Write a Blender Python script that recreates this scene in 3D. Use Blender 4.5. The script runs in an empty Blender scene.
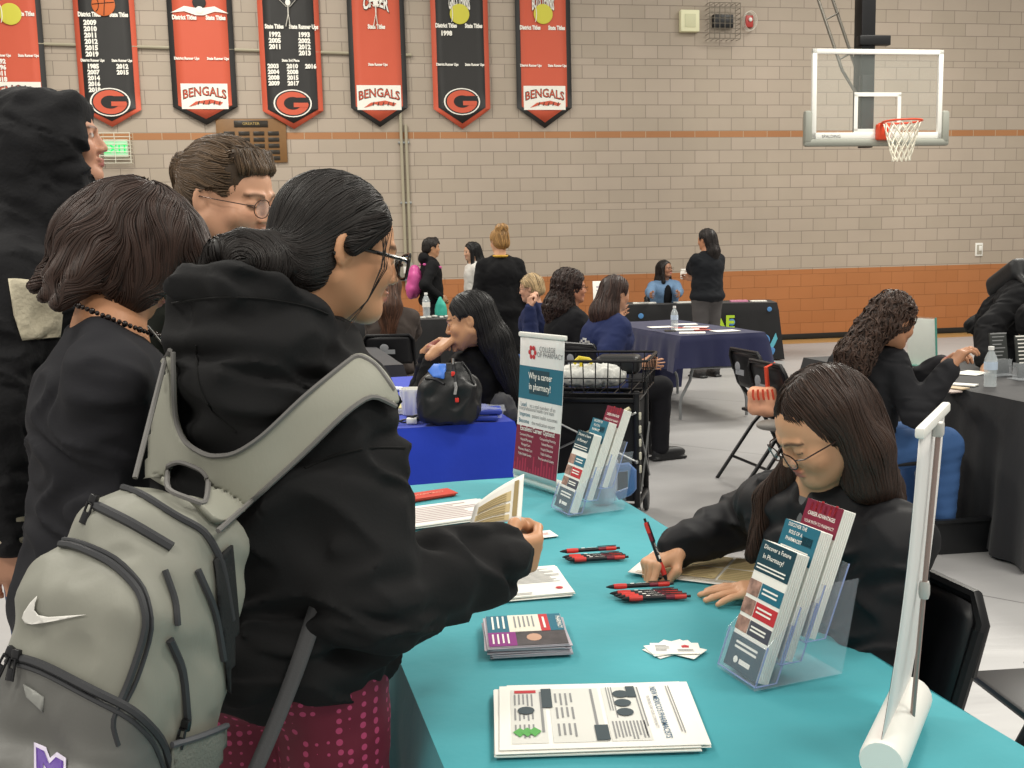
import bpy, bmesh, math, random
import numpy as np
from mathutils import Matrix, Vector

# ------------------------------------------------------------------ camera, world, lights, exposure
SC = bpy.context.scene
COL = SC.collection
F_PX, PITCH, ROLL, HC = 1030.0, math.radians(7.3), 0.024, 1.46
_F = np.array([0, math.cos(PITCH), -math.sin(PITCH)]); _R0 = np.array([1., 0, 0]); _U0 = np.cross(_R0, _F)
_R = _R0*math.cos(ROLL) - _U0*math.sin(ROLL); _U = _U0*math.cos(ROLL) + _R0*math.sin(ROLL)
EYE = np.array([0, 0, HC])
cd = bpy.data.cameras.new('camera'); cam = bpy.data.objects.new('camera', cd); COL.objects.link(cam)
cd.sensor_width = 36.0; cd.lens = F_PX/1024*36.0; cd.clip_start = .05; cd.clip_end = 100
cam.matrix_world = Matrix(((_R[0], _U[0], -_F[0], 0), (_R[1], _U[1], -_F[1], 0), (_R[2], _U[2], -_F[2], HC), (0, 0, 0, 1)))
SC.camera = cam
wd = bpy.data.worlds.new('world'); SC.world = wd; wd.use_nodes = True
wd.node_tree.nodes['Background'].inputs[0].default_value = (1.0, .96, .88, 1)
wd.node_tree.nodes['Background'].inputs[1].default_value = .62
for lx, ly in ((-3.5, -2.5), (3.5, -2.5), (-5, 2.6), (4.5, 2.2), (-4.5, 8.5), (4.5, 8.5), (-3.6, 11.6), (6.2, 12.3)):
    ld = bpy.data.lights.new('gym_light', 'AREA'); ld.shape = 'RECTANGLE'; ld.size = 2.0; ld.size_y = 1.4
    ld.energy = 260 if ly < 10 else (330 if lx < 0 else 560); ld.color = (1.0, .955, .86)
    lo = bpy.data.objects.new('gym_light', ld); lo.location = (lx, ly, 7.2); COL.objects.link(lo)
    if ly > 10: lo.rotation_euler = (math.radians(-18), 0, 0)
SC.view_settings.view_transform = 'Standard'; SC.view_settings.look = 'None'
SC.view_settings.exposure = -0.12; SC.view_settings.gamma = 1.0; SC.view_settings.use_curve_mapping = False

# ------------------------------------------------------------------ helpers
random.seed(7); RNG = np.random.default_rng(7)
V = lambda *a: np.array(a, float)
def ray(x, y): return _F + _R*(x-512)/F_PX + _U*(384-y)/F_PX
def G(x, y, z=0.):                       # a pixel as a point on the level plane z
    d = ray(x, y); return EYE + d*(z-HC)/d[2]
def W(x, y, Y):                          # a pixel as a point at depth Y
    d = ray(x, y); return EYE + d*Y/d[1]
def unit(v): v = np.asarray(v, float); return v/max(1e-9, np.linalg.norm(v))

class Fr:                                # a local frame: x right, y forward, z up
    def __init__(s, o, M=None): s.o = np.asarray(o, float); s.M = np.eye(3) if M is None else M
    def __call__(s, x, y, z): return s.o + s.M @ V(x, y, z)
    def sub(s, p, yaw=0, pitch=0, roll=0): return Fr(s(*p), s.M @ rot(yaw, pitch, roll))
    def mat(s):
        m = Matrix.Identity(4)
        for i in range(3):
            for j in range(3): m[i][j] = s.M[i, j]
            m[i][3] = s.o[i]
        return m
def rot(yaw=0, pitch=0, roll=0):         # degrees; yaw clockwise from +Y seen from above, pitch nods down, roll tips to the right
    a, b, c = map(math.radians, (yaw, pitch, roll))
    Y = np.array([[math.cos(a), math.sin(a), 0], [-math.sin(a), math.cos(a), 0], [0, 0, 1]])
    P = np.array([[1, 0, 0], [0, math.cos(b), math.sin(b)], [0, -math.sin(b), math.cos(b)]])
    Q = np.array([[math.cos(c), 0, math.sin(c)], [0, 1, 0], [-math.sin(c), 0, math.cos(c)]])
    return Y @ P @ Q
def frame(o, x, y=None, z=None):         # frame from x axis and y or z hint
    x = unit(x)
    if z is None: y = unit(np.asarray(y)-np.dot(y, x)*x); z = np.cross(x, y)
    else: z = unit(np.asarray(z)-np.dot(z, x)*x); y = np.cross(z, x)
    return Fr(o, np.array([x, y, z]).T)

def lin(c):
    c = c.lstrip('#'); v = [int(c[i:i+2], 16)/255 for i in (0, 2, 4)]
    return tuple(((x+.055)/1.055)**2.4 if x > .04045 else x/12.92 for x in v)
MATS = {}
def mat(name, col='808080', rough=.6, metal=0., bump=None, var=None, sheen=0., trans=0., alpha=1., emit=None, ior=1.45, attr=False, stretch=None, coat=0., spec=.5):
    if name in MATS: return MATS[name]
    m = bpy.data.materials.new(name); m.use_nodes = True; MATS[name] = m
    nt = m.node_tree; b = nt.nodes['Principled BSDF']; L = nt.links.new
    c = lin(col) + (1,)
    b.inputs['Base Color'].default_value = c; b.inputs['Roughness'].default_value = rough
    b.inputs['Metallic'].default_value = metal; b.inputs['IOR'].default_value = ior
    b.inputs['Specular IOR Level'].default_value = spec
    if sheen: b.inputs['Sheen Weight'].default_value = sheen; b.inputs['Sheen Roughness'].default_value = .5
    if trans: b.inputs['Transmission Weight'].default_value = trans
    if alpha < 1: b.inputs['Alpha'].default_value = alpha
    if coat: b.inputs['Coat Weight'].default_value = coat; b.inputs['Coat Roughness'].default_value = .15
    if emit: b.inputs['Emission Color'].default_value = c; b.inputs['Emission Strength'].default_value = emit
    tc = nt.nodes.new('ShaderNodeTexCoord'); src = tc.outputs['Object']
    if stretch:
        mp = nt.nodes.new('ShaderNodeMapping'); mp.inputs['Scale'].default_value = stretch; L(src, mp.inputs['Vector']); src = mp.outputs[0]
    base = None
    if attr:
        at = nt.nodes.new('ShaderNodeVertexColor'); at.layer_name = 'Col'; base = at.outputs[0]
        L(base, b.inputs['Base Color'])
    if var:                              # (noise scale, amount)
        n = nt.nodes.new('ShaderNodeTexNoise'); n.inputs['Scale'].default_value = var[0]; n.inputs['Detail'].default_value = 4
        L(src, n.inputs['Vector'])
        mr = nt.nodes.new('ShaderNodeMapRange'); mr.inputs['From Min'].default_value = .3; mr.inputs['From Max'].default_value = .7
        mr.inputs['To Min'].default_value = 1-var[1]; mr.inputs['To Max'].default_value = 1+var[1]
        L(n.outputs[0], mr.inputs[0])
        mx = nt.nodes.new('ShaderNodeVectorMath'); mx.operation = 'SCALE'; mx.inputs[0].default_value = c[:3]
        if base: L(base, mx.inputs[0])
        L(mr.outputs[0], mx.inputs['Scale']); L(mx.outputs[0], b.inputs['Base Color'])
    if bump:                             # (scale, strength)
        n = nt.nodes.new('ShaderNodeTexNoise'); n.inputs['Scale'].default_value = bump[0]; n.inputs['Detail'].default_value = 3
        L(src, n.inputs['Vector'])
        bp = nt.nodes.new('ShaderNodeBump'); bp.inputs['Strength'].default_value = bump[1]; bp.inputs['Distance'].default_value = bump[2] if len(bump) > 2 else .004
        L(n.outputs[0], bp.inputs['Height']); L(bp.outputs[0], b.inputs['Normal'])
    return m

def link(name, me, m, parent=None, smooth=True):
    o = bpy.data.objects.new(name, me); COL.objects.link(o)
    if m is not None:
        for q in (m if isinstance(m, (list, tuple)) else [m]): me.materials.append(q)
    if smooth and len(me.polygons): me.polygons.foreach_set('use_smooth', np.ones(len(me.polygons), bool))
    if parent is not None: o.parent = parent
    return o
def tag(o, label=None, cat=None, group=None, kind=None):
    if label: o['label'] = label
    if cat: o['category'] = cat
    if group: o['group'] = group
    if kind: o['kind'] = kind
    return o
def empty(name, loc, label=None, cat=None, group=None):
    o = bpy.data.objects.new(name, None); COL.objects.link(o); o.empty_display_size = .1
    o.location = loc; return tag(o, label, cat, group)
def keep(o, parent):                     # parent a world-space mesh under a thing whose Empty has a location
    bpy.context.view_layer.update()
    o.parent = parent; o.matrix_parent_inverse = parent.matrix_world.inverted(); return o

_TXT = {}
def text_mesh(s, bold):
    k = (s, bold)
    if k not in _TXT:
        c = bpy.data.curves.new('t', 'FONT'); c.body = s; c.size = 1; c.align_x = 'CENTER'; c.offset = bold; c.resolution_u = 2
        o = bpy.data.objects.new('t', c); COL.objects.link(o); bpy.context.view_layer.update()
        me = bpy.data.meshes.new_from_object(o.evaluated_get(bpy.context.evaluated_depsgraph_get()))
        _TXT[k] = ([tuple(v.co) for v in me.vertices], [tuple(p.vertices) for p in me.polygons])
        bpy.data.objects.remove(o); bpy.data.curves.remove(c); bpy.data.meshes.remove(me)
    return _TXT[k]

class MB:                                # collects shapes, builds one mesh
    def __init__(s, fr=None): s.v = []; s.f = []; s.mi = []; s.fr = fr; s.cur = 0
    def add(s, vs, fs):
        n = len(s.v)
        for p in vs:
            s.v.append(tuple(s.fr(*p)) if s.fr else tuple(p))
        for q in fs: s.f.append(tuple(i+n for i in q)); s.mi.append(s.cur)
        return s
    def box(s, c, d, bev=0., R=None, seg=2):
        bm = bmesh.new(); bmesh.ops.create_cube(bm, size=1)
        for v in bm.verts: v.co = Vector((v.co.x*d[0], v.co.y*d[1], v.co.z*d[2]))
        if bev: bmesh.ops.bevel(bm, geom=bm.edges[:], offset=min(bev, min(d)*.45), segments=seg, affect='EDGES', profile=.5)
        M = np.eye(3) if R is None else R
        vs = [tuple(np.asarray(c)+M @ np.array(v.co)) for v in bm.verts]; bm.verts.index_update()
        s.add(vs, [[v.index for v in f.verts] for f in bm.faces]); bm.free(); return s
    def tube(s, pts, r, n=8, closed=False, caps=True, flat=1.0):
        P = np.array(pts, float); m = len(P); rr = np.full(m, r) if np.isscalar(r) else np.array(r, float)
        T = np.roll(P, -1, 0)-np.roll(P, 1, 0) if closed else np.gradient(P, axis=0)
        T /= np.maximum(1e-9, np.linalg.norm(T, axis=1))[:, None]
        u = np.cross(T[0], V(0, 0, 1));
        if np.linalg.norm(u) < 1e-3: u = np.cross(T[0], V(1, 0, 0))
        u = unit(u); vs = []
        for i in range(m):
            u = unit(u-np.dot(u, T[i])*T[i]); w = np.cross(T[i], u)
            for j in range(n):
                a = 2*math.pi*j/n; vs.append(P[i]+rr[i]*(math.cos(a)*u+math.sin(a)*flat*w))
        fs = []
        for i in range(m if closed else m-1):
            for j in range(n):
                k = (i+1) % m; fs.append((i*n+j, i*n+(j+1) % n, k*n+(j+1) % n, k*n+j))
        if caps and not closed: fs += [tuple(range(n))[::-1], tuple((m-1)*n+j for j in range(n))]
        return s.add(vs, fs)
    def lathe(s, prof, n=24, o=(0, 0, 0), R=None, caps=True):
        M = np.eye(3) if R is None else R; vs = []
        for r, z in prof:
            for j in range(n):
                a = 2*math.pi*j/n; vs.append(np.asarray(o)+M @ V(r*math.cos(a), r*math.sin(a), z))
        fs = [(i*n+j, i*n+(j+1) % n, (i+1)*n+(j+1) % n, (i+1)*n+j) for i in range(len(prof)-1) for j in range(n)]
        if caps: fs += [tuple(range(n))[::-1], tuple((len(prof)-1)*n+j for j in range(n))]
        return s.add(vs, fs)
    def prism(s, poly, z0, z1):          # polygon in local x,y extruded along z
        n = len(poly); vs = [(x, y, z0) for x, y in poly]+[(x, y, z1) for x, y in poly]
        return s.add(vs, [tuple(range(n))[::-1], tuple(range(n, 2*n))]+[(i, (i+1) % n, n+(i+1) % n, n+i) for i in range(n)])
    def ball(s, c, r, n=12, R=None):
        r = (r, r, r) if np.isscalar(r) else r; M = np.eye(3) if R is None else R
        pr = [(math.sin(math.pi*i/(n//2+1)), math.cos(math.pi*i/(n//2+1))) for i in range(n//2+2)]; pr[0] = (1e-3, 1); pr[-1] = (1e-3, -1)
        vs = [np.asarray(c)+M @ V(a*math.cos(2*math.pi*j/n)*r[0], a*math.sin(2*math.pi*j/n)*r[1], z*r[2]) for a, z in pr[::-1] for j in range(n)]
        m = len(pr)
        return s.add(vs, [(i*n+j, i*n+(j+1) % n, (i+1)*n+(j+1) % n, (i+1)*n+j) for i in range(m-1) for j in range(n)])
    def grid(s, P, closed=False):        # P[i][j] points
        P = np.array(P, float); a, b = P.shape[:2]
        return s.add(P.reshape(-1, 3), [(i*b+j, i*b+(j+1) % b, ((i+1) % a)*b+(j+1) % b, ((i+1) % a)*b+j) for i in range(a-1) for j in range(b if closed else b-1)])
    def text(s, t, size, at, bold=.0, sx=1., arc=0.):   # lettering in the local x (right), z (up) plane, at = (x, y, z)
        if not t: return s
        vs, fs = text_mesh(t, bold); out = []
        for x, y, _ in vs:
            X, Z = x*size*sx, y*size
            Z += arc*(1-(X/(max(.01, len(t)*size*.3*sx)))**2)
            out.append((at[0]+X, at[1], at[2]+Z))
        return s.add(out, fs)
    def rect(s, x0, x1, z0, z1, y=0.): return s.add([(x0, y, z0), (x1, y, z0), (x1, y, z1), (x0, y, z1)], [(0, 1, 2, 3)])
    def build(s, name, m, parent=None, smooth=None, solid=0., local=True):
        me = bpy.data.meshes.new(name); me.from_pydata([tuple(map(float, v)) for v in s.v], [], s.f)
        if isinstance(m, (list, tuple)): me.polygons.foreach_set('material_index', s.mi)
        me.validate(); me.update()
        o = link(name, me, m, None, smooth=False)
        if smooth is None: smooth = True
        if smooth: me.set_sharp_from_angle(angle=math.radians(40)) if hasattr(me, 'set_sharp_from_angle') else None; me.polygons.foreach_set('use_smooth', np.ones(len(me.polygons), bool))
        if solid:
            md = o.modifiers.new('solid', 'SOLIDIFY'); md.thickness = solid; md.offset = 0
        if parent is not None:
            o.parent = parent; o.location = tuple(-np.array(parent.location)) if parent.parent is None else (0, 0, 0)
        return o

# ------------------------------------------------------------------ signed-distance sculpting
def smin(a, b, k):
    h = np.clip(.5+.5*(b-a)/k, 0, 1); return b+(a-b)*h-k*h*(1-h)
def vnoise(P, seed=0):                   # cheap smooth noise from sines, about -1..1
    r = np.random.default_rng(seed); out = 0
    for i in range(4):
        w = r.normal(size=3); w /= np.linalg.norm(w); f = 1+.5*i
        out = out+np.sin((P[0]*w[0]+P[1]*w[1]+P[2]*w[2])*f*6.28+r.uniform(0, 6))/(1+.3*i)
    return out/2.4
class Sdf:
    def __init__(s): s.p = []; s.post = None
    def cap(s, a, b, ra, rb=None, k=.02, sub=False, sq=None):   # rounded cone; sq=(axis, factor) flattens it across an axis
        s.p.append(('c', np.asarray(a, float), np.asarray(b, float), float(ra), float(ra if rb is None else rb), k, sub, sq)); return s
    def ell(s, c, r, M=None, k=.02, sub=False):
        s.p.append(('e', np.asarray(c, float), np.asarray(r, float), np.eye(3) if M is None else M, 0, k, sub, None)); return s
    def box(s, c, h, M=None, rd=.01, k=.005, sub=False):
        s.p.append(('b', np.asarray(c, float), np.asarray(h, float), np.eye(3) if M is None else M, rd, k, sub, None)); return s
    def chain(s, pts, rs, k=.02, sub=False):
        for i in range(len(pts)-1): s.cap(pts[i], pts[i+1], rs[i], rs[i+1], k, sub)
        return s
    def one(s, q, X, Y, Z):
        if q[0] == 'c':
            a, b, ra, rb, sq = q[1], q[2], q[3], q[4], q[7]
            d = b-a; L2 = max(1e-9, d @ d); x, y, z = X-a[0], Y-a[1], Z-a[2]
            t = np.clip((x*d[0]+y*d[1]+z*d[2])/L2, 0, 1)
            x = x-t*d[0]; y = y-t*d[1]; z = z-t*d[2]
            if sq is not None:
                n, f = sq; e = x*n[0]+y*n[1]+z*n[2]; g = (1/f-1)*e
                x = x+g*n[0]; y = y+g*n[1]; z = z+g*n[2]
            return np.sqrt(x*x+y*y+z*z)-(ra+t*(rb-ra))
        c, r, M = q[1], q[2], q[3]; x, y, z = X-c[0], Y-c[1], Z-c[2]
        u = x*M[0, 0]+y*M[1, 0]+z*M[2, 0]; v = x*M[0, 1]+y*M[1, 1]+z*M[2, 1]; w = x*M[0, 2]+y*M[1, 2]+z*M[2, 2]
        if q[0] == 'e':
            k0 = np.sqrt((u/r[0])**2+(v/r[1])**2+(w/r[2])**2); k1 = np.sqrt((u/r[0]**2)**2+(v/r[1]**2)**2+(w/r[2]**2)**2)
            return k0*(k0-1)/np.maximum(k1, 1e-6)
        rd = q[4]; qx, qy, qz = np.abs(u)-r[0]+rd, np.abs(v)-r[1]+rd, np.abs(w)-r[2]+rd
        return np.sqrt(np.maximum(qx, 0)**2+np.maximum(qy, 0)**2+np.maximum(qz, 0)**2)+np.minimum(np.maximum(qx, np.maximum(qy, qz)), 0)-rd
    def bb(s, q):
        if q[0] == 'c':
            r = max(q[3], q[4]); return np.minimum(q[1], q[2])-r, np.maximum(q[1], q[2])+r
        e = np.abs(q[3]) @ q[2]; return q[1]-e, q[1]+e
    def at(s, P):                        # distance at points (N,3)
        X, Y, Z = P[:, 0], P[:, 1], P[:, 2]; d = np.full(len(P), 1.)
        for q in s.p:
            e = s.one(q, X, Y, Z); d = -smin(-d, e, q[5]) if q[6] else smin(d, e, q[5])
        if s.post: d = s.post(d, X, Y, Z)
        return d
    def nrm(s, P, e=.002):
        g = np.stack([s.at(P+o)-s.at(P-o) for o in np.eye(3)*e], 1); return g/np.maximum(1e-9, np.linalg.norm(g, axis=1))[:, None]
    def cast(s, O, D, off=0., n=70):     # march rays to the surface
        t = np.zeros(len(D)); D = D/np.linalg.norm(D, axis=1)[:, None]; O = np.broadcast_to(O, D.shape)
        for _ in range(n): t = t+np.clip(s.at(O+D*t[:, None])-off, -.02, .5)*.9
        P = O+D*t[:, None]; return P, np.abs(s.at(P)-off) < .004
    def mesh(s, h=.01, fine=(), lo=None, hi=None):
        B = [s.bb(q) for q in s.p if not q[6]]
        l = np.min([b[0] for b in B], 0)-3*h-.01; u = np.max([b[1] for b in B], 0)+3*h+.01
        if lo is not None: l = np.maximum(l, lo)
        if hi is not None: u = np.minimum(u, hi)
        ax = []
        for i in range(3):
            x = l[i]; xs = [x]
            while x < u[i]:
                st = h
                for c, r, hf in fine:
                    if abs(x+hf-c[i]) < r: st = min(st, hf)
                x += st; xs.append(x)
            ax.append(np.array(xs, np.float32))
        D = np.full([len(a) for a in ax], 1., np.float32)
        for q in s.p:
            a, b = s.bb(q); mg = q[5]+4*h+.006
            sl = tuple(slice(max(0, np.searchsorted(ax[i], a[i]-mg)-1), np.searchsorted(ax[i], b[i]+mg)+1) for i in range(3))
            X, Y, Z = ax[0][sl[0]][:, None, None], ax[1][sl[1]][None, :, None], ax[2][sl[2]][None, None, :]
            e = s.one(q, X, Y, Z).astype(np.float32); d = D[sl]
            D[sl] = -smin(-d, e, q[5]) if q[6] else smin(d, e, q[5])
        if s.post:
            I = np.nonzero(np.abs(D) < .06); D[I] = s.post(D[I], ax[0][I[0]], ax[1][I[1]], ax[2][I[2]])
        return nets(D, ax)
def nets(D, ax):
    S = D < 0; n = D.shape
    C = [S[i:n[0]-1+i, j:n[1]-1+j, k:n[2]-1+k] for i in (0, 1) for j in (0, 1) for k in (0, 1)]
    allS = C[0].copy(); anyS = C[0].copy()
    for c in C[1:]: allS &= c; anyS |= c
    cell = np.argwhere(anyS & ~allS)
    if not len(cell): return np.zeros((0, 3)), np.zeros((0, 4), int)
    idx = np.full((n[0]-1, n[1]-1, n[2]-1), -1, np.int32); idx[tuple(cell.T)] = np.arange(len(cell))
    acc = np.zeros((len(cell), 3)); cnt = np.zeros(len(cell))
    cor = [(i, j, k) for i in (0, 1) for j in (0, 1) for k in (0, 1)]
    val = {c: D[cell[:, 0]+c[0], cell[:, 1]+c[1], cell[:, 2]+c[2]].astype(float) for c in cor}
    for a in cor:
        for d in range(3):
            if a[d]: continue
            b = list(a); b[d] = 1; b = tuple(b); va, vb = val[a], val[b]; m = (va < 0) != (vb < 0)
            t = np.where(m, va/np.where(m, va-vb, 1), 0)
            p = np.array(a, float)[None, :]+t[:, None]*(np.arange(3) == d)[None, :]
            acc[m] += p[m]; cnt[m] += 1
    loc = acc/cnt[:, None]; Pn = np.zeros_like(loc)
    for d in range(3):
        a0 = ax[d][cell[:, d]]; a1 = ax[d][cell[:, d]+1]; Pn[:, d] = a0+loc[:, d]*(a1-a0)
    F = []
    for d in range(3):
        e1, e2 = [(1, 2), (2, 0), (0, 1)][d]
        sl0 = [slice(None)]*3; sl1 = [slice(None)]*3; sl0[d] = slice(0, n[d]-1); sl1[d] = slice(1, n[d])
        X = np.argwhere(S[tuple(sl0)] != S[tuple(sl1)])
        X = X[(X[:, e1] > 0) & (X[:, e2] > 0) & (X[:, e1] < n[e1]-1) & (X[:, e2] < n[e2]-1)]
        if not len(X): continue
        def g(o1, o2):
            Y = X.copy(); Y[:, e1] += o1; Y[:, e2] += o2; return idx[tuple(Y.T)]
        q = np.stack([g(-1, -1), g(0, -1), g(0, 0), g(-1, 0)], 1); sg = S[tuple(X.T)]
        q[~sg] = q[~sg][:, ::-1]; F.append(q)
    F = np.concatenate(F); F = F[(F >= 0).all(1)]
    return Pn, F
def np_mesh(name, Pn, F, m, parent=None, col=None):
    if col is None and len(F):
        u, inv = np.unique(np.asarray(F), return_inverse=True); Pn = np.asarray(Pn)[u]; F = inv.reshape(np.asarray(F).shape)
    me = bpy.data.meshes.new(name); F = np.asarray(F); k = F.shape[1]
    me.vertices.add(len(Pn)); me.vertices.foreach_set('co', np.asarray(Pn, np.float32).ravel())
    me.loops.add(F.size); me.loops.foreach_set('vertex_index', F.astype(np.int32).ravel())
    me.polygons.add(len(F)); me.polygons.foreach_set('loop_start', np.arange(len(F), dtype=np.int32)*k)
    me.update(calc_edges=True); me.validate()
    if col is not None:
        a = me.color_attributes.new('Col', 'FLOAT_COLOR', 'POINT'); c = np.ones((len(Pn), 4), np.float32); c[:, :3] = col; a.data.foreach_set('color', c.ravel())
    o = link(name, me, m)
    if parent is not None: o.parent = parent; o.location = tuple(-np.array(parent.location)) if parent.parent is None else (0, 0, 0)
    return o
def sdf_obj(name, sd, m, parent=None, h=.01, fine=(), colf=None, lo=None, hi=None):
    Pn, F = sd.mesh(h, fine, lo, hi)
    return np_mesh(name, Pn, F, m, parent, colf(Pn) if colf else None)

# ------------------------------------------------------------------ materials
M_wood = mat('pale_wood', 'b98f5e', .5, var=(3, .12))
M_black = mat('black_plastic', '17171a', .42)
M_blackm = mat('black_metal', '1b1b1d', .38, metal=.3)
M_grey_steel = mat('grey_steel', '9a9c9c', .35, metal=.7)
M_chrome = mat('chrome', 'c8c8c8', .2, metal=1)
M_white = mat('white_plastic', 'e9e8e2', .45)
M_paper = mat('paper', 'f1efe8', .75)
M_ink = mat('black_ink', '2b2b30', .7)
M_inkgrey = mat('grey_ink', '8a8b8c', .7)
M_teal_ink = mat('teal_ink', '1f6a80', .5)
M_dteal_ink = mat('dark_teal_ink', '16404d', .5)
M_maroon_ink = mat('maroon_ink', '7a1735', .5)
M_red_ink = mat('red_ink', 'c2323a', .5)
M_cream_ink = mat('cream_ink', 'e0cf9f', .7)
M_clear = mat('clear_acrylic', 'e6edfa', .05, alpha=.09, spec=1.)
M_pet = mat('clear_bottle_plastic', 'f4f8fa', .05, trans=1., ior=1.12)
M_water = mat('water', 'f4f9fb', .0, trans=1., ior=1.2)
M_wetfilm = mat('clear_film', 'dfe6f2', .15, alpha=.35)

def cmu_material():
    m = bpy.data.materials.new('painted_block_wall'); m.use_nodes = True; nt = m.node_tree; L = nt.links.new; b = nt.nodes['Principled BSDF']
    N = nt.nodes.new
    def math_(op, a, c=None, d=None):
        n = N('ShaderNodeMath'); n.operation = op
        for i, v in enumerate((a, c, d)):
            if v is None: continue
            if isinstance(v, (int, float)): n.inputs[i].default_value = v
            else: L(v, n.inputs[i])
        return n.outputs[0]
    tc = N('ShaderNodeTexCoord'); sp = N('ShaderNodeSeparateXYZ'); L(tc.outputs['Object'], sp.inputs[0]); x, z = sp.outputs[0], sp.outputs[2]
    PER, HF, C = 1.048, .0955, .1905
    v = math_('DIVIDE', math_('SUBTRACT', z, 3.105), PER); fl = math_('FLOOR', v); w = math_('MULTIPLY', math_('SUBTRACT', v, fl), PER)
    ish = math_('LESS_THAN', w, HF)
    yh = math_('DIVIDE', w, HF); yn = math_('ADD', math_('DIVIDE', math_('SUBTRACT', w, HF), C), 1.)
    y = math_('ADD', math_('ADD', math_('MULTIPLY', ish, yh), math_('MULTIPLY', math_('SUBTRACT', 1., ish), yn)), math_('MULTIPLY', fl, 6.))
    cb = N('ShaderNodeCombineXYZ'); L(math_('DIVIDE', x, C), cb.inputs[0]); L(math_('ADD', y, 60.), cb.inputs[1])
    def brick(c1, c2, mo):
        br = N('ShaderNodeTexBrick'); br.offset = .5; br.inputs['Scale'].default_value = 1; br.inputs['Brick Width'].default_value = 2.02
        br.inputs['Row Height'].default_value = 1; br.inputs['Mortar Size'].default_value = .028; br.inputs['Mortar Smooth'].default_value = .5
        for i, c in enumerate((c1, c2, mo)): br.inputs[i+1].default_value = lin(c)+(1,)
        L(cb.outputs[0], br.inputs['Vector']); return br
    A = brick('aea091', 'a69989', '80756a'); O = brick('ac6f41', 'a76a3b', '915a2d'); T = brick('a8754c', 'a26e45', 'b7a68c')
    band = math_('LESS_THAN', z, 1.085); strip = math_('MULTIPLY', math_('GREATER_THAN', z, 3.105), math_('LESS_THAN', z, 3.2))
    m1 = N('ShaderNodeMixRGB'); L(band, m1.inputs[0]); L(A.outputs[0], m1.inputs[1]); L(O.outputs[0], m1.inputs[2])
    m2 = N('ShaderNodeMixRGB'); L(strip, m2.inputs[0]); L(m1.outputs[0], m2.inputs[1]); L(T.outputs[0], m2.inputs[2])
    n1 = N('ShaderNodeTexNoise'); n1.inputs['Scale'].default_value = .7; n1.inputs['Detail'].default_value = 5; L(tc.outputs['Object'], n1.inputs['Vector'])
    mr = N('ShaderNodeMapRange'); mr.inputs['From Min'].default_value = .3; mr.inputs['From Max'].default_value = .7; mr.inputs['To Min'].default_value = .93; mr.inputs['To Max'].default_value = 1.06; L(n1.outputs[0], mr.inputs[0])
    sc = N('ShaderNodeVectorMath'); sc.operation = 'SCALE'; L(m2.outputs[0], sc.inputs[0]); L(mr.outputs[0], sc.inputs['Scale']); L(sc.outputs[0], b.inputs['Base Color'])
    n2 = N('ShaderNodeTexNoise'); n2.inputs['Scale'].default_value = 60; L(tc.outputs['Object'], n2.inputs['Vector'])
    hg = math_('ADD', math_('MULTIPLY', A.outputs['Fac'], -1.), math_('MULTIPLY', n2.outputs[0], .3))
    bp = N('ShaderNodeBump'); bp.inputs['Strength'].default_value = .5; bp.inputs['Distance'].default_value = .006; L(hg, bp.inputs['Height']); L(bp.outputs[0], b.inputs['Normal'])
    b.inputs['Roughness'].default_value = .62; return m

# ------------------------------------------------------------------ the room
WY, WS = 15.35, .175; WYAW = math.atan(WS)
WALL = frame((0, WY, 0), (math.cos(WYAW), math.sin(WYAW), 0), z=(0, 0, 1))    # x along the wall, y into it
def WP(x, y, off=0.):                     # a pixel as (along, up) on the wall
    d = ray(x, y); t = (WY-off-WS*EYE[0]+0.)/(d[1]-WS*d[0]); P = EYE+d*t-WALL.o; return float(P @ WALL.M[:, 0]), float(P[2])
wme = MB(); wme.box((-1.2, .15, 4.25), (31, .3, 8.5)); wall = wme.build('wall_back', cmu_material(), smooth=False)
wall.matrix_world = WALL.mat(); tag(wall, 'tan painted concrete block wall with an orange lower band', kind='structure')
m = MB(WALL); m.box((-1.2, -.008, .04), (31, .016, .08), .003); tag(m.build('baseboard_back', mat('black_rubber', '1a1b1a', .6)), 'black rubber baseboard along the block wall', kind='structure')
def wood_floor():
    m = bpy.data.materials.new('maple_floor'); m.use_nodes = True; nt = m.node_tree; b = nt.nodes['Principled BSDF']; L = nt.links.new
    tc = nt.nodes.new('ShaderNodeTexCoord'); br = nt.nodes.new('ShaderNodeTexBrick'); br.inputs['Scale'].default_value = 1
    br.inputs['Brick Width'].default_value = 1.2; br.inputs['Row Height'].default_value = .06; br.inputs['Mortar Size'].default_value = .002
    br.inputs[1].default_value = lin('b8935c')+(1,); br.inputs[2].default_value = lin('a98450')+(1,); br.inputs[3].default_value = lin('7b5c34')+(1,)
    L(tc.outputs['Object'], br.inputs['Vector']); L(br.outputs[0], b.inputs['Base Color']); b.inputs['Roughness'].default_value = .3; return m
m = MB(); m.box((0, 8, -.06), (34, 26, .1)); tag(m.build('floor', wood_floor(), smooth=False), 'pale wooden gym floor along the wall', kind='structure')
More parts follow.
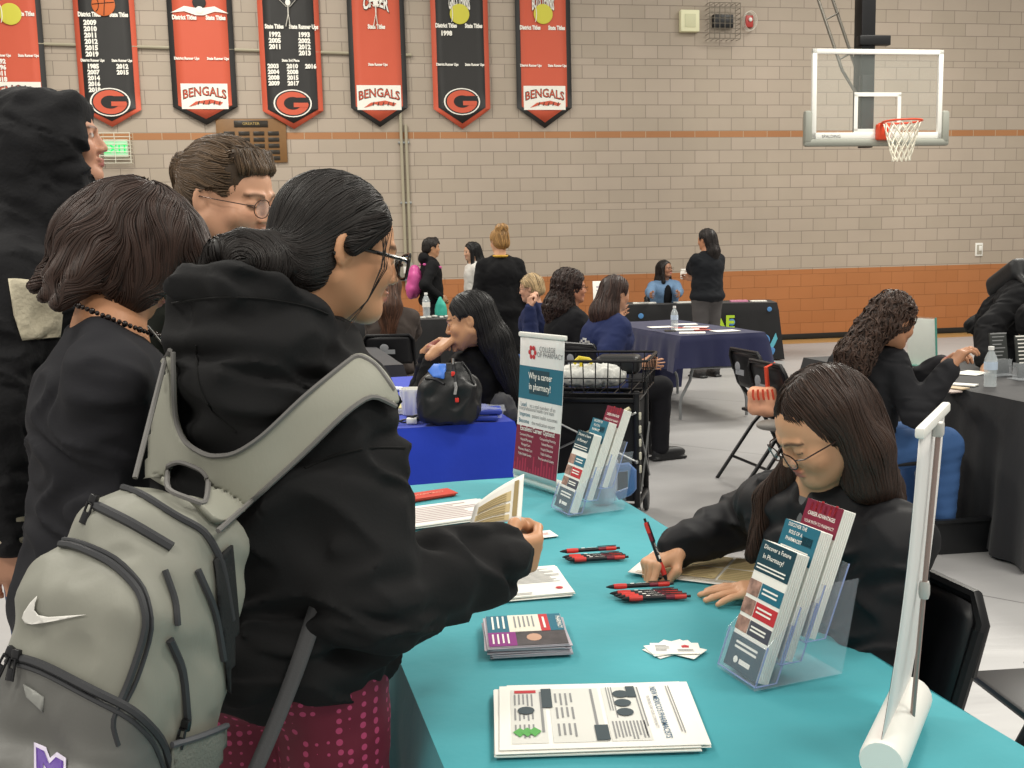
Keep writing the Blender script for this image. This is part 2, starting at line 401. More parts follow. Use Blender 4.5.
def cover_material():
    m = bpy.data.materials.new('grey_floor_cover'); m.use_nodes = True; nt = m.node_tree; b = nt.nodes['Principled BSDF']; L = nt.links.new; N = nt.nodes.new
    tc = N('ShaderNodeTexCoord'); br = N('ShaderNodeTexBrick'); br.inputs['Scale'].default_value = 1; br.offset = .0
    mp = N('ShaderNodeMapping'); mp.inputs['Rotation'].default_value = (0, 0, math.radians(40)); L(tc.outputs['Object'], mp.inputs[0])
    br.inputs['Brick Width'].default_value = 9.; br.inputs['Row Height'].default_value = 2.2; br.inputs['Mortar Size'].default_value = .006
    br.inputs[1].default_value = lin('a09f9f')+(1,); br.inputs[2].default_value = lin('9c9b9b')+(1,); br.inputs[3].default_value = lin('757474')+(1,)
    L(mp.outputs[0], br.inputs['Vector']); L(br.outputs[0], b.inputs['Base Color']); b.inputs['Roughness'].default_value = .42
    n = N('ShaderNodeTexNoise'); n.inputs['Scale'].default_value = 1.6; n.inputs['Detail'].default_value = 3; n.inputs['Distortion'].default_value = .6
    mp2 = N('ShaderNodeMapping'); mp2.inputs['Scale'].default_value = (.6, 3.5, 1); mp2.inputs['Rotation'].default_value = (0, 0, .1); L(tc.outputs['Object'], mp2.inputs[0]); L(mp2.outputs[0], n.inputs['Vector'])
    bp = N('ShaderNodeBump'); bp.inputs['Strength'].default_value = .35; bp.inputs['Distance'].default_value = .015; L(n.outputs[0], bp.inputs['Height']); L(bp.outputs[0], b.inputs['Normal']); return m
m = MB(WALL); m.box((-1.2, -13.4, -.005), (30, 25.3, .01)); tag(m.build('floor_cover', cover_material(), smooth=False), 'grey vinyl sheet covering the gym floor', kind='structure')

# ------------------------------------------------------------------ things on the wall
M_ban_or = mat('banner_orange', 'cb5a40', .6, bump=(3, .25, .02)); M_ban_bk = mat('banner_black', '2c2b2a', .55, bump=(3, .25, .02)); M_ban_w = mat('banner_white', 'efece2', .6)
M_ball_o = mat('basketball_print', 'c8642d', .6); M_ball_y = mat('tennis_print', 'cfc948', .6)
def g_emblem(mbw, mbk, mbo, cx, cz, r):   # an oval G
    E = lambda a, k=1.: [(cx+k*a*math.cos(t), cz+k*a*.72*math.sin(t)) for t in np.linspace(0, 2*math.pi, 29)[:-1]]
    def disc(mb, rr, y): P = E(rr); mb.add([(x, y, z) for x, z in P], [tuple(range(len(P)))])
    disc(mbw, r, -.004); disc(mbk, r*.92, -.006); disc(mbo, r*.84, -.008)
    disc(mbk, r*.46, -.010)
    mbk.rect(cx+.2*r, cx+.86*r, cz-.02*r, cz+.30*r, -.0105)
    mbo.rect(cx+.05*r, cx+.80*r, cz-.20*r, cz+.03*r, -.012)
def banner(x0, x1, yb, ytip, black, title, heads, cols, sub, subcols, emblem, ball, label, top='', extra=None):
    u0, _ = WP(x0, 60, .05); u1, _ = WP(x1, 60, .05); _, zb = WP((x0+x1)/2, yb, .05); _, zt = WP((x0+x1)/2, ytip, .05)
    w = (u1-u0)/2; cx = (u0+u1)/2; ztop = WP((x0+x1)/2, -38, .05)[1]; fr = Fr(WALL(cx, -.05, 0), WALL.M)
    t = empty('championship_banner', fr.o+V(0, 0, ztop), label, 'banner', 'championship banners on the block wall')
    def penta(mb, w, zb, zt, ztp, y, n=9):   # slightly wavy hanging cloth
        P = []
        for i in range(n+1):
            s = i/n; z = ztp+(zb-ztp)*s; P.append([(w*a, y+.006*math.sin(5*a+7*s), z) for a in np.linspace(-1, 1, 7)])
        P.append([(w*a, y+.006*math.sin(5*a+7), zb+(zt-zb)*(1-abs(a))) for a in np.linspace(-1, 1, 7)])
        mb.grid(P)
    bord, main = (M_ban_or, M_ban_bk) if black else (M_ban_bk, M_ban_or)
    m = MB(fr); penta(m, w, zb, zt, ztop, .0); m.build('border', bord, t, solid=.006)
    m = MB(fr); e = .055*w/.45+.02; penta(m, w-e, zb+.02, zt+e*1.1, ztop, -.012); m.build('cloth', main, t, solid=.004)
    m = MB(fr); m.tube([(-w-.08, .0, ztop+.02), (w+.08, .0, ztop+.02)], .02, 8); m.build('rod', M_grey_steel, t)
    y = -.026; q = .086
    L = MB(fr); K = MB(fr)
    if top:
        K.text(top, .24, (0, y+.002, WP((x0+x1)/2, 11.5, .05)[1]), .075, w*6.0/len(top), arc=.07)
        L.text(top, .24, (0, y-.002, WP((x0+x1)/2, 11.5, .05)[1]), .035, w*6.0/len(top), arc=.07)
    zh = WP((x0+x1)/2, heads[0], .05)[1]
    n = len(heads[1]); cxs = [0] if n == 1 else [-.48*w, .48*w]
    for c, h in zip(cxs, heads[1]): L.text(h, .08, (c, y, zh), .055, .75*w/.45)
    for c, col in zip(cxs if len(cols) == len(cxs) else cxs, cols):
        for i, yr in enumerate(col): L.text(yr, q, (c, y, zh-.108-.082*i), .06, .95)
    zs = WP((x0+x1)/2, sub[0], .05)[1]; n = len(sub[1]); cs = [0] if n == 1 else [-.48*w, .48*w]
    for c, h in zip(cs, sub[1]): L.text(h, .05, (c, y, zs), .05, .85*w/.45)
    if extra: cs = extra
    for c, col in zip(cs, subcols):
        for i, yr in enumerate(col): L.text(yr, .080, (c if abs(c) > 1e-6 or len(subcols) == 1 else c, y, zs-.088-.077*i), .06, .95)
    Wt = MB(fr); Bk = MB(fr); Oo = MB(fr); ze = zb+.02+(.17 if emblem == 'G' else .14)
    if emblem == 'G': 
        for mb in (Wt, Bk, Oo): pass
        g_emblem(Wt, Bk, Oo, 0, zb+.10, .262)
        for mb in (Wt, Bk, Oo): mb.v = [tuple(np.array(v)-WALL.M[:, 1]*.022) for v in mb.v]
    else:
        Wt.rect(-.31, .31, zb-.03, zb+.31, -.022)
        Bk.text('BENGALS', .17, (0, -.025, zb+.10), .03, .82, arc=.05); Oo.text('BENGALS', .155, (0, -.028, zb+.105), .0, .88, arc=.05)
        Oo.add([(a, -.028, zb+b) for a, b in ((-.22, -.0), (-.12, .07), (.08, .1), (.24, .06), (.2, .02), (.1, .05), (.02, .03), (-.06, .05), (-.14, .02))], [tuple(range(9))])
        for i in range(5): Bk.add([(-.1+.07*i, -.030, zb+.03), (-.085+.07*i, -.030, zb+.03), (-.07+.07*i, -.030, zb+.08), (-.08+.07*i, -.030, zb+.08)], [(0, 1, 2, 3)])
    if ball == 'tennis' or ball == 'volley':
        zc = WP((x0+x1)/2, 14.5, .05)[1]; (MB(fr).ball((0, -.03, zc), (.14, .006, .14), 24)).build('ball_print', M_ball_y, t)
        mm = MB(fr); mm.tube([(-.13+.03*math.cos(a), -.038, zc+.12*math.sin(a)) for a in np.linspace(-1.2, 1.2, 9)], .006, 5); mm.build('seam_print', M_ban_w, t)
    if ball == 'basket':
        zc = WP((x0+x1)/2, 5, .05)[1]; (MB(fr).ball((0, -.03, zc), (.15, .006, .15), 24)).build('ball_print', M_ball_o, t)
        for p in ([(-.14, -.038, zc), (.14, -.038, zc+.03)], [(0, -.038, zc-.14), (.03, -.038, zc+.14)]): Bk.tube(p, .005, 4)
        Bk.tube([(-.12+.06*math.cos(a), -.038, zc+.1*math.sin(a)) for a in np.linspace(-1.2, 1.2, 9)], .005, 4)
    if ball == 'swim':
        zc = WP((x0+x1)/2, 12, .05)[1]
        Sw = MB(fr); Sw.add([(a, -.03, zc+b) for a, b in ((-.38, -.02), (-.2, .07), (0, .04), (.2, .07), (.38, -.02), (.2, .0), (.05, -.05), (-.05, -.05), (-.2, .0))], [tuple(range(9))])
        Bk.ball((0, -.032, zc+.12), (.09, .004, .09), 14); L.ball((0, -.034, zc+.02), (.05, .004, .05), 10); Sw.build('swimmer_print', M_ban_w, t, smooth=False)
    if ball == 'figure':
        zc = WP((x0+x1)/2, 12, .05)[1]
        L.ball((0, -.03, zc+.12), (.035, .004, .045), 10)
        for p, r in (([(0, -.03, zc+.08), (0, -.03, zc-.03)], .035), ([(-.02, -.03, zc+.06), (-.13, -.03, zc+.17)], .014), ([(.02, -.03, zc+.06), (.13, -.03, zc+.18)], .014), ([(0, -.03, zc-.02), (.02, -.03, zc-.22)], .022), ([(0, -.03, zc-.02), (-.04, -.03, zc-.2)], .02)): L.tube(p, r, 6, flat=.3)
    L.build('lettering', M_ban_w, t, smooth=False)
    for mb, mt, nm in ((Wt, M_ban_w, 'emblem_white'), (Bk, mat('print_black', '201f1e', .6), 'emblem_black'), (Oo, M_ban_or, 'emblem_orange')):
        if mb.v: mb.build(nm, mt, t, smooth=False)
    if K.v: K.build('lettering_shadow', mat('print_black', '201f1e', .6), t, smooth=False)
DT, ST, DR, SR = 'District Titles', 'State Titles', 'District Runner Ups', 'State Runner Ups'
banner(-16, 45, 106, 124, False, '', (16, [DT, ST]), [[], []], (57, [DR, SR]), [['1992', '1996', '2011', '2018'], []], 'B', 'volley', 'orange sports banner at the far left, cut off by the frame')
banner(77, 138, 110, 127, True, '', (17, [DT, ST]), [['2009', '2010', '2011', '2012', '2015', '2019'], []], (62, [DR, SR]), [['1985', '2007', '2014', '2016', '2018'], ['2012', '2015']], 'G', 'basket', 'black banner with a basketball print and two lists of years')
banner(170, 235, 107, 125, False, '', (20, [DT, ST]), [[], []], (60, [DR, SR]), [[], []], 'B', 'swim', 'orange banner with a white swimmer print and no years')
banner(260, 321, 111, 129, True, '', (29, [ST, SR]), [['1992', '2005', '2011'], ['1993', '2002', '2012', '2013']], (62, ['State 3rd Place']), [['2003', '2004', '2008', '2009'], ['2010', '2008', '2015', '2017'], ['2016']], 'G', 'figure', 'black banner with a white gymnast print and several years', extra=[-.24, .02, .27])
banner(349, 406, 108, 127, False, '', (29, [ST]), [[]], (66, [SR]), [[]], 'B', 'figure', 'orange banner headed cheer with a white cheerleader print', top='CHEER')
banner(432, 489, 109, 129, True, '', (28, [DT, ST]), [['1998'], []], (66, [DR, SR]), [[], []], 'G', 'tennis', 'black girls tennis banner with a yellow tennis ball', top='GIRLS TENNIS')
banner(516, 571, 108, 128, False, '', (30, [DT, ST]), [[], []], (67, [DR, SR]), [[], []], 'B', 'tennis', 'orange boys tennis banner, rightmost of the banners', top='BOYS TENNIS')

def wall_thing(name, px, py, label, cat, off=.0):
    u, z = WP(px, py); fr = Fr(WALL(u, -off, z), WALL.M); return empty(name, fr.o, label, cat), fr
# conduits
t = empty('conduit', WALL(WP(404, 200)[0], -.03, 0), 'pair of vertical steel conduits running up the block wall', 'conduit')
m = MB(WALL)
for px in (401.5, 406.5): m.tube([(WP(px, 150)[0], -.03, .95), (WP(px, 150)[0], -.03, 3.3 if px > 403 else 6)], .022, 8)
m.build('pipe', mat('painted_pipe', 'a39c86', .5), t); m = MB(WALL)
for z in (1.3, 2.2, 3.05): m.box((WP(404, 150)[0], -.02, z), (.16, .035, .03), .004)
m.build('strap', M_grey_steel, t)
m = MB(WALL); z = WP(300, 50)[1]; m.tube([(-12, -.03, z+.16), (WP(347, 50)[0]+.9, -.03, z-.06)], .022, 8)
tag(m.build('conduit', mat('painted_pipe', 'a39c86', .5)), 'horizontal painted conduit running behind the banners', 'conduit')
t, fr = wall_thing('outlet_box', 406, 272, 'grey electrical outlet box below the vertical conduits', 'outlet')
m = MB(fr); m.box((0, -.04, 0), (.2, .08, .26), .01); m.build('box', mat('outlet_grey', '8d8c80', .5), t)
m = MB(fr); m.box((.0, -.085, .03), (.08, .012, .1), .004); m.box((0, -.085, -.08), (.06, .012, .05), .003); m.build('cover', M_white, t)
# exit sign
t, fr = wall_thing('exit_sign', 117, 149, 'green lit exit sign behind a wire guard on the wall', 'sign')
m = MB(fr); m.box((0, -.06, .0), (.32, .07, .24), .01); m.build('housing', mat('sign_housing', 'd9dccb', .5), t)
m = MB(fr); m.box((0, -.098, .0), (.31, .006, .19), .003); m.build('face', mat('sign_face', 'a9dcb4', .5, emit=.35), t)
m = MB(fr); m.text('EXIT', .17, (0, -.103, -.06), .02, .95); m.build('lettering', mat('exit_green', '19c060', .5, emit=1.2), t, smooth=False)
m = MB(fr)
for i in range(9): z = -.2+.05*i; m.tube([(-.2, -.0, z), (-.2, -.12, z), (.2, -.12, z), (.2, 0, z)], .006, 5)
for x in (-.2, 0, .2): m.tube([(x, -.15, -.2), (x, -.15, .2)], .005, 5)
m.build('wire_guard', mat('cream_wire', 'd8d6c4', .4), t)
# plaque board
t, fr = wall_thing('award_plaque', 252, 141, 'wooden plaque board with rows of black nameplates', 'plaque')
m = MB(fr); m.box((0, -.015, 0), (.95, .03, .6), .006); m.build('board', mat('plaque_wood', '7d5a33', .45, var=(8, .1)), t)
m = MB(fr); m.box((.0, -.034, .23), (.46, .01, .09), .003)
for i in range(4):
    for j in range(5): m.box((-.27+.2*i-.03, -.034, .1-.085*j), (.15, .008, .055), .002)
m.build('nameplates', mat('nameplate', '2a231a', .3), t)
m = MB(fr); m.text('GREATER', .055, (0, -.041, .215), .0); m.build('lettering', mat('gold_letter', 'b59a5a', .4), t, smooth=False)
# speaker, caged clock, strobe, switch
t, fr = wall_thing('wall_speaker', 688, 22, 'square cream wall speaker box left of the caged clock', 'speaker')
m = MB(fr); m.box((0, -.05, 0), (.29, .1, .31), .012); m.build('case', mat('cream_plastic', 'e4e2bd', .5), t)
m = MB(fr); m.box((0, -.103, 0), (.17, .01, .19), .006); m.build('grille', mat('cream_grille', 'cfceaa', .6), t)
t, fr = wall_thing('caged_clock', 721, 22, 'black digital clock inside a wire cage high on the wall', 'clock')
m = MB(fr); m.box((.01, -.04, 0), (.31, .08, .19), .008); m.build('clock', M_black, t)
m = MB(fr)
for i in range(7): x = -.24+.08*i; m.tube([(x, 0, .24), (x, -.16, .24), (x, -.16, -.27), (x, 0, -.27)], .005, 5)
for i in range(8): z = -.27+.073*i; m.tube([(-.24, 0, z), (-.24, -.16, z), (.24, -.16, z), (.24, 0, z)], .005, 5)
m.build('wire_cage', mat('cage_wire', '7d766a', .4, metal=.5), t)
t, fr = wall_thing('fire_strobe', 748, 22, 'small red fire alarm strobe in a wire guard', 'alarm')
m = MB(fr); m.box((0, -.03, 0), (.12, .06, .17), .01); m.build('body', mat('alarm_red', 'b03a35', .4), t)
m = MB(fr); m.ball((0.01, -.07, .02), (.03, .02, .03)); m.build('lens', M_white, t)
m = MB(fr)
for k in range(3): m.tube([(.1*math.cos(a), -.03-.04*k, .14*math.sin(a)) for a in np.linspace(0, 6.28, 17)[:-1]], .004, 5, closed=True)
m.build('wire_guard', mat('white_wire', 'd5d0c4', .4), t)
t, fr = wall_thing('light_switch', 978.5, 249.5, 'white framed light switch plate at the right of the wall', 'switch')
m = MB(fr); m.box((0, -.01, 0), (.13, .02, .21), .006); m.build('plate', M_white, t)
m = MB(fr); m.box((0, -.023, 0), (.085, .01, .15), .003); m.build('bezel', mat('switch_grey', 'a8a294', .5), t)
m = MB(fr); m.box((.01, -.033, .02), (.045, .016, .08), .004); m.build('rocker', M_white, t)

# ------------------------------------------------------------------ basketball hoop
HP = W(877.5, 94.5, 13.35)
HOOP = frame(HP, (math.cos(WYAW), math.sin(WYAW), 0), z=(0, 0, 1))
t = empty('basketball_hoop', HP, 'glass basketball backboard with orange rim hung in front of the wall', 'basketball hoop')
w, hh = .89, .55
m = MB(HOOP); m.box((0, 0, 0), (2*w-.04, .012, 2*hh-.04)); m.build('glass', mat('board_glass', 'e6efe8', .02, alpha=.06, spec=.8), t)
m = MB(HOOP)
for a in ((0, hh-.03, 2*w, .06), (0, -hh+.04, 2*w, .08)): m.box((a[0], -.0, a[1]), (a[2], .04, a[3]), .005)
for sx in (-1, 1): m.box((sx*(w-.03), 0, 0), (.06, .04, 2*hh), .005)
m.build('frame', mat('board_white', 'e4e4de', .4), t)
m = MB(HOOP); a, b = .295, .225; zc = -.225
for z in (b, -b): m.box((0, -.01, zc+z), (2*a+.05, .006, .05))
for sx in (-1, 1): m.box((sx*a, -.01, zc), (.05, .006, 2*b))
m.build('target_square', mat('board_white', 'e4e4de', .4), t, smooth=False)
m = MB(HOOP); m.text('SPALDING', .055, (-.63, -.022, -.535), .0); m.build('lettering', M_ink, t, smooth=False)
m = MB(HOOP); m.box((0, .0, -hh-.045), (2*w+.2, .09, .09), .03)
for sx in (-1, 1): m.box((sx*(w+.05), 0, -hh+.14), (.1, .09, .42), .03)
m.build('edge_padding', mat('pad_grey', '8f9188', .6), t)
m = MB(HOOP); m.box((.05, -.06, -.47), (.17, .09, .2), .02); m.build('rim_bracket', mat('rim_orange', 'd5482a', .4), t)
rc = V(.17, -.3, -.37)
m = MB(HOOP); m.tube([rc+V(.235*math.cos(a), .235*math.sin(a), 0) for a in np.linspace(0, 2*math.pi, 33)[:-1]], .012, 8, closed=True)
m.tube([(.0, -.05, -.37), (-.0, -.2, -.37)], .012); m.tube([(.12, -.05, -.37), (.25, -.12, -.37)], .012); m.build('rim', mat('rim_orange', 'd5482a', .4), t)
m = MB(HOOP)
N_ = 12
for s in (1, -1):
    for k in range(N_):
        P = []
        for i in range(11):
            q = i/10; r = .22*(1-q)+.105*q if q < .9 else .11; a = 2*math.pi*(k/N_)+s*q*1.55
            P.append(rc+V(r*math.cos(a), .9*r*math.sin(a), -.02-.46*q))
        m.tube(P, .0075, 5)
m.build('net', mat('net_white', 'e6e2d2', .7), t)
m = MB(HOOP); m.box((-.07, .22, 1.6), (.19, .2, 4.2), .01); m.build('support_post', M_blackm, t)
m = MB(HOOP)
for dx in (0, .2): m.tube([(-.3+dx, .35, -.1+.45), (-1.1+dx, .9, 3.2)], .02, 8)
for q in np.linspace(.05, .95, 6): m.tube([(-.3-.8*q, .35+.55*q, .35+2.85*q), (-.1-.8*(q+.03), .35+.55*q,   .35+2.85*(q+.03))], .014, 6)
m.tube([(-.3, .35, .35), (-.15, .1, -.1)], .02, 8); m.build('brace', mat('brace_grey', '6f6b63', .4, metal=.4), t)
m = MB(HOOP); m.box((0, .12, .68), (.42, .1, .12), .01); m.box((-.1, .1, -.2), (.16, .1, .9), .01); m.build('mount', M_blackm, t)

# ------------------------------------------------------------------ tables and cloths
def cloth_mat(name, col, rough=.75): return mat(name, col, rough, bump=(14, .35, .006), sheen=.15, var=(5, .05))
def tcloth(fr, x0, x1, y0, y1, z, drop, m, name='tablecloth', wav=.022, seed=0, res=.03, sides='lrnf', parent=None):
    """cloth over a table top: local x0..x1, y0..y1, height z, hanging drop on the named sides (dict or number)"""
    r = np.random.default_rng(seed); D = drop if isinstance(drop, dict) else {k: drop for k in sides}
    per = []                              # rings from the top edge outward
    nx = max(4, int((x1-x0)/res)); ny = max(4, int((y1-y0)/res)); mb = MB(fr)
    X = np.linspace(x0, x1, nx+1); Y = np.linspace(y0, y1, ny+1)
    ph = r.uniform(0, 6, 6)
    top = [[(x, y, z+.0015*math.sin(9*x+5*y+ph[0])+.001*math.sin(17*x-13*y+ph[1])) for y in Y] for x in X]; mb.grid(top)
    ring = [(x, y0, 0, -1, 'n') for x in X[:-1]]+[(x1, y, 1, 0, 'r') for y in Y[:-1]]+[(x, y1, 0, 1, 'f') for x in X[::-1][:-1]]+[(x0, y, -1, 0, 'l') for y in Y[::-1][:-1]]
    n = len(ring); rows = []; K = 16; s_ = np.arange(n)*res
    for k in range(K+1):
        q = k/K; row = []
        for i, (x, y, ax, ay, sd) in enumerate(ring):
            dr = D.get(sd, 0.02)
            # blend the outward direction round the corners
            cx = (x-(x0+x1)/2)/((x1-x0)/2); cy = (y-(y0+y1)/2)/((y1-y0)/2)
            ox, oy = ax, ay
            dcor = min(abs(abs(cx)-1)*(x1-x0)/2 if ay else 9, abs(abs(cy)-1)*(y1-y0)/2 if ax else 9)
            c = max(0, 1-dcor/.16)
            if ay: ox = ax+.9*c*np.sign(cx)
            else: oy = ay+.9*c*np.sign(cy)
            out = .012*min(1, q*8)+q*.03+q*c*.05
            wv = wav*q*(math.sin(s_[i]*23+ph[2]+1.5*q)+.6*math.sin(s_[i]*41+ph[3])+.5*math.sin(s_[i]*9+ph[4]))
            # shallow crown at the very edge
            dz = dr*q if k else 0
            row.append((x+(out+wv)*ox, y+(out+wv)*oy, z-dz-.004*(k > 0)))
        rows.append(row)
    mb.grid(rows, closed=True)
    o = mb.build(name, m, parent); return o
def folding_table(name, fr, x0, x1, y0, y1, z, label, cat='table', legm=None, legs=True, group=None):
    t = empty(name, fr((x0+x1)/2, (y0+y1)/2, 0), label, cat, group); legm = legm or mat('table_leg_steel', '8d8f90', .4, metal=.5)
    m = MB(fr); m.box(((x0+x1)/2, (y0+y1)/2, z-.03), (x1-x0-.02, y1-y0-.02, .04), .01); m.build('tabletop', mat('table_plastic', 'b9b7ae', .5), t)
    if legs:
        for yy in (y0+.18, y1-.18):
            for xx, s in ((x0+.1, 1), (x1-.1, -1)):
                m = MB(fr); m.tube([(xx+s*.08, yy, z-.05), (xx+s*.08, yy, .42), (xx+s*.06, yy, .34), (xx-s*.02, yy, .2), (xx-s*.03, yy, .14), (xx-s*.03, yy, .01)], .014, 8); m.build('leg', legm, t)
            m = MB(fr); m.tube([(x0+.18, yy, .44), (x1-.18, yy, .44)], .011, 8); m.build('crossbar', legm, t)
    return t
# teal table: local x to the right, y away from the camera
td = unit(V(-.257, .966, 0)); TC = V(.204, 3.265, 0)
TEAL = frame(TC-td*2.44, (td[1], -td[0], 0), z=(0, 0, 1)); TZ = .75      # origin at the near right corner; x from -.79 to 0, y 0..2.44
folding_table('booth_table', TEAL, -.79, 0, 0, 2.44, TZ-.002, 'folding table hidden under the teal cloth of the pharmacy booth', legs=True)
o = tcloth(TEAL, -.792, .002, -.002, 2.442, TZ, .72, cloth_mat('teal_cloth', '3a9ba6', .8), seed=3, wav=.012)
tag(o, 'teal tablecloth over the pharmacy booth table in the foreground', 'tablecloth')
# blue table
BC = G(514, 421, .74)*V(1, 1, 0); bd = unit(V(-.25, .968, 0)); BLUE = frame(BC, (bd[1], -bd[0], 0), z=(0, 0, 1))
folding_table('booth_table', BLUE, -.76, 0, 0, 1.83, .738, 'folding table hidden under the bright blue cloth')
tag(tcloth(BLUE, -.762, .002, -.002, 1.832, .74, .7, cloth_mat('royal_blue_cloth', '1236b4', .7), seed=5, wav=.014), 'bright blue tablecloth behind the pharmacy banner', 'tablecloth')
# dark table further up the left row
DK = frame(BLUE(-.1, 2.5, 0)*V(1, 1, 0), (bd[1], -bd[0], 0), z=(0, 0, 1))
folding_table('booth_table', DK, -.76, 0, 0, 1.6, .738, 'folding table under dark grey cloth beyond the blue table')
tag(tcloth(DK, -.762, .002, -.002, 1.602, .74, .7, cloth_mat('charcoal_cloth', '25252a', .8), seed=6), 'charcoal tablecloth on the table beyond the blue one', 'tablecloth')
# far black table at the left
FL = frame(G(352, 322, .74)*V(1, 1, 0), (1, .12, 0), z=(0, 0, 1))
folding_table('booth_table', FL, 0, 1.75, 0, .76, .738, 'folding table under the black cloth in front of the boy')
tag(tcloth(FL, 0, 1.75, 0, .76, .74, .7, cloth_mat('black_cloth', '131315', .8), seed=8), 'black tablecloth in front of the boy with a pink backpack', 'tablecloth')
# navy table
NV0 = G(681, 336, .74)*V(1, 1, 0); NV1 = G(767, 333, .74)*V(1, 1, 0); NVF = G(621.5, 325.5, .74)*V(1, 1, 0); nd = unit(NVF-NV0); NV = frame(NV0, (nd[1], -nd[0], 0), z=(0, 0, 1)); nw = .76
folding_table('booth_table', NV, 0, nw, 0, 1.83, .738, 'folding table with grey steel legs under a short navy cloth')
tag(tcloth(NV, -.002, nw+.002, -.002, 1.83, .74, {'n': .26, 'l': .3, 'r': .34, 'f': .7}, cloth_mat('navy_cloth', '1a1e44', .8), seed=9, wav=.016), 'navy tablecloth hanging short over steel table legs', 'tablecloth')
# far black table with blue dots
FB0 = G(606, 305.5, .74)*V(1, 1, 0); FB1 = G(777, 302.5, .74)*V(1, 1, 0); FB = frame(FB0, FB1-FB0, z=(0, 0, 1)); fw = float(np.linalg.norm(FB1-FB0))
folding_table('booth_table', FB, 0, fw, 0, .76, .738, 'long table under the dotted black cloth near the wall')
o = tcloth(FB, 0, fw, 0, .76, .74, .72, cloth_mat('black_cloth', '131315', .8), seed=10, wav=.006); tag(o, 'black tablecloth with blue dots on the table nearest the wall', 'tablecloth')
m = MB(FB)
for u, z, r in ((.45, .60, .035), (.8, .4, .03), (1.62*fw/2.2, .5, .045), (fw-.1, .66, .03), (fw-.16, .27, .07), (fw-.08, .12, .06), (fw-.35, .12, .05)): m.ball((u, -.055, z), (r, .004, r), 14)
m.build('dot_print', mat('dot_blue', '4d83b8', .6), o)
m = MB(FB); m.add([(fw-.17, -.06, .03), (fw-.02, -.062, .36), (fw+.06, -.03, .1), (fw-.06, -.062, .02)], [(0, 1, 2, 3)]); m.build('corner_print', mat('print_cyan', '5fb3c4', .6), o, smooth=False)
m = MB(FB); m.text('AE', .24, (fw*.69, -.062, .42), .03); m.build('lettering', mat('lime_print', 'a9c92e', .6), o, smooth=False)
# right black table
RD = unit(V(-.19, .98, 0)); RT = frame(G(1024, 402, .74)*V(1, 1, 0)-RD*.05, (RD[1], -RD[0], 0), z=(0, 0, 1)); RL = 2.15
folding_table('booth_table', RT, 0, .8, 0, RL, .738, 'folding table under the black cloth at the right edge')
tag(tcloth(RT, -.002, .8, -.002, RL, .74, .72, cloth_mat('soft_black_cloth', '1d1d20', .8), seed=12, wav=.02), 'black tablecloth at the right, beside the curly haired woman', 'tablecloth')

# ------------------------------------------------------------------ folding chairs
def folding_chair(fr, label, group=None, logo=True):   # faces local +y, origin on the floor below the seat
    t = empty('folding_chair', fr.o, label, 'chair', group)
    for s in (-1, 1):
        m = MB(fr); m.tube([(s*.21, .22, .0), (s*.21, .02, .38), (s*.20, -.17, .62), (s*.2, -.22, .78)], .013, 8); m.build('front_leg', M_blackm, t)
        m = MB(fr); m.tube([(s*.235, -.3, .0), (s*.235, -.05, .34), (s*.235, .06, .45)], .012, 8); m.build('rear_leg', M_blackm, t)
    m = MB(fr); m.tube([(-.2, -.2, .70), (-.2, -.225, .79), (-.17, -.235, .83), (.17, -.235, .83), (.2, -.225, .79), (.2, -.2, .70)], .013, 8); m.build('back_frame', M_blackm, t)
    P = []
    for i in range(9):
        a = i/8; P.append([((-.19+.38*j/8)*(1 if 0 < i < 8 else .93), -.178-.055*a-.025*math.cos((j/8-.5)*2.4)+.02, .60+.22*a) for j in range(9)])
    m = MB(fr); m.grid(P); b = m.build('backrest', M_black, t, solid=.014)
    if logo:
        m = MB(fr); m.rect(-.055, .055, .685, .72, -.262); m.ball((-.03, -.262, .735), (.035, .003, .03), 10); m.build('logo_print', mat('print_grey', '8a8c90', .6), t)
    m = MB(fr); m.box((0, .04, .445), (.39, .39, .022), .01); m.build('seat', M_black, t)
    m = MB(fr); m.tube([(-.21, .16, .12), (.21, .16, .12)], .009, 6); m.tube([(-.235, -.2, .14), (.235, -.2, .14)], .009, 6); m.build('stretcher', M_blackm, t)
    return t
def F2(x, y, yaw, z=0): return Fr((x, y, z), rot(yaw))
WRC = V(.84, 1.95, 0)
folding_chair(F2(.55, 1.88, -104), 'black folding chair the writing woman sits on')
folding_chair(F2(1.31, 2.15, -95), 'black folding chair cut off at the lower right corner')
folding_chair(F2(1.60, 5.6, 76), 'black folding chair turned sideways with the orange bag on it')
folding_chair(F2(1.64, 6.28, 76), 'black folding chair half hidden behind the writing woman')
folding_chair(F2(-.97, 8.35, 0), 'black folding chair with a grey logo under the brown haired woman')
folding_chair(F2(1.62, 4.82, 78), 'black folding chair under the woman in jeans')
folding_chair(F2(.62, 7.1, 50), 'black folding chair under the woman in the navy shirt')
folding_chair(F2(-.01, 5.12, -85), 'grey padded folding chair behind the blue table', logo=False)

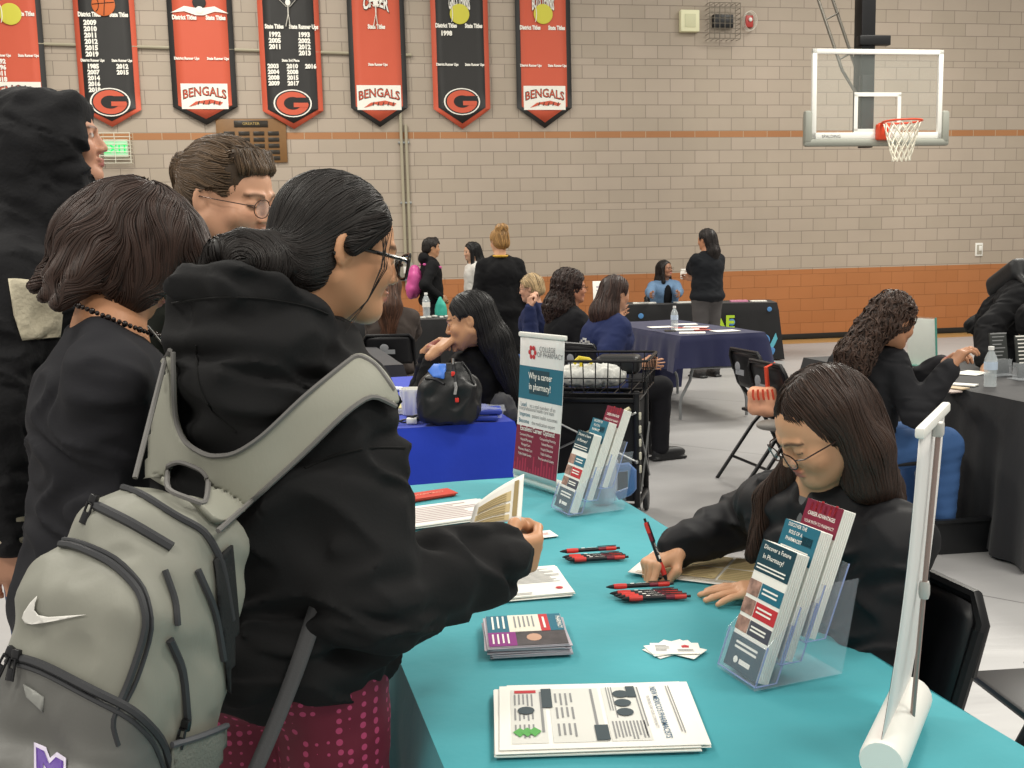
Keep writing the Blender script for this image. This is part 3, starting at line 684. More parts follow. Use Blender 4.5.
# ------------------------------------------------------------------ paper goods and the booth's small things
def page(fr, w, d, z, m=None, curl=0., n=10, name='sheet'):
    mb = MB(fr); mb.grid([[(-w/2+w*i/n, -d/2+d*j/n, z+curl*((i/n-.5)**2*4)) for j in range(n+1)] for i in range(n+1)]); return mb
def lines(mb, x0, x1, y0, y1, n, z, fill=.45, seed=0, axis='x'):
    r = random.Random(seed)
    for i in range(n):
        y = y0+(y1-y0)*(i+.5)/n; h = abs(y1-y0)/n*fill/2; xe = x1-(x1-x0)*r.random()*.25
        if axis == 'x': mb.add([(x0, y-h, z), (xe, y-h, z), (xe, y+h, z), (x0, y+h, z)], [(0, 1, 2, 3)])
        else: mb.add([(y-h, x0, z), (y+h, x0, z), (y+h, xe, z), (y-h, xe, z)], [(0, 1, 2, 3)])
def flat_text(mb, fr, s, size, x, y, z, ang=0, bold=.0, sx=1.):
    vs, fs = text_mesh(s, bold); c, sn = math.cos(math.radians(ang)), math.sin(math.radians(ang))
    mb.add([(x+(a*size*sx*c-b*size*sn), y+(a*size*sx*sn+b*size*c), z) for a, b, _ in vs], fs)
def on_table(pa, pb, z=None):            # frame on the table whose x axis runs from pixel a to pixel b
    z = TZ+.004 if z is None else z
    a, b = G(*pa, z), G(*pb, z); return frame((a+b)/2, b-a, z=(0, 0, 1)), float(np.linalg.norm(b-a))
def tilt_stack(name, label, cat, fr, w, d, n, th, msheet, off=.006, seed=0, group=None, ang=5):
    """a pile: n sheets that fan a little; returns the thing and the top frame"""
    t = empty(name, fr.o, label, cat, group); r = random.Random(seed); f = fr
    for i in range(n):
        f = Fr(fr(r.uniform(-off, off)*2, r.uniform(-off, off), i*th), fr.M @ rot(r.uniform(-ang, ang) if i < n-1 else 0))
        if i == n-1: f = Fr(fr(0, 0, i*th), fr.M)
        MB(f).box((0, 0, th/2), (w, d, th*.92), th*.2, seg=1).build('sheet', msheet, t, smooth=False)
    return t, Fr(f(0, 0, th), f.M)
# flyer stack
fr, _ = on_table((491, 722), (700, 716)); fr = Fr(fr.o, fr.M)
t, f = tilt_stack('flyer_stack', 'stack of black and white workforce flyers at the front of the teal cloth', 'flyers', fr, .292, .215, 7, .0013, M_paper, off=.006, ang=1.6, seed=4)
z = .0006
m = MB(f); m.add([(-.128, -.092, z), (-.075, -.092, z), (-.075, .09, z), (-.128, .09, z)], [(0, 1, 2, 3)]); m.add([(-.068, -.092, z), (.01, -.092, z), (.01, .09, z), (-.068, .09, z)], [(0, 1, 2, 3)])
m.add([(.016, -.092, z), (.075, -.092, z), (.075, .09, z), (.016, .09, z)], [(0, 1, 2, 3)]); m.build('panel_print', mat('pale_grey_ink', 'd9d9d3', .7), t, smooth=False)
m = MB(f); z = .0012
for x, y, a, b in ((-.072, .055, .008, .034), (.004, -.066, .01, .024), (.062, .07, .007, .02)): m.add([(x-a, y-b, z), (x+a, y-b, z), (x+a, y+b, z), (x-a, y+b, z)], [(0, 1, 2, 3)])
for y in (.062, .03, -.002, ): m.lathe([(.001, z), (.013, z+.0003)], 16, (.045, y, 0)); 
m.lathe([(.001, z), (.013, z+.0003)], 16, (-.105, .012, 0)); m.v = [tuple(V(*v)+V(0, 0, .0008)) for v in m.v]; m.build('badge_print', mat('dark_slate_ink', '3d4a50', .7), t, smooth=False)
m = MB(f); flat_text(m, f, 'NEW MEXICO\'S PHARMACISTS', .0135, .094, .0, z, -90, .01, .95); m.build('title_lettering', mat('blue_grey_ink', '4d6d88', .7), t, smooth=False)
m = MB(f); flat_text(m, f, 'WORKING FOR YOUR COMMUNITY', .0075, .106-.022, .0, z, -90, 0, .9)
for x0, x1, s in ((.080, .118, 1), (.108, .13, 2)): pass
lines(m, .088, -.085, .066, .076, 2, z, .4, 1, 'y'); lines(m, .09, -.02, .022, .034, 3, z, .4, 2, 'y'); lines(m, -.03, -.088, .02, .072, 10, z, .45, 3, 'y')
lines(m, .085, -.088, -.006, .004, 1, z, .4, 4, 'y'); lines(m, .08, -.085, -.084, -.078, 1, z, .7, 5, 'y')
for y in (.05, .0, -.055): lines(m, y+.022, y-.022, -.125, -.092, 5, z, .4, 7+int(y*100), 'y'); lines(m, y+.022, y-.022, -.062, -.03, 4, z, .4, 17+int(y*100), 'y')
lines(m, .09, -.09, .118, .126, 2, z, .4, 9, 'y'); m.build('print_lines', M_inkgrey, t, smooth=False)
m = MB(f)
for k in (-1, 0, 1): z = .0022+.0003*k; m.add([(-.105+k*.011, -.045, z), (-.095+k*.011, -.058, z), (-.105+k*.011, -.074, z), (-.115+k*.011, -.058, z)], [(0, 1, 2, 3)])
m.build('leaf_print', mat('green_ink', '5aa555', .7), t, smooth=False)
z = .0012; m = MB(f); m.add([(-.122, .076, z), (-.088, .076, z), (-.088, .086, z), (-.122, .086, z)], [(0, 1, 2, 3)]); m.build('red_print', M_red_ink, t, smooth=False)
# postcard stack
fr, _ = on_table((490, 658), (571, 653)); fr = Fr(fr(0, .072, 0), fr.M @ rot(2))
t, f = tilt_stack('postcard_stack', 'fanned stack of teal and purple postcards on the teal cloth', 'postcards', fr, .142, .155, 12, .0017, mat('postcard_edge', 'b9b3bb', .5), off=.004, ang=2.5, seed=9)
def rects(f, t, nm, mt, L, z=.0008):
    m = MB(f)
    for x0, x1, y0, y1 in L: m.add([(x0, y0, z), (x1, y0, z), (x1, y1, z), (x0, y1, z)], [(0, 1, 2, 3)])
    return m.build(nm, mt, t, smooth=False)
rects(f, t, 'teal_print', M_teal_ink, [(-.07, -.03, -.01, .076), (.045, .07, -.01, .076)]); rects(f, t, 'purple_print', mat('purple_ink', '8a2a80', .5), [(-.07, -.02, -.076, -.01)])
rects(f, t, 'cream_print', mat('pale_cream_ink', 'e6e2d2', .7), [(-.03, .028, -.01, .076)]); rects(f, t, 'red_print', M_red_ink, [(.028, .045, -.01, .076)])
rects(f, t, 'photo_print', mat('photo_dark_ink', '4a4547', .6, var=(30, .4)), [(-.02, .07, -.076, -.012)]); m = MB(f); m.ball((.012, -.04, .001), (.014, .018, .0006), 12); m.build('face_print', mat('face_ink', 'c79d85', .6), t)
m = MB(f); lines(m, .07, .0, -.064, -.034, 3, .0014, .35, 3, 'y'); lines(m, -.02, -.068, -.066, -.03, 4, .0014, .35, 4, 'y'); flat_text(m, f, 'PHARMACY', .012, .06, .03, .0014, -90, .01); lines(m, .06, .0, .032, .04, 1, .0014, .5, 4, 'y'); m.build('lettering', M_paper, t, smooth=False)
m = MB(f); lines(m, .068, -.002, -.022, .02, 5, .0014, .35, 5, 'y'); m.build('print_lines', M_inkgrey, t, smooth=False)
# business cards
c0 = G(674, 650, TZ+.004)
for i, (dx, dy, a) in enumerate(((-.006, .006, 38), (.008, .0, -30), (-.004, .003, 22), (.002, -.002, 4))):
    fr = Fr(c0+V(dx, dy, .0012*i), rot(-a+7)); o = MB(fr).box((0, 0, 0), (.086, .05, .0009)).build('business_card', M_paper, smooth=False)
    tag(o, ['white business card, lowest of the fan on the teal cloth', 'white business card second from the bottom of the fan', 'white business card just under the top card of the fan', 'white business card with a red logo on top of the fan'][i], 'card', 'fanned business cards')
    if i == 3:
        m = MB(fr); m.add([(x+.018, y+.008, .0009) for x, y in ((-.006, -.006), (.006, -.006), (.007, .003), (0, .007), (-.007, .003))], [(0, 1, 2, 3, 4)]); m.build('logo', M_red_ink, o, smooth=False)
        m = MB(fr); lines(m, -.035, -.01, -.015, .015, 5, .0009, .4, 2); lines(m, .003, .034, -.016, -.004, 3, .0009, .4, 3); m.build('print_lines', M_inkgrey, o, smooth=False)
# form the woman writes on
a, b = G(632, 574, TZ+.004), G(737, 587, TZ+.004); fr = frame((a+b)/2, b-a, z=(0, 0, 1)); fr = Fr(fr(.02, .1, 0), fr.M)
w = .29
m = page(fr, w, .205, .001, curl=.003); o = m.build('registration_form', M_paper, solid=.0008); tag(o, 'white form with six tan boxes under the writing woman\'s hand', 'paper')
m = MB(fr)
for i in range(3):
    for j in range(2): x = -.125+.086*i; y = -.075+.085*j; m.add([(x, y, .0035), (x+.08, y, .0035), (x+.08, y+.079, .0035), (x, y+.079, .0035)], [(0, 1, 2, 3)])
m.build('tan_boxes', mat('tan_form_ink', 'cdb98a', .7), o, smooth=False)
m = MB(fr)
for i in range(3):
    for j in range(2): lines(m, -.12+.086*i, -.05+.086*i, -.07+.085*j, -.0+.085*j, 6, .0042, .2, i+j)
lines(m, -.13, .13, -.098, -.08, 2, .0042, .3, 7); m.build('print_lines', mat('brown_ink', 'a08c60', .7), o, smooth=False)
# other papers left of the form
fr, w = on_table((483, 600), (566, 596)); fr = Fr(fr(.01, .085, 0), fr.M @ rot(-6))
t, f = tilt_stack('letter_stack', 'stack of printed white letters below the student\'s sleeve', 'papers', fr, .17, .19, 6, .0013, M_paper, ang=3, seed=12)
m = MB(f); lines(m, -.07, .08, -.02, .075, 12, .0008, .3, 3); lines(m, -.06, .0, -.09, -.075, 2, .0008, .3, 4); m.build('print_lines', M_inkgrey, t, smooth=False)
m = MB(f); m.lathe([(.0005, .0008), (.008, .0009)], 10, (.06, -.06, 0)); m.build('logo', M_red_ink, t, smooth=False)
fr, w = on_table((405, 528), (500, 515)); fr = Fr(fr(-.03, .08, 0), fr.M)
t, f = tilt_stack('form_stack', 'stack of forms with pink print left of the held page', 'papers', fr, .34, .2, 5, .0015, M_paper, ang=2, seed=15)
m = MB(f); lines(m, -.15, .14, -.08, .08, 9, .0008, .35, 3); m.build('print_lines', mat('pink_grey_ink', 'c4aeb0', .7), t, smooth=False)
fr, w = on_table((525, 541), (558, 535)); fr = Fr(fr(0, .03, 0), fr.M @ rot(10))
o = MB(fr).box((0, 0, 0), (.1, .06, .001)).build('info_card', M_paper, smooth=False); tag(o, 'small white card lying beyond the student\'s fingers', 'card')
m = MB(fr); lines(m, -.0, .04, -.01, .01, 3, .0009, .3, 3); m.build('logo', M_red_ink, o, smooth=False)
fr, w = on_table((408, 502), (455, 495)); fr = Fr(fr(0, .025, 0), fr.M)
t, f = tilt_stack('leaflet_stack', 'red leaflets at the far end of the teal cloth', 'leaflets', fr, .16, .075, 3, .003, mat('red_leaflet', 'c9402e', .5), ang=3, seed=18)
m = MB(f); flat_text(m, f, 'PHARMACY', .02, 0, -.005, .001, 0, .01); m.build('lettering', mat('pale_red_ink', 'e8a48e', .6), t, smooth=False)
# pens
M_penb = mat('pen_black', '1c1a1e', .3); M_penr = mat('pen_red', 'd23a33', .35); M_penm = mat('pen_maroon_print', '7c1f33', .35)
def pen(fr, label, group=None):          # lies along local x, grip at -x
    t = empty('ballpoint_pen', fr.o, label, 'pen', group); R = np.array([[0, 0, 1.], [0, 1, 0], [1, 0, 0]]).T
    R = np.array([[0., 0, 1], [1, 0, 0], [0, 1, 0]])
    MB(fr).lathe([(.0048, -.028), (.0048, .05)], 12, R=R).build('barrel', M_penb, t)
    MB(fr).lathe([(.0056, -.055), (.006, -.04), (.0054, -.028)], 12, R=R).build('grip', M_penr, t)
    MB(fr).lathe([(.001, -.071), (.0036, -.063), (.0048, -.055)], 12, R=R).build('tip', M_black, t)
    MB(fr).lathe([(.0054, .038), (.0056, .055), (.005, .062)], 12, R=R).build('top_cap', M_penr, t)
    MB(fr).lathe([(.0028, .062), (.0028, .071)], 10, R=R).build('button', M_black, t)
    MB(fr).box((.04, -.001, .0072), (.045, .003, .0015), .0005).build('clip', M_penb, t)
    m = MB(fr); m.lathe([(.00505, .02), (.00505, .038)], 12, R=R, caps=False); m.build('maroon_print', M_penm, t)
    m = MB(fr); m.add([(x, y, .0052) for x, y in ((-.02, -.002), (-.012, -.002), (-.012, .002), (-.02, .002))], [(0, 1, 2, 3)]); flat_text(m, fr, 'UNM COP', .005, .004, -.0018, .0053); m.build('lettering', M_paper, t, smooth=False)
    return t
def pens(a, b, n, step, glab, group):
    fr, w = on_table(a, b, TZ+.009)
    for i in range(n):
        f = Fr(fr(step[0]*i, step[1]*i, .0105*(0 if i < n-1 else 1) if n > 3 else 0), fr.M @ rot(random.uniform(-2, 2))); pen(f, glab[i], group)
pens((571, 560), (625, 557), 4, (-.004, .0125), ['ballpoint pen nearest the viewer in the bundle left of the writing hand', 'second nearest ballpoint pen in the bundle left of the writing hand', 'third ballpoint pen from the viewer, left of the writing hand', 'ballpoint pen on top at the back of the bundle left of the writing hand'], 'pens left of the writing hand')
pens((622, 599), (690, 596), 5, (-.006, .0122), ['nearest ballpoint pen of the bundle below the form', 'second ballpoint pen of the bundle below the form', 'middle ballpoint pen of the bundle below the form', 'fourth ballpoint pen of the bundle below the form', 'uppermost ballpoint pen of the bundle below the form'], 'pens below the form')

# brochure racks
def brochure(fr, kind, label, group):     # stands in the local xz plane, front faces -y, origin bottom centre
    t = empty('brochure_stack', fr.o, label, 'brochures', group); w, h = .093, .218
    th = .026
    for i in range(6): MB(fr).box((0, .002+i*th/6, h/2), (w, th/6*.9, h), .0008, seg=1).build('leaflet', M_paper, t, smooth=False)
    def rc(nm, mt, L):
        m = MB(fr)
        for x0, x1, z0, z1 in L: m.rect(x0, x1, z0, z1, -.0008)
        m.build(nm, mt, t, smooth=False)
    tm = MB(fr); e = w/2
    if kind == 0:
        rc('teal_print', M_dteal_ink, [(-e, e, .165, h), (-e, e, 0, .055)]); rc('blue_print', M_teal_ink, [(-.012, e, .124, .15)]); rc('red_print', M_red_ink, [(-.012, e, .092, .118)]); rc('grey_print', mat('slate_ink', '4a4c58', .6), [(-.012, e, .062, .086)])
        rc('photo_print', mat('photo_ink', 'a27f72', .6, var=(60, .5)), [(-e, -.014, .124, .15), (-e, -.014, .092, .118), (-e, -.014, .062, .086)])
        tm.text('Discover a Future', .0105, (0, -.0016, .205), .012, .95); tm.text('In Pharmacy!', .0115, (-.004, -.0016, .189), .012, .95)
        for z in (.176, .17): tm.rect(-e+.006, e-.01, z, z+.0025, -.0016)
        for z in (.14, .133, .108, .101, .076, .07): tm.rect(-.006, e-.012, z, z+.003, -.0016)
        for z in (.042, .034): tm.rect(-.03, .03, z, z+.004, -.0016)
        tm.ball((-.018, -.0016, .016), (.006, .0005, .006), 8); tm.rect(-.008, .022, .012, .02, -.0016)
    elif kind == 1:
        rc('teal_print', M_teal_ink, [(-e, e, .155, h)]); rc('cap_print', M_dteal_ink, [(.008, .036, .185, .2)]); rc('dark_print', mat('photo_dark_ink', '4a4547', .6), [(-.01, .035, .09, .145)])
        for i, s in enumerate(('DISCOVER THE', 'ROLE OF A', 'PHARMACIST')): tm.text(s, .009, (-.01, -.0016, .209-.012*i), .012, .8)
        for z in (.173, .165): tm.rect(-e+.008, e-.012, z, z+.0025, -.0016)
        for z in (.13, .12, .11, .1): tm.rect(-.004, .025, z, z+.004, -.0016)
    else:
        rc('maroon_print', M_maroon_ink, [(-e, e, .165, h)]); rc('red_print', M_red_ink, [(-.034+.012*i, -.028+.012*i, .2, .214+.003*(i % 3)) for i in range(6)]); rc('badge_print', M_maroon_ink, [(-.005, .02, .1, .13)])
        tm.text('CAREER ADVANTAGES', .0095, (0, -.0016, .192), .012, .72); tm.text('YOUR PATH TO PHARMACY', .008, (0, -.0016, .178), .0, .75)
        rc('print_lines', M_inkgrey, [(-.03, .02, z, z+.003) for z in (.155, .148, .14)])
    tm.build('lettering', M_paper, t, smooth=False)
def rack(fr, label, labs, grp):           # front faces -y, x along the front width
    t = empty('brochure_holder', fr.o, label, 'brochure holder'); w = .108
    def sheet(P, th=.0025):
        m = MB(fr); m.add(P, [(0, 1, 2, 3)]); return m.build('panel', M_clear, t, smooth=False, solid=th)
    sheet([(-w/2, -.005, .003), (w/2, -.005, .003), (w/2, .165, .003), (-w/2, .165, .003)])
    for s in (-1, 1): 
        m = MB(fr); m.prism([(-.005, .003), (.165, .003), (.205, .24), (.14, .12), (.08, .07), (.02, .09)], -.001, .001); m.v = []; m.f = []; m.mi = []
        P = [(-.006, .003), (.165, .003), (.195, .16), (.15, .16), (.07, .11), (.015, .07)]
        n = len(P); m.add([(s*w/2-.001, a, b) for a, b in P]+[(s*w/2+.001, a, b) for a, b in P], [tuple(range(n)), tuple(range(n, 2*n))[::-1]]+[(i, (i+1) % n, n+(i+1) % n, n+i) for i in range(n)])
        m.build('side_panel', M_clear, t, smooth=False)
    sub = []
    for k in range(3):
        y0, z0 = .0+.047*k, .008+.030*k; tn = math.tan(math.radians(21))
        sheet([(-w/2, y0-.004, z0), (w/2, y0-.004, z0), (w/2, y0-.004+.062*tn, z0+.062), (-w/2, y0-.004+.062*tn, z0+.062)])
        sheet([(-w/2, y0+.036, z0), (w/2, y0+.036, z0), (w/2, y0+.036+.12*tn, z0+.12), (-w/2, y0+.036+.12*tn, z0+.12)])
        ed = MB(fr); ed.tube([(-w/2, y0-.004+.062*tn, z0+.062), (-w/2, y0-.004, z0), (w/2, y0-.004, z0), (w/2, y0-.004+.062*tn, z0+.062)], .0016, 6); ed.tube([(w/2, y0-.004, z0), (w/2, y0+.036, z0), (w/2, y0+.036+.12*tn, z0+.12)], .0014, 6); ed.build('edge', mat('acrylic_edge', '9fb0e0', .1, alpha=.6), t)
        f = Fr(fr(-.002*k, y0+.002, z0+.004), fr.M @ rot(0, 21)); brochure(f, k, labs[k], grp)
    # tilt: rot pitch leans the top away from the front
pa, pb = G(725, 673, TZ), G(754, 692, TZ); RK1 = frame((pa+pb)/2+V(0, 0, .003), pb-pa, z=(0, 0, 1))
def rk(pa, pb):
    pa, pb = G(*pa, TZ), G(*pb, TZ); return frame((pa+pb)/2+V(0, 0, .004), pb-pa, z=(0, 0, 1))
rack(rk((725, 673), (752, 691)), 'clear three tier brochure holder in front of the writing woman', ['navy topped brochures in the front slot of the near holder', 'teal topped brochures in the middle slot of the near holder', 'maroon topped brochures in the back slot of the near holder'], 'brochures in the near holder')
rack(rk((549, 508), (574, 521)), 'clear three tier brochure holder at the far end of the teal cloth', ['navy topped brochures in the front slot of the far holder', 'teal topped brochures in the middle slot of the far holder', 'maroon topped brochures in the back slot of the far holder'], 'brochures in the far holder')
# clear mug with blue handle
mp = G(603, 503, TZ)
t = empty('plastic_mug', mp, 'clear plastic mug with a blue handle behind the far brochure holder', 'mug')
f = Fr(mp+V(.0, .0, .003), rot(20))
MB(f).lathe([(.036, 0), (.04, .005), (.044, .12), (.041, .12), (.037, .008), (.002, .006)], 24, caps=False).build('cup', mat('mug_plastic', 'cfd8e8', .08, alpha=.35), t)
MB(f).tube([(.042, 0, .10), (.075, 0, .105), (.085, 0, .095), (.085, 0, .045), (.075, 0, .035), (.042, 0, .02)], .009, 8, flat=1.4).build('handle', mat('mug_handle', '5f7fb4', .2, alpha=.85), t)
m = MB(f)
for i in range(26): a = random.uniform(0, 6.28); r = random.uniform(.005, .03); m.ball((r*math.cos(a), r*math.sin(a), random.uniform(.01, .035)), .006, 6)
m.build('filling', mat('glass_beads', 'b9c3cc', .2), t)

# tabletop pull-up banners
def popup(fr, w, h, label, lean=.04, br=.03, by=.02):   # front faces -y; origin bottom centre on the table
    t = empty('tabletop_banner', fr.o, label, 'banner stand')
    R = np.array([[0., 0, 1], [1, 0, 0], [0, 1, 0]])
    m = MB(fr); m.lathe([(br*.93, -w/2-.006), (br, -w/2), (br, w/2), (br*.93, w/2+.006)], 20, (0, by, br), R=R); m.build('base', M_white, t)
    m = MB(fr); m.tube([(0, .038, .03), (0, .022+lean, h-.02)], .0035, 8); m.build('pole', mat('pole_pinkish', 'a08c86', .3, metal=.6), t)
    m = MB(fr); m.lathe([(.006, -.012), (.0075, -.006), (.0075, .006), (.006, .012)], 10, (0, .03+lean*.5, h*.5)); m.box((0, .022+lean, h-.01), (.018, .014, .02), .003); m.build('pole_clip', mat('clip_grey', 'b9b8b4', .4), t)
    m = MB(fr); m.box((0, .016+lean, h+.003), (w+.012, .012, .014), .003); m.build('top_bar', M_white, t)
    P = [[(x, .015+lean*(k/12)+.006*math.sin(math.pi*k/12), .03+(h-.03)*k/12) for x in np.linspace(-w/2, w/2, 5)] for k in range(13)]
    m = MB(fr); m.grid(P); m.build('panel', mat('banner_vinyl', 'e6e5e3', .5), t, solid=.0012)
    def yy(z): k = (z-.03)/(h-.03); return .015+lean*k+.006*math.sin(math.pi*max(0, min(1, k)))-.0012
    def band(z0, z1, nm, mt, x0=-w/2, x1=w/2, dy=0):
        mb = MB(fr); mb.grid([[(x, yy(z)-dy, z) for x in (x0, x1)] for z in np.linspace(z0, z1, 5)]); mb.build(nm, mt, t, smooth=False)
    band(h*.58, h*.80, 'teal_print', M_teal_ink); band(h*.62, h*.78, 'teal_shape', M_dteal_ink, -w*.25, w*.2, .0004)
    band(h*.10, h*.40, 'maroon_print', M_maroon_ink)
    mb = MB(fr); rr = random.Random(3)
    for i in range(16):
        x = -w/2+w*(i+.5)/16; zz = h*(.13+.1*rr.random()); mb.add([(x-w*.02, yy(h*.11)-.0006, h*.1), (x+w*.02, yy(h*.11)-.0006, h*.1), (x+w*.015, yy(zz)-.0006, zz), (x-w*.015, yy(zz)-.0006, zz)], [(0, 1, 2, 3)])
    mb.build('crowd_print', mat('crowd_red_ink', 'a52a48', .5), t, smooth=False)
    mb = MB(fr); q = w/.17
    for s, z, sz in (('Why a career', .72, .020), ('in pharmacy?', .65, .020), ('Excellent Career Options!', .37, .0155)): mb.text(s, sz*q, (0, yy(h*z)-.0012, h*z), .015, .82)
    for i, (a, b) in enumerate((('Community Pharmacy', 'Compounding Pharmacy'), ('Hospital Pharmacy', 'Federal Pharmacy'), ('Managed Care', 'Hospital Education'), ('Pharmacy Health Care', 'Public Healthcare'), ('Public Health Service', 'Pharmaceutical Industry'))):
        for s, x in ((a, -w*.24), (b, w*.25)): mb.text(s, .0085*q, (x, yy(h*(.335-.032*i))-.0012, h*(.335-.032*i)), .0, .72)
    mb.build('white_lettering', M_paper, t, smooth=False)
    mb = MB(fr); mb.text('Lead', .014*q, (-w*.36, yy(h*.53)-.001, h*.53), .01, .9); mb.text('Improve', .014*q, (-w*.32, yy(h*.47)-.001, h*.465), .01, .9); mb.text('Become', .014*q, (-w*.33, yy(h*.43)-.001, h*.42), .01, .9); mb.build('teal_lettering', M_teal_ink, t, smooth=False)
    mb = MB(fr); mb.text('as a vital member of an', .0125*q, (w*.08, yy(h*.53)-.001, h*.53), 0, .85); mb.text('interprofessional health care team', .0125*q, (-w*.06, yy(h*.51)-.001, h*.505), 0, .8); mb.text('patient health outcomes', .0125*q, (w*.14, yy(h*.47)-.001, h*.465), 0, .8); mb.text('the medication expert', .0125*q, (w*.12, yy(h*.43)-.001, h*.42), 0, .8)
    mb.text('COLLEGE', .016*q, (w*.14, yy(h*.9)-.001, h*.905), 0, .9); mb.text('OF PHARMACY', .016*q, (w*.2, yy(h*.87)-.001, h*.868), 0, .9); mb.build('grey_lettering', mat('mid_grey_ink', '77777a', .6), t, smooth=False)
    mb = MB(fr)
    for a in range(6):
        c, s_ = math.cos(a*1.047), math.sin(a*1.047); mb.ball((-w*.2+.011*q*c, yy(h*.89)-.001, h*.893+.011*q*s_), (.0055*q, .0004, .0055*q), 8)
    mb.build('logo', M_red_ink, t); return t
a, b = W(516, 488, 3.16), W(552, 499, 3.04)
a = G(507, 484, TZ); b = G(554, 500, TZ); fr = frame(((a+b)/2)+V(0, 0, .004), b-a, z=(0, 0, 1))
popup(Fr(fr.o, fr.M), .235, .455, 'upright white, teal and maroon pharmacy career banner stand', br=.021, by=.040)
a = G(868, 778, TZ); d_ = unit(V(.50, .86, 0)); fr = frame(a+d_*.10+V(0, 0, .004), -d_, z=(0, 0, 1))
popup(fr, .225, .468, 'banner stand seen from its plain grey back at the right')

# ------------------------------------------------------------------ people
def skin_mat(): return mat('skin', 'c79a7c', .48, attr=True, bump=(180, .06, .001), sheen=.0)
SKIN = skin_mat()
def fabric(name, col, rough=.85, sc=220, st=.25): return mat('fabric_'+name, col, rough, bump=(sc, st, .0015), sheen=.0, spec=.22)
def hair_mat(name, col, rough=.42): return mat('hair_'+name, col, rough, attr=True, spec=.5)
def ik(a, b, l1, l2, pole):
    a, b = np.asarray(a, float), np.asarray(b, float); d = b-a; L = np.linalg.norm(d)
    if L > (l1+l2)*.995: d = d*(l1+l2)*.995/L; b = a+d; L = np.linalg.norm(d)
    x = (l1*l1-l2*l2+L*L)/(2*L); h = math.sqrt(max(0, l1*l1-x*x)); u = d/L
    p = np.asarray(pole, float); p = unit(p-np.dot(p, u)*u); return a+u*x+p*h, b
def hand(S, fr, side=1, curl=.35, spread=.12, s=1., fist=0., k=.006, thumb=.5, point=None):
    """fr: wrist, y toward the fingers, z out of the back of the hand, x to the right; side=+1 right hand seen palm down (thumb at -x)"""
    tx = -side
    S.box(fr(0, .048*s, 0), V(.037, .045, .0135)*s, fr.M, .012*s, .012); S.ell(fr(tx*.022*s, .03*s, -.008*s), V(.018, .03, .013)*s, fr.M, .012)
    S.cap(fr(0, -.03*s, 0), fr(0, .02*s, 0), .0235*s, .024*s, .014, sq=(fr.M[:, 2], .78))
    F = []
    for i, (x, L, r) in enumerate(((-.0285, .078, .0088), (-.0095, .088, .009), (.0095, .081, .0086), (.0275, .064, .0076))):
        x *= side; c = curl+fist*1.0 if np.isscalar(curl) else curl[i]; a = 0; p = V(x, .088-.004*abs(i-1.2), 0)*s
        yaw = x/.03*spread; pts = [fr(*(V(x*.9, .06, 0)*s)), fr(*p)]; rs = [r*s*1.05, r*s*1.05]
        for j, fL in enumerate((.48, .29, .23)):
            a += c*(1.0, 1.25, .8)[j]; dy = math.cos(a)*L*fL*s; dz = -math.sin(a)*L*fL*s
            p = p+V(math.sin(yaw)*dy, math.cos(yaw)*dy, dz); pts.append(fr(*p)); rs.append(r*s*(.97, .9, .8)[j])
        S.chain(pts, rs, k=.0035); F.append(pts[-1])
    b = V(tx*.028, .02, -.006)*s; m1 = b+V(tx*(.028-.012*thumb), .030, -.012-.012*thumb)*s; m2 = m1+V(tx*(.012-.026*thumb), .028, -.006-.008*thumb)*s; m3 = m2+V(tx*(-.004-.016*thumb), .024, -.004)*s
    S.chain([fr(*b), fr(*m1), fr(*m2), fr(*m3)], [.013*s, .0115*s, .0105*s, .0088*s], k=.006)
    return F
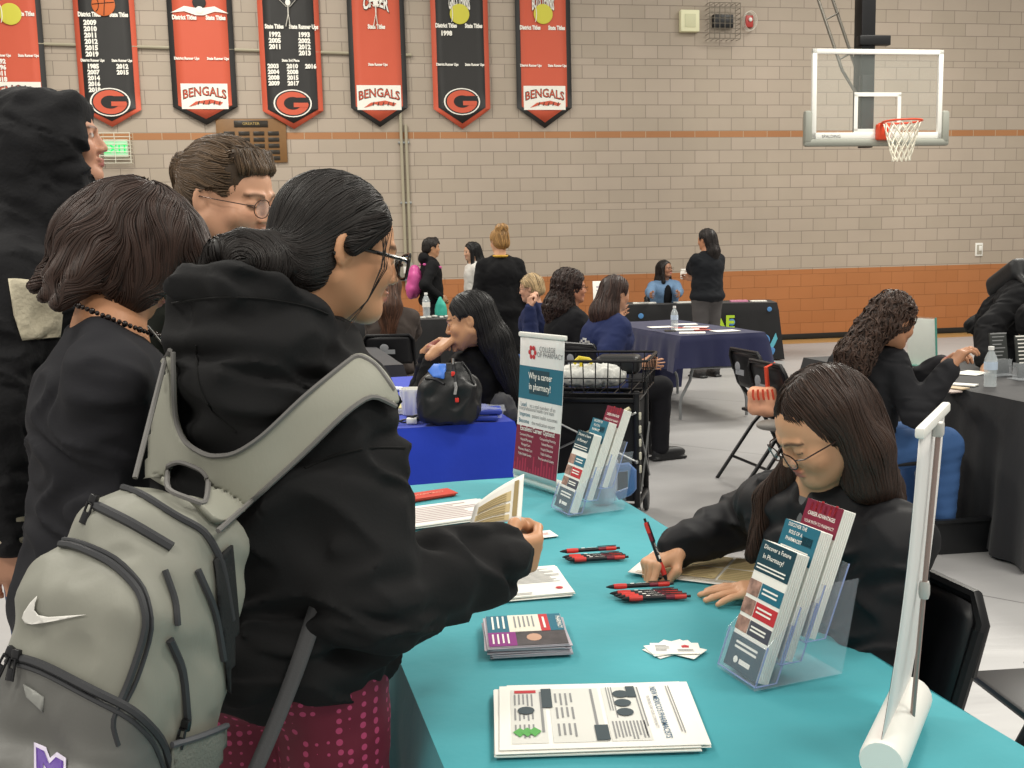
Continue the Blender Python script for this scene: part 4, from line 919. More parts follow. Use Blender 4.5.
class Head:
    def __init__(s, fr, sc=1., skin='c99a7a', lips='b06a62', brow='2a1d18', female=True, open_eyes=True, chub=0.):
        s.fr, s.sc, s.skin, s.lips, s.brow, s.open, s.chub = fr, sc, lin(skin), lin(lips), lin(brow), open_eyes, chub
    def prims(s, S, neck=None, detail=True):
        f, q, c = s.fr, s.sc, s.chub; E = lambda p, r, k=.02, sub=False, M=None: S.ell(f(*(V(*p)*q)), V(*r)*q, f.M if M is None else M, k, sub)
        C = lambda a, b, ra, rb, k=.02, sub=False: S.cap(f(*(V(*a)*q)), f(*(V(*b)*q)), ra*q, rb*q, k, sub)
        E((0, -.016, .036), (.074, .092, .082)); E((0, .022, .02), (.066, .068, .075), .03)
        E((0, .03, -.045), (.055+.012*c, .056, .06), .03)
        for x in (-1, 1):
            C((x*(.050+.012*c), -.004, -.045), (x*.022, .060, -.088), .017+.008*c, .017, .03)
            E((x*(.036+.006*c), .064, -.026), (.026+.006*c, .024, .026), .02)
        E((0, .076, -.088), (.021, .016, .017), .022)
        if detail:
            C((0, .091, .010), (0, .1065, -.026), .0065, .0095, .012)
            for x in (-1, 1):
                E((x*.0115, .096, -.030), (.0085, .011, .0075), .006)
                E((x*.031, .094, .004), (.018, .013, .011), .014, True)
                E((x*.031, .079, .003), (.0155, .0135, .0125), .003)
                C((x*.013, .093, .021), (x*.043, .081, .022), .006, .0045, .012)
            E((0, .092, -.0535), (.022, .010, .0055), .006); E((0, .0905, -.0645), (.018, .010, .0065), .005)
            C((-.02, .104, -.0592), (.02, .104, -.0592), .0022, .0022, .003, True)
        else: C((0, .092, .012), (0, .112, -.026), .008, .011, .012)
        for x in (-1, 1):
            R = f.M @ rot(x*-18, 0, 0); E((x*.0775, -.012, -.002), (.0085, .018, .031), .006, False, R); E((x*.086, -.006, .002), (.006, .009, .017), .004, True, R)
        if neck is not None: S.cap(f(0, -.022*q, -.05*q), neck, .049*q, .056*q, .03); S.cap(f(0, .01*q, -.06*q), neck+f.M[:, 1]*.02, .035*q, .045*q, .03)
    def col(s, Pn, blush=True):
        L = (Pn-s.fr.o) @ s.fr.M/s.sc; x, y, z = L.T; C = np.tile(np.array(s.skin), (len(Pn), 1))
        def paint(mask, c, a=1.):
            mask = np.clip(mask, 0, 1)[:, None]*a; C[:] = C*(1-mask)+np.array(c)*mask
        ell = lambda cx, cz, rx, rz, so=.25: np.clip((1-np.sqrt(((x-cx)/rx)**2+((z-cz)/rz)**2))/so, 0, 1)*(y > .045)
        paint(ell(0, -.0535, .024, .0062)+ell(0, -.0645, .021, .0075), s.lips); 
        paint(np.exp(-((np.abs(x)-.045)/.022)**2-((z+.03)/.022)**2)*(y > .02), np.array(s.skin)*V(1.0, .72, .66), .3)
        for sg in (-1, 1):
            ax = np.abs(x*sg-.031); yb = .0235-(ax/.02)**2*.004
            paint(np.clip(1.6-np.abs(z-yb)/.0032, 0, 1)*(ax < .0195)*(x*sg > 0)*(y > .04), s.brow, .8)
            if s.open:
                paint(ell(sg*.031, .003, .0135, .0055), (.75, .72, .68)); paint(ell(sg*.031, .0028, .0055, .0056), (.03, .018, .012))
                paint(np.clip(1.5-np.abs(z-(.0085-(ax/.0135)**2*.0045))/.0016, 0, 1)*(ax < .0145)*(x*sg > 0)*(y > .04), (.02, .012, .01), .9)
            else:
                paint(np.clip(1.5-np.abs(z-(-.0035+(ax/.0145)**2*.003))/.0016, 0, 1)*(ax < .0155)*(x*sg > 0)*(y > .04), (.02, .012, .01), .9)
        return np.clip(C, 0, 1)
    def hair_cap(s, S, th=.012, ears=True):
        """hair mass over the skull, leaving the face clear"""
        f, q = s.fr, s.sc; E = lambda p, r, k=.02, sub=False: S.ell(f(*(V(*p)*q)), V(*r)*q, f.M, k, sub)
        E((0, -.016, .038), (.074+th, .093+th, .083+th)); E((0, -.055, -.02), (.064+th, .055+th, .06), .02)
        E((0, .108, -.03), (.084, .078, .108), .012, True)
        if ears:
            for x in (-1, 1): E((x*.088, .012, -.02), (.034, .036, .042), .008, True)
def falls(fr, x, y0, z0, z1, r0, r1): return fr(x, y0, z0), fr(x, y0, z1)
def strands(sdf, starts, dirf, n=24, step=.012, r=.0014, off=.001, name='strands', m=None, parent=None, col=None, taper=True, colvar=.35, stay=True, seed=0, lift=0., kill=None):
    P = np.array(starts, float); T = []; rg = np.random.default_rng(seed); alive = np.ones(len(P), bool); frs = []
    O = off+rg.uniform(-.001, .0015, len(P))
    for _ in range(3): d = sdf.at(P); P = P-sdf.nrm(P)*(d-O)[:, None]
    for i in range(n):
        T.append(P.copy()); N = sdf.nrm(P); frs.append(N); D = dirf(P, i/n)
        if stay: D = D-N*np.sum(D*N, 1)[:, None]
        D /= np.maximum(1e-6, np.linalg.norm(D, axis=1))[:, None]; P = P+D*step
        if stay: d = sdf.at(P); P = P-sdf.nrm(P)*(np.clip(d-O, -.02, .02))[:, None]
    T = np.array(T); m_, k = len(P), n; S3 = 4; dead = np.zeros((n, m_))
    if kill is not None:
        for i in range(n): dead[i] = kill(T[i]) | (dead[i-1] > 0 if i else False)
    tan = np.gradient(T, axis=0); tan /= np.maximum(1e-9, np.linalg.norm(tan, axis=2))[:, :, None]
    N = np.array(frs); B = np.cross(tan, N); B /= np.maximum(1e-9, np.linalg.norm(B, axis=2))[:, :, None]
    rr = r*(.7+.6*rg.random(m_))[None, :]*(np.clip(np.minimum(1, (1.02-np.linspace(0, 1, n))*4), 0, 1) if taper else np.ones(n))[:, None]*(1-dead)
    V_ = np.stack([T+(B*1.6*math.cos(a)+N*.8*math.sin(a))*rr[:, :, None] for a in np.arange(S3)*2*math.pi/S3], 2)   # n,m,S3,3
    idx = np.arange(n*m_*S3).reshape(n, m_, S3); nx = np.roll(idx, -1, 2)
    F = np.stack([idx[:-1], nx[:-1], nx[1:], idx[1:]], -1).reshape(-1, 4)
    c = np.array(col)[None, None, :]*(1+colvar*(rg.random(m_)-.5)*2)[None, :, None]*np.ones((n, m_, 1)); c = np.repeat(c[:, :, None, :], S3, 2).reshape(-1, 3)
    return V_.reshape(-1, 3), F, c
class Fig:
    def __init__(s, label, pos, yaw, sit=False, hgt=1.65, girth=1., lean=0., side=0., hd=(0, 0, 0), hands=(None, None), poles=(None, None), h=.014, twist=0., seat=.45,
                 skin='c99a7a', hair='1c1512', shirt=('black', '141416'), pants=('black_trousers', '16161a'), shoes='1a1a1c', sleeves='long', knees=None, feet=None, chub=0., open_eyes=True, lips='b06a62', cat='person', bare_neck=True, hsc=.96, headfr=None, shw=1., shz=0., cuff=0.):
        s.k = q = hgt/1.65; s.h = h; s.g = girth; s.sit = sit; s.label = label
        s.base = Fr(V(pos[0], pos[1], pos[2] if len(pos) > 2 else 0), rot(yaw))
        s.root = empty('person', s.base.o, label, cat)
        pz = (seat+.10) if sit else .93*q
        s.pel = Fr(s.base(0, 0, pz), s.base.M); s.tor = s.pel.sub((0, 0, 0), twist, lean, side)
        T = s.tor; s.chest = T(0, 0, .30*q); s.neckb = T(0, -.01*q, .475*q); s.shd = [T(-.158*q*shw, -.005, .398*q+shz), T(.158*q*shw, -.005, .398*q+shz)]; s.shw, s.shz, s.cuff = shw, shz, cuff
        up = unit(s.tor.M[:, 2]*.6+V(0, 0, .4))
        hy, hp, hr = hd
        s.hf = headfr or Fr(s.neckb+up*.145*q+s.tor.M[:, 1]*.025*q, s.base.M @ rot(hy, hp, hr))
        s.head = Head(s.hf, q*hsc, skin, lips, hair, open_eyes=open_eyes, chub=chub)
        s.haircol = lin(hair); s.shirt, s.pants, s.shoes, s.sleeves = shirt, pants, shoes, sleeves
        s.elb, s.wr = [None, None], [None, None]
        for i in (0, 1):
            sg = -1 if i == 0 else 1
            tgt = hands[i]
            if tgt is None: tgt = s.shd[i]+s.base.M @ V(sg*.06, .04, -.50*q)
            pole = poles[i] if poles[i] is not None else s.base.M @ V(sg*.5, -.8, -.5)
            s.elb[i], s.wr[i] = ik(s.shd[i], tgt, .275*q, .245*q, pole)
        s.hip = [s.pel(-.085*q, 0, -.05*q), s.pel(.085*q, 0, -.05*q)]
        if sit:
            s.knee = knees or [s.base(-.11, .42*q, seat+.06), s.base(.11, .42*q, seat+.06)]
            s.ank = feet or [s.base(-.12, .40*q, .09), s.base(.12, .40*q, .09)]
        else:
            s.knee = knees or [s.base(-.09*q, .01, .48*q), s.base(.09*q, .01, .48*q)]
            s.ank = feet or [s.base(-.10*q, -.02, .09), s.base(.10*q, -.02, .09)]
        s.body = Sdf(); s.top = Sdf(); s.bot = Sdf(); s.hands_done = [False, False]
    def hfr(s, i, palm=None, dirv=None):
        d = unit(s.wr[i]-s.elb[i]) if dirv is None else unit(dirv); z = V(0, 0, 1) if palm is None else -np.asarray(palm, float)
        z = unit(z-np.dot(z, d)*d); x = np.cross(d, z); return Fr(s.wr[i], np.array([x, d, z]).T)
    def hand(s, i, palm=None, dirv=None, size=1., **kw):
        s.hands_done[i] = True; f = s.hfr(i, palm, dirv); hand(s.body, f, side=-1 if i == 0 else 1, s=s.k*size, **kw); return f
    def build_body(s, fine=(), detail=True, h=None):
        q, T, B = s.k, s.tor, s.body; s.head.prims(B, s.neckb, detail)
        B.ell(T(0, -.005, .33*q), V(.13, .085, .15)*q*V(s.g, s.g, 1), T.M, .04); B.ell(T(0, 0, .10*q), V(.115, .085, .16)*q*V(s.g, s.g, 1), T.M, .05); B.ell(s.pel(0, -.01, -.02), V(.13, .1, .1)*q*V(s.g, s.g, 1), s.pel.M, .05)
        B.cap(s.neckb, T(0, -.005, .42*q), .052*q, .07*q, .03); B.cap(T(-.1*q, 0, .40*q), T(.1*q, 0, .40*q), .04*q, .04*q, .04)
        for i in (0, 1):
            if not s.hands_done[i]: s.hand(i, palm=(s.base.M[:, 0]*(1 if i == 0 else -1)), curl=.35)
            B.chain([s.shd[i], s.elb[i], s.wr[i]], [.045*q, .034*q, .024*q], .02)
            B.cap(s.elb[i]+(s.wr[i]-s.elb[i])*.05, s.elb[i]+(s.wr[i]-s.elb[i])*.45, .034*q, .034*q, .03)
            B.chain([s.hip[i], s.knee[i], s.ank[i]], [.07*q, .048*q, .034*q], .03)
        o = sdf_obj('body', B, SKIN, s.root, h or s.h, fine, s.head.col); s.bodyobj = o; return o
    def build_top(s, name='shirt', hood=False, loose=1., hem=-.06, h=None, fine=(), folds=.004, m=None, extra=None, collar=True, foldscale=9.):
        q, T, S, g = s.k, s.tor, s.top, s.g; l = .012*loose
        S.ell(T(0, -.005, .31*q), V(.155*g+l, .112*g+l, .17)*q, T.M, .05)
        S.ell(T(0, .0, .12*q), V(.14*g+l*1.3, .108*g+l*1.3, .17)*q, T.M, .06); S.ell(s.pel(0, -.005, hem+.05), V(.155*g+l*1.5, .125*g+l*1.5, .09)*q, s.pel.M, .06)
        S.cap(T(-.135*q*s.shw, -.005, .395*q+s.shz), T(.135*q*s.shw, -.005, .395*q+s.shz), .052*q+l*.4, .052*q+l*.4, .05); S.cap(T(-.06*q, -.01, .44*q), T(.06*q, -.01, .44*q), .045*q+l*.3, .045*q+l*.3, .05)
        if collar: S.cap(s.neckb-T.M[:, 2]*.05*q, s.neckb-T.M[:, 2]*.022*q, .075*q, .064*q, .03)
        for i in (0, 1):
            a, e, w = s.shd[i], s.elb[i], s.wr[i]; w = w-unit(w-e)*s.cuff
            if s.sleeves == 'long': S.chain([a, e, w-unit(w-e)*.015], [.060*q+l*.5, .048*q+l*.6, .036*q+l*.5], .03); S.cap(w-unit(w-e)*.03, w+unit(w-e)*.004, .036*q+l*.2, .034*q+l*.2, .006)
            else: S.cap(a, a+(e-a)*.72, .064*q+l*.5, .062*q+l, .03)
        if hood: S.ell(T(0, -.085, .50*q), V(.11, .065, .075)*q, T.M, .03); S.cap(T(-.07*q, .0, .49*q), T(-.02, .07*q, .43*q), .03*q, .025*q, .03); S.cap(T(.07*q, .0, .49*q), T(.02, .07*q, .43*q), .03*q, .025*q, .03)
        if extra: extra(S)
        if folds:
            E0 = [s.elb[i] for i in (0, 1)]
            def post(d, X, Y, Z, f=folds, k=foldscale):
                w = vnoise((X*k*.35, Y*k*.35, Z*k*.55), 3)*.5
                n = vnoise((X*k*.6+w, Y*k*.6+w, Z*k*1.1+w), 5); r = 1-np.abs(vnoise((X*k*.5-w, Y*k*.5+w, Z*k*.8+2*w), 8))*2
                return d-f*(.6*n+.8*r)
            S.post = post
        sp = s.shirt; o = sdf_obj(name, S, m or fabric(sp[0], sp[1]), s.root, h or s.h, fine); s.topobj = o; return o
    def build_bottom(s, name='trousers', loose=1., h=None, folds=.003, m=None, low=.07):
        q, S, g = s.k, s.bot, s.g; l = .01*loose
        S.ell(s.pel(0, -.01, -.01), V(.15*g+l, .12*g+l, .11)*q, s.pel.M, .05)
        for i in (0, 1): S.chain([s.hip[i], s.knee[i], s.ank[i]], [.083*g*q+l, .062*q+l, .045*q+l*1.5], .03)
        if folds: S.post = lambda d, X, Y, Z: d-folds*vnoise((X*6, Y*6, Z*8), 4)
        sp = s.pants; return sdf_obj(name, S, m or fabric(sp[0], sp[1], .8, 160), s.root, h or s.h)
    def build_shoes(s, h=None):
        for i in (0, 1):
            S = Sdf(); a = s.ank[i]*V(1, 1, 0); f = Fr(a, s.base.M); q = s.k
            S.ell(f(0, .07*q, .045), V(.045, .13, .045)*q, f.M, .02); S.cap(f(0, -.02, .05), f(0, -.01, .09), .042*q, .04*q, .02); S.box(f(0, .06*q, .012), V(.045, .135, .012)*q, f.M, .01, .006)
            S.box(f(0, .05, -.05), V(.2, .3, .05), f.M, .001, .001, sub=True)
            sdf_obj('shoe', S, mat('shoe_'+s.shoes, s.shoes, .5), s.root, h or max(.01, s.h*.8))
    def hair_obj(s, S, name='hair', h=None, rough=.5, groove=.003, axis=None, freq=260, fine=(), ns=500, dirf=None, sn=10, sstep=.018, sr=.0022, soff=.001, wavy=(6., 1.)):
        f = s.hf
        if groove:
            ax = axis if axis is not None else f.M[:, 0]; b = f.M[:, 1]
            def post(d, X, Y, Z):
                u = X*ax[0]+Y*ax[1]+Z*ax[2]; v = X*b[0]+Y*b[1]+Z*b[2]; w = .012*vnoise((X*5, Y*5, Z*5), 2)
                return d-groove*(.5*np.sin((u+w)*freq)+.5*np.sin((v*.8+u*.3+w)*freq*.7))
            S.post = post
        Pn, F = S.mesh(h or s.h, fine); c = np.tile(np.array(s.haircol), (len(Pn), 1))*(1+.18*vnoise((Pn[:, 0]*40, Pn[:, 1]*40, Pn[:, 2]*12), 6))[:, None]
        m = hair_mat('strand', '1c1512', rough); o = np_mesh(name, Pn, F, m, s.root, np.clip(c*.75, .001, 1))
        if ns:
            rg = np.random.default_rng(len(Pn)); st = Pn[rg.integers(0, len(Pn), ns)]
            if dirf is None:
                def dirf(P, t):
                    L = (P-s.hf.o) @ s.hf.M; side = np.tanh(L[:, 0]/.02)[:, None]; top = np.clip((L[:, 2]-.02)/.08, 0, 1)[:, None]
                    return V(0, 0, -1)+top*(side*s.hf.M[:, 0]*.9-s.hf.M[:, 1]*.7)-s.hf.M[:, 1]*.25+.25*np.stack([vnoise((P[:, 0]*wavy[0], P[:, 1]*wavy[0], P[:, 2]*wavy[0]), k) for k in (1, 2, 3)], 1)*wavy[1]
            def kill(P):
                L = (P-s.hf.o) @ s.hf.M/s.head.sc; return (L[:, 1] > .05) & (L[:, 2] < .066) & (L[:, 2] > -.12) & (np.abs(L[:, 0]) < .06)
            Vs, Fs, cs = strands(S, st, dirf, kill=kill, n=sn, step=sstep, r=sr, off=soff, col=s.haircol, colvar=.45, seed=ns)
            q = np_mesh('hair_strands', Vs, Fs, hair_mat('strand', '1c1512', rough), o, np.clip(cs*1.35, .001, 1)); q.location = (0, 0, 0)
        return o
    def glasses(s, m=None, r=.0012, w=.021, hgt=.017, drop=-.002, lens=True, parent=None, square=False):
        f, q = s.hf, s.head.sc; P = lambda x, y, z: f(x*q, y*q, z*q); m = m or mat('glasses_frame', '2b2320', .25, metal=.4)
        mb = MB()
        for sx in (-1, 1):
            e = 3.2 if square else 2.2
            mb.tube([P(sx*.034+w*np.sign(math.cos(a))*abs(math.cos(a))**(2/e), .114-.25*abs(w*math.cos(a)+.0)*(.5 if sx*math.cos(a) < 0 else 1.), drop+hgt*np.sign(math.sin(a))*abs(math.sin(a))**(2/e)) for a in np.linspace(0, 2*math.pi, 25)[:-1]], r*q, 6, closed=True)
            mb.tube([P(sx*.055, .107, drop+.006), P(sx*.072, .095, drop+.006), P(sx*.0815, .03, drop+.006), P(sx*.083, -.012, drop+.006), P(sx*.081, -.028, drop-.012)], r*q*1.1, 6)
        mb.tube([P(-.013, .113, drop+.004), P(0, .117, drop+.007), P(.013, .113, drop+.004)], r*q, 6)
        o = mb.build('glasses', m, s.root)
        if lens:
            mb = MB()
            for sx in (-1, 1):
                c = [P(sx*.034+w*.95*math.cos(a), .112, drop+hgt*.95*math.sin(a)) for a in np.linspace(0, 2*math.pi, 21)[:-1]]; mb.add(c, [tuple(range(20))])
            l = mb.build('lens', mat('lens_glass', 'e8eef2', .03, alpha=.14, spec=.8), o, smooth=False); l.location = (0, 0, 0)
        return o

# ---- far people
M_ = lambda x, y, Y: W(x, y, Y)
def long_hair(S, f, q, th=.012, down=.32, wide=.075, back=-.06, front=False, k=.03):
    """hair falling from the skull down the back"""
    S.cap(f(0, back*q, .02*q), f(0, (back-.03)*q, -.14*q), .07*q, (wide)*q, k); S.cap(f(0, (back-.03)*q, -.14*q)+0*f.o, V(*f(0, (back-.03)*q, -.14*q))+V(0, 0, -down*q), wide*q, wide*.55*q, k)
    if front:
        for x in (-1, 1): S.cap(f(x*.07*q, .01*q, .02*q), V(*f(x*.075*q, .02*q, -.1*q))+V(0, 0, -down*.6*q), .025*q, .022*q, .02)
# boy with pink backpack
fg = Fig('teenage boy in a black hoodie with a pink backpack standing at the wall', (*W(432, 300, 12.4)[:2],), 75, hgt=1.63, hd=(0, 5, 0), skin='b98a68', shirt=('black_hoodie', '141416'), pants=('dark_jeans', '1d1e22'), h=.013, hands=(None, W(440, 297, 12.2)))
S = Sdf(); fg.head.hair_cap(S, .012); S.cap(fg.hf(0, .04, .105), fg.hf(0, .085, .06), .03, .018, .02); fg.hair_obj(S, groove=.002)
fg.build_top('hoodie', hood=True, loose=2); fg.build_bottom(); fg.build_shoes(); fg.build_body()
T = fg.tor; S = Sdf(); S.ell(T(0, -.2, .22), V(.13, .09, .2), T.M, .03); S.ell(T(0, -.25, .12), V(.11, .06, .11), T.M, .02); S.cap(T(-.1, -.1, .42), T(-.1, .1, .38), .02, .02, .02); S.cap(T(.1, -.1, .42), T(.1, .1, .38), .02, .02, .02); S.post = lambda d, X, Y, Z: d-.008*vnoise((X*6, Y*6, Z*5), 3)
o = sdf_obj('backpack', S, mat('pink_nylon', 'c2508f', .45, bump=(20, .3)), None, .012); tag(o, 'bright pink backpack worn by the boy at the wall', 'backpack')
S = Sdf(); c = W(441, 311, 12.1); S.ell(c+V(0, 0, -.02), V(.075, .04, .15), None, .02); S.cap(c+V(0, 0, .08), c+V(0, 0, .15), .035, .015, .03); S.post = lambda d, X, Y, Z: d-.01*vnoise((X*7, Y*7, Z*3), 5)
tag(sdf_obj('tote_bag', S, mat('turquoise_bag', '3fb39f', .5), None, .012), 'turquoise bag held by the boy with the pink backpack', 'bag')
# girl with long black hair
fg = Fig('girl with long black hair and a white top standing by the wall', (*W(474, 300, 12.6)[:2],), 250, hgt=1.57, hd=(0, 5, 0), skin='c79c80', hair='0f0d0d', shirt=('white_top', 'cfccc6'), pants=('black_trousers', '16161a'), h=.013)
S = Sdf(); fg.head.hair_cap(S, .014); long_hair(S, fg.hf, fg.k, down=.22, front=True); fg.hair_obj(S, groove=.003)
fg.build_top(); fg.build_bottom(); fg.build_shoes(); fg.build_body()
# standing woman, black cardigan
fg = Fig('woman with a blonde bun in a long black cardigan standing with her back turned', (*W(501, 300, 9.6)[:2],), -8, hgt=1.66, girth=1.18, hd=(-20, 5, 0), hair='8d6a3d', shirt=('black_knit', '131315'), pants=('black_trousers', '121214'), h=.012)
S = Sdf(); fg.head.hair_cap(S, .012); S.ell(fg.hf(0, -.06, .115), V(.06, .05, .045), fg.hf.M, .015); S.ell(fg.hf(.02, -.03, .13), V(.035, .03, .03), fg.hf.M, .01); fg.hair_obj(S, groove=.004, freq=150)
def skirt(S):
    f = fg.base; S.cap(f(0, 0, .95), f(0, -.01, .58), .20, .235, .05, sq=(f.M[:, 1], .68))
fg.build_top('cardigan', extra=skirt, loose=1.5); fg.build_bottom(); fg.build_shoes(); fg.build_body()
m = MB(); m.tube([fg.neckb+fg.tor.M @ V(.066*math.cos(a), .07*math.sin(a)-.01, .012) for a in np.linspace(0, 6.28, 17)[:-1]], .012, 6, closed=True); m.build('scarf', mat('yellow_lanyard', 'c99b2c', .6), fg.root)
# woman at left from behind on chair
fg = Fig('woman with long wavy brown hair and a grey jacket sitting with her back turned', (-.97, 8.42), -4, sit=True, hgt=1.66, girth=1.1, hd=(10, 8, 0), hair='4a3022', shirt=('taupe_jacket', '4b433f'), pants=('light_trousers', '9c9284'), h=.012, hands=(W(378, 340, 8.9), W(412, 338, 8.9)))
S = Sdf(); fg.head.hair_cap(S, .018); long_hair(S, fg.hf, fg.k, down=.30, wide=.11); S.cap(fg.hf(-.06, -.03, -.05), fg.hf(-.1, -.05, -.25), .05, .04, .03); fg.hair_obj(S, groove=.007, freq=95)
fg.build_top('jacket', loose=2); fg.build_bottom(); fg.build_shoes(); fg.build_body()
# blonde navy
fg = Fig('person with short blond hair and glasses in a navy top resting chin on fist', (*W(540, 330, 8.6)[:2],), -70, sit=True, hgt=1.62, girth=1.15, lean=6, hd=(0, 8, 0), hair='a08a68', skin='c99a80', shirt=('navy_top', '20284a'), pants=('jeans', '33507c'), h=.011, hands=(W(530, 308, 8.3), W(533, 305, 8.35)), poles=(V(0, -.4, -1), V(0, -.3, -1)))
S = Sdf(); fg.head.hair_cap(S, .012); fg.hair_obj(S, groove=.004, freq=120); fg.hand(1, palm=V(.6, .3, .2), dirv=V(0, 0, 1), fist=.9); fg.hand(0, palm=V(.6, .3, .2), dirv=V(0, .2, 1), fist=.9)
fg.build_top(loose=2); fg.build_bottom(); fg.build_shoes(); fg.build_body(fine=[(fg.hf.o, .14, .006)]); fg.glasses(lens=False)
folding_chair(F2(*W(543, 330, 8.65)[:2], -70), 'black folding chair under the blond person in navy', logo=False)
# curly dark woman w glasses
fg = Fig('smiling woman with long curly dark hair, glasses and a black jacket, seated', (*W(568, 330, 7.6)[:2],), 72, sit=True, hgt=1.7, girth=1.3, lean=2, hd=(6, 2, 0), hair='2a1c17', skin='b98063', shirt=('black_jacket', '18181b'), pants=('black_trousers', '141418'), h=.011, chub=.6, hands=(W(590, 330, 7.9), W(600, 332, 7.5)))
S = Sdf(); fg.head.hair_cap(S, .022); long_hair(S, fg.hf, fg.k, down=.26, wide=.11); S.ell(fg.hf(0, -.06, .03), V(.1, .09, .11), fg.hf.M, .03)
S.post = lambda d, X, Y, Z: d-.007*vnoise((X*15, Y*15, Z*13), 3)-.003*vnoise((X*44, Y*44, Z*40), 4)
fg.hair_obj(S, groove=0, ns=1500, wavy=(26., 5.), soff=.005); fg.build_top('jacket', loose=2); fg.build_bottom(); fg.build_shoes(); fg.build_body(fine=[(fg.hf.o, .14, .006)]); fg.glasses(lens=False)
folding_chair(F2(*W(565, 330, 7.62)[:2], 72), 'black folding chair under the smiling curly haired woman', logo=False)
# navy T shirt woman
fg = Fig('woman with long straight brown hair in a navy tee leaning on the navy table', (.60, 7.0), 68, sit=True, hgt=1.66, girth=1.3, lean=12, hd=(-10, 10, 0), hair='33221c', skin='c08e70', shirt=('navy_tee', '262f55'), pants=('black_trousers', '121216'), sleeves='short', h=.010, hands=(W(617, 320, 7.6), W(642, 364, 6.75)), poles=(V(-.3, -.2, -1), V(-.6, -.3, -.6)))
S = Sdf(); fg.head.hair_cap(S, .014); long_hair(S, fg.hf, fg.k, down=.20, wide=.095, back=-.05); fg.hair_obj(S, groove=.003)
fg.build_top('tee_shirt', loose=2); fg.build_bottom(); fg.build_shoes(); fg.build_body()
f = fg.tor; P, ok = fg.top.cast(f(-.02, -1, .2), np.array([f(x, -.1, z)-f(-.02, -1, .2) for x in np.linspace(-.12, .1, 12) for z in np.linspace(.12, .3, 12)]), .004)
m = MB(); P = P.reshape(12, 12, 3)
for i in range(11):
    for j in range(11):
        if (i*7+j*5) % 9 < 5 and 1.6 < math.hypot(i-5.5, j-5.5) < 5.4: m.add([P[i, j], P[i+1, j], P[i+1, j+1], P[i, j+1]], [(0, 1, 2, 3)])
m.build('back_print', mat('tee_print', 'c9c8c4', .7), fg.root)
# denim woman behind far table
fg = Fig('woman in a light denim jacket and glasses seated behind the far table', (*W(664, 290, 13.9)[:2],), 170, sit=True, hgt=1.68, girth=1.2, lean=3, hd=(-35, -8, 0), hair='1b1512', skin='94684e', shirt=('denim', '66819f'), pants=('jeans', '33507c'), h=.012, hands=(W(680, 297, 13.2), W(650, 297, 13.2)))
S = Sdf(); fg.head.hair_cap(S, .014); long_hair(S, fg.hf, fg.k, down=.12, wide=.08, front=True); fg.hair_obj(S)
fg.build_top('denim_jacket', loose=2); fg.build_bottom(); fg.build_shoes(); fg.build_body(fine=[(fg.hf.o, .14, .007)]); fg.glasses(lens=False)
S = Sdf(); T = fg.tor; S.ell(T(0, .145, .27), V(.06, .03, .17), T.M, .02); sdf_obj('undershirt', S, fabric('black_knit', '131315'), fg.root, .012)
folding_chair(F2(*W(664, 290, 13.95)[:2], 170), 'black folding chair under the woman in denim', logo=False)
# standing woman by far table
fg = Fig('woman with long dark hair, black tee and grey trousers standing at the far table', (*W(707, 300, 11.6)[:2],), -28, hgt=1.64, girth=1.2, hd=(-15, 5, 0), hair='1a1412', skin='b88262', shirt=('black_tee', '1a1c20'), pants=('grey_trousers', '4f4c4c'), sleeves='short', h=.012, hands=(W(688, 276, 12.0), W(694, 279, 11.8)))
S = Sdf(); fg.head.hair_cap(S, .014); long_hair(S, fg.hf, fg.k, down=.14, wide=.07); fg.hair_obj(S, groove=.005, freq=120)
fg.build_top('tee_shirt', loose=1.6); fg.build_bottom(); fg.build_shoes(); fg.build_body()
m = MB(); c = W(687, 275, 11.95); m.box(c, (.14, .1, .09), .01, rot(20)); m.box(c+V(0, 0, .06), (.1, .12, .02), .004, rot(-20)); tag(m.build('paper_bundle', M_paper), 'white packet in the standing woman\'s hands by the far table', 'packet')
# woman in profile, black top, behind the blue table
hf = Fr(W(470, 321, 4.9), rot(-84, 12, 4))
fg = Fig('woman with long black hair in a black top resting her chin on clasped hands', (*W(500, 400, 5.1)[:2],), -85, sit=True, cuff=.045, hsc=1.08, hgt=1.68, girth=1.35, lean=15, hair='0d0b0c', skin='b98a66', shirt=('black_knit', '131315'), pants=('black_trousers', '121214'), h=.007, chub=.8, lips='9c5f55', headfr=hf, hands=(W(429, 347, 4.9), W(434, 351, 4.68)), poles=(V(-.3, 0, -1), V(-.3, -.1, -1)))
fg.wr = [W(430, 349, 4.98), W(435, 352, 4.82)]; fg.elb = [V(-.45, 5.06, .785), V(-.425, 4.84, .785)]
S = Sdf(); fg.head.hair_cap(S, .010); f = hf; fg.sh = S
S.cap(f(0, -.05, .03), f(.0, -.10, -.12), .075, .075, .03); S.cap(f(.0, -.10, -.12), f(.02, -.16, -.42), .075, .055, .03); S.cap(f(.04, -.06, .0), f(.07, -.08, -.28), .045, .04, .03)
fg.hair_obj(S, h=.006, groove=.0018, freq=300, rough=.45, ns=1200, sr=.0014, sn=16, wavy=(6., .4))
for i in (0, 1): fg.hand(i, palm=V(.3, .2 if i else -.3, -.4), dirv=unit(hf(0, .10, -.075)-fg.wr[i])+V(.1, 0, .25), fist=.25, curl=.35, size=1.12)
fg.build_body(fine=[(hf.o, .14, .004)], h=.006); fg.build_top(loose=1.5, folds=.005); fg.build_bottom(); fg.build_shoes()
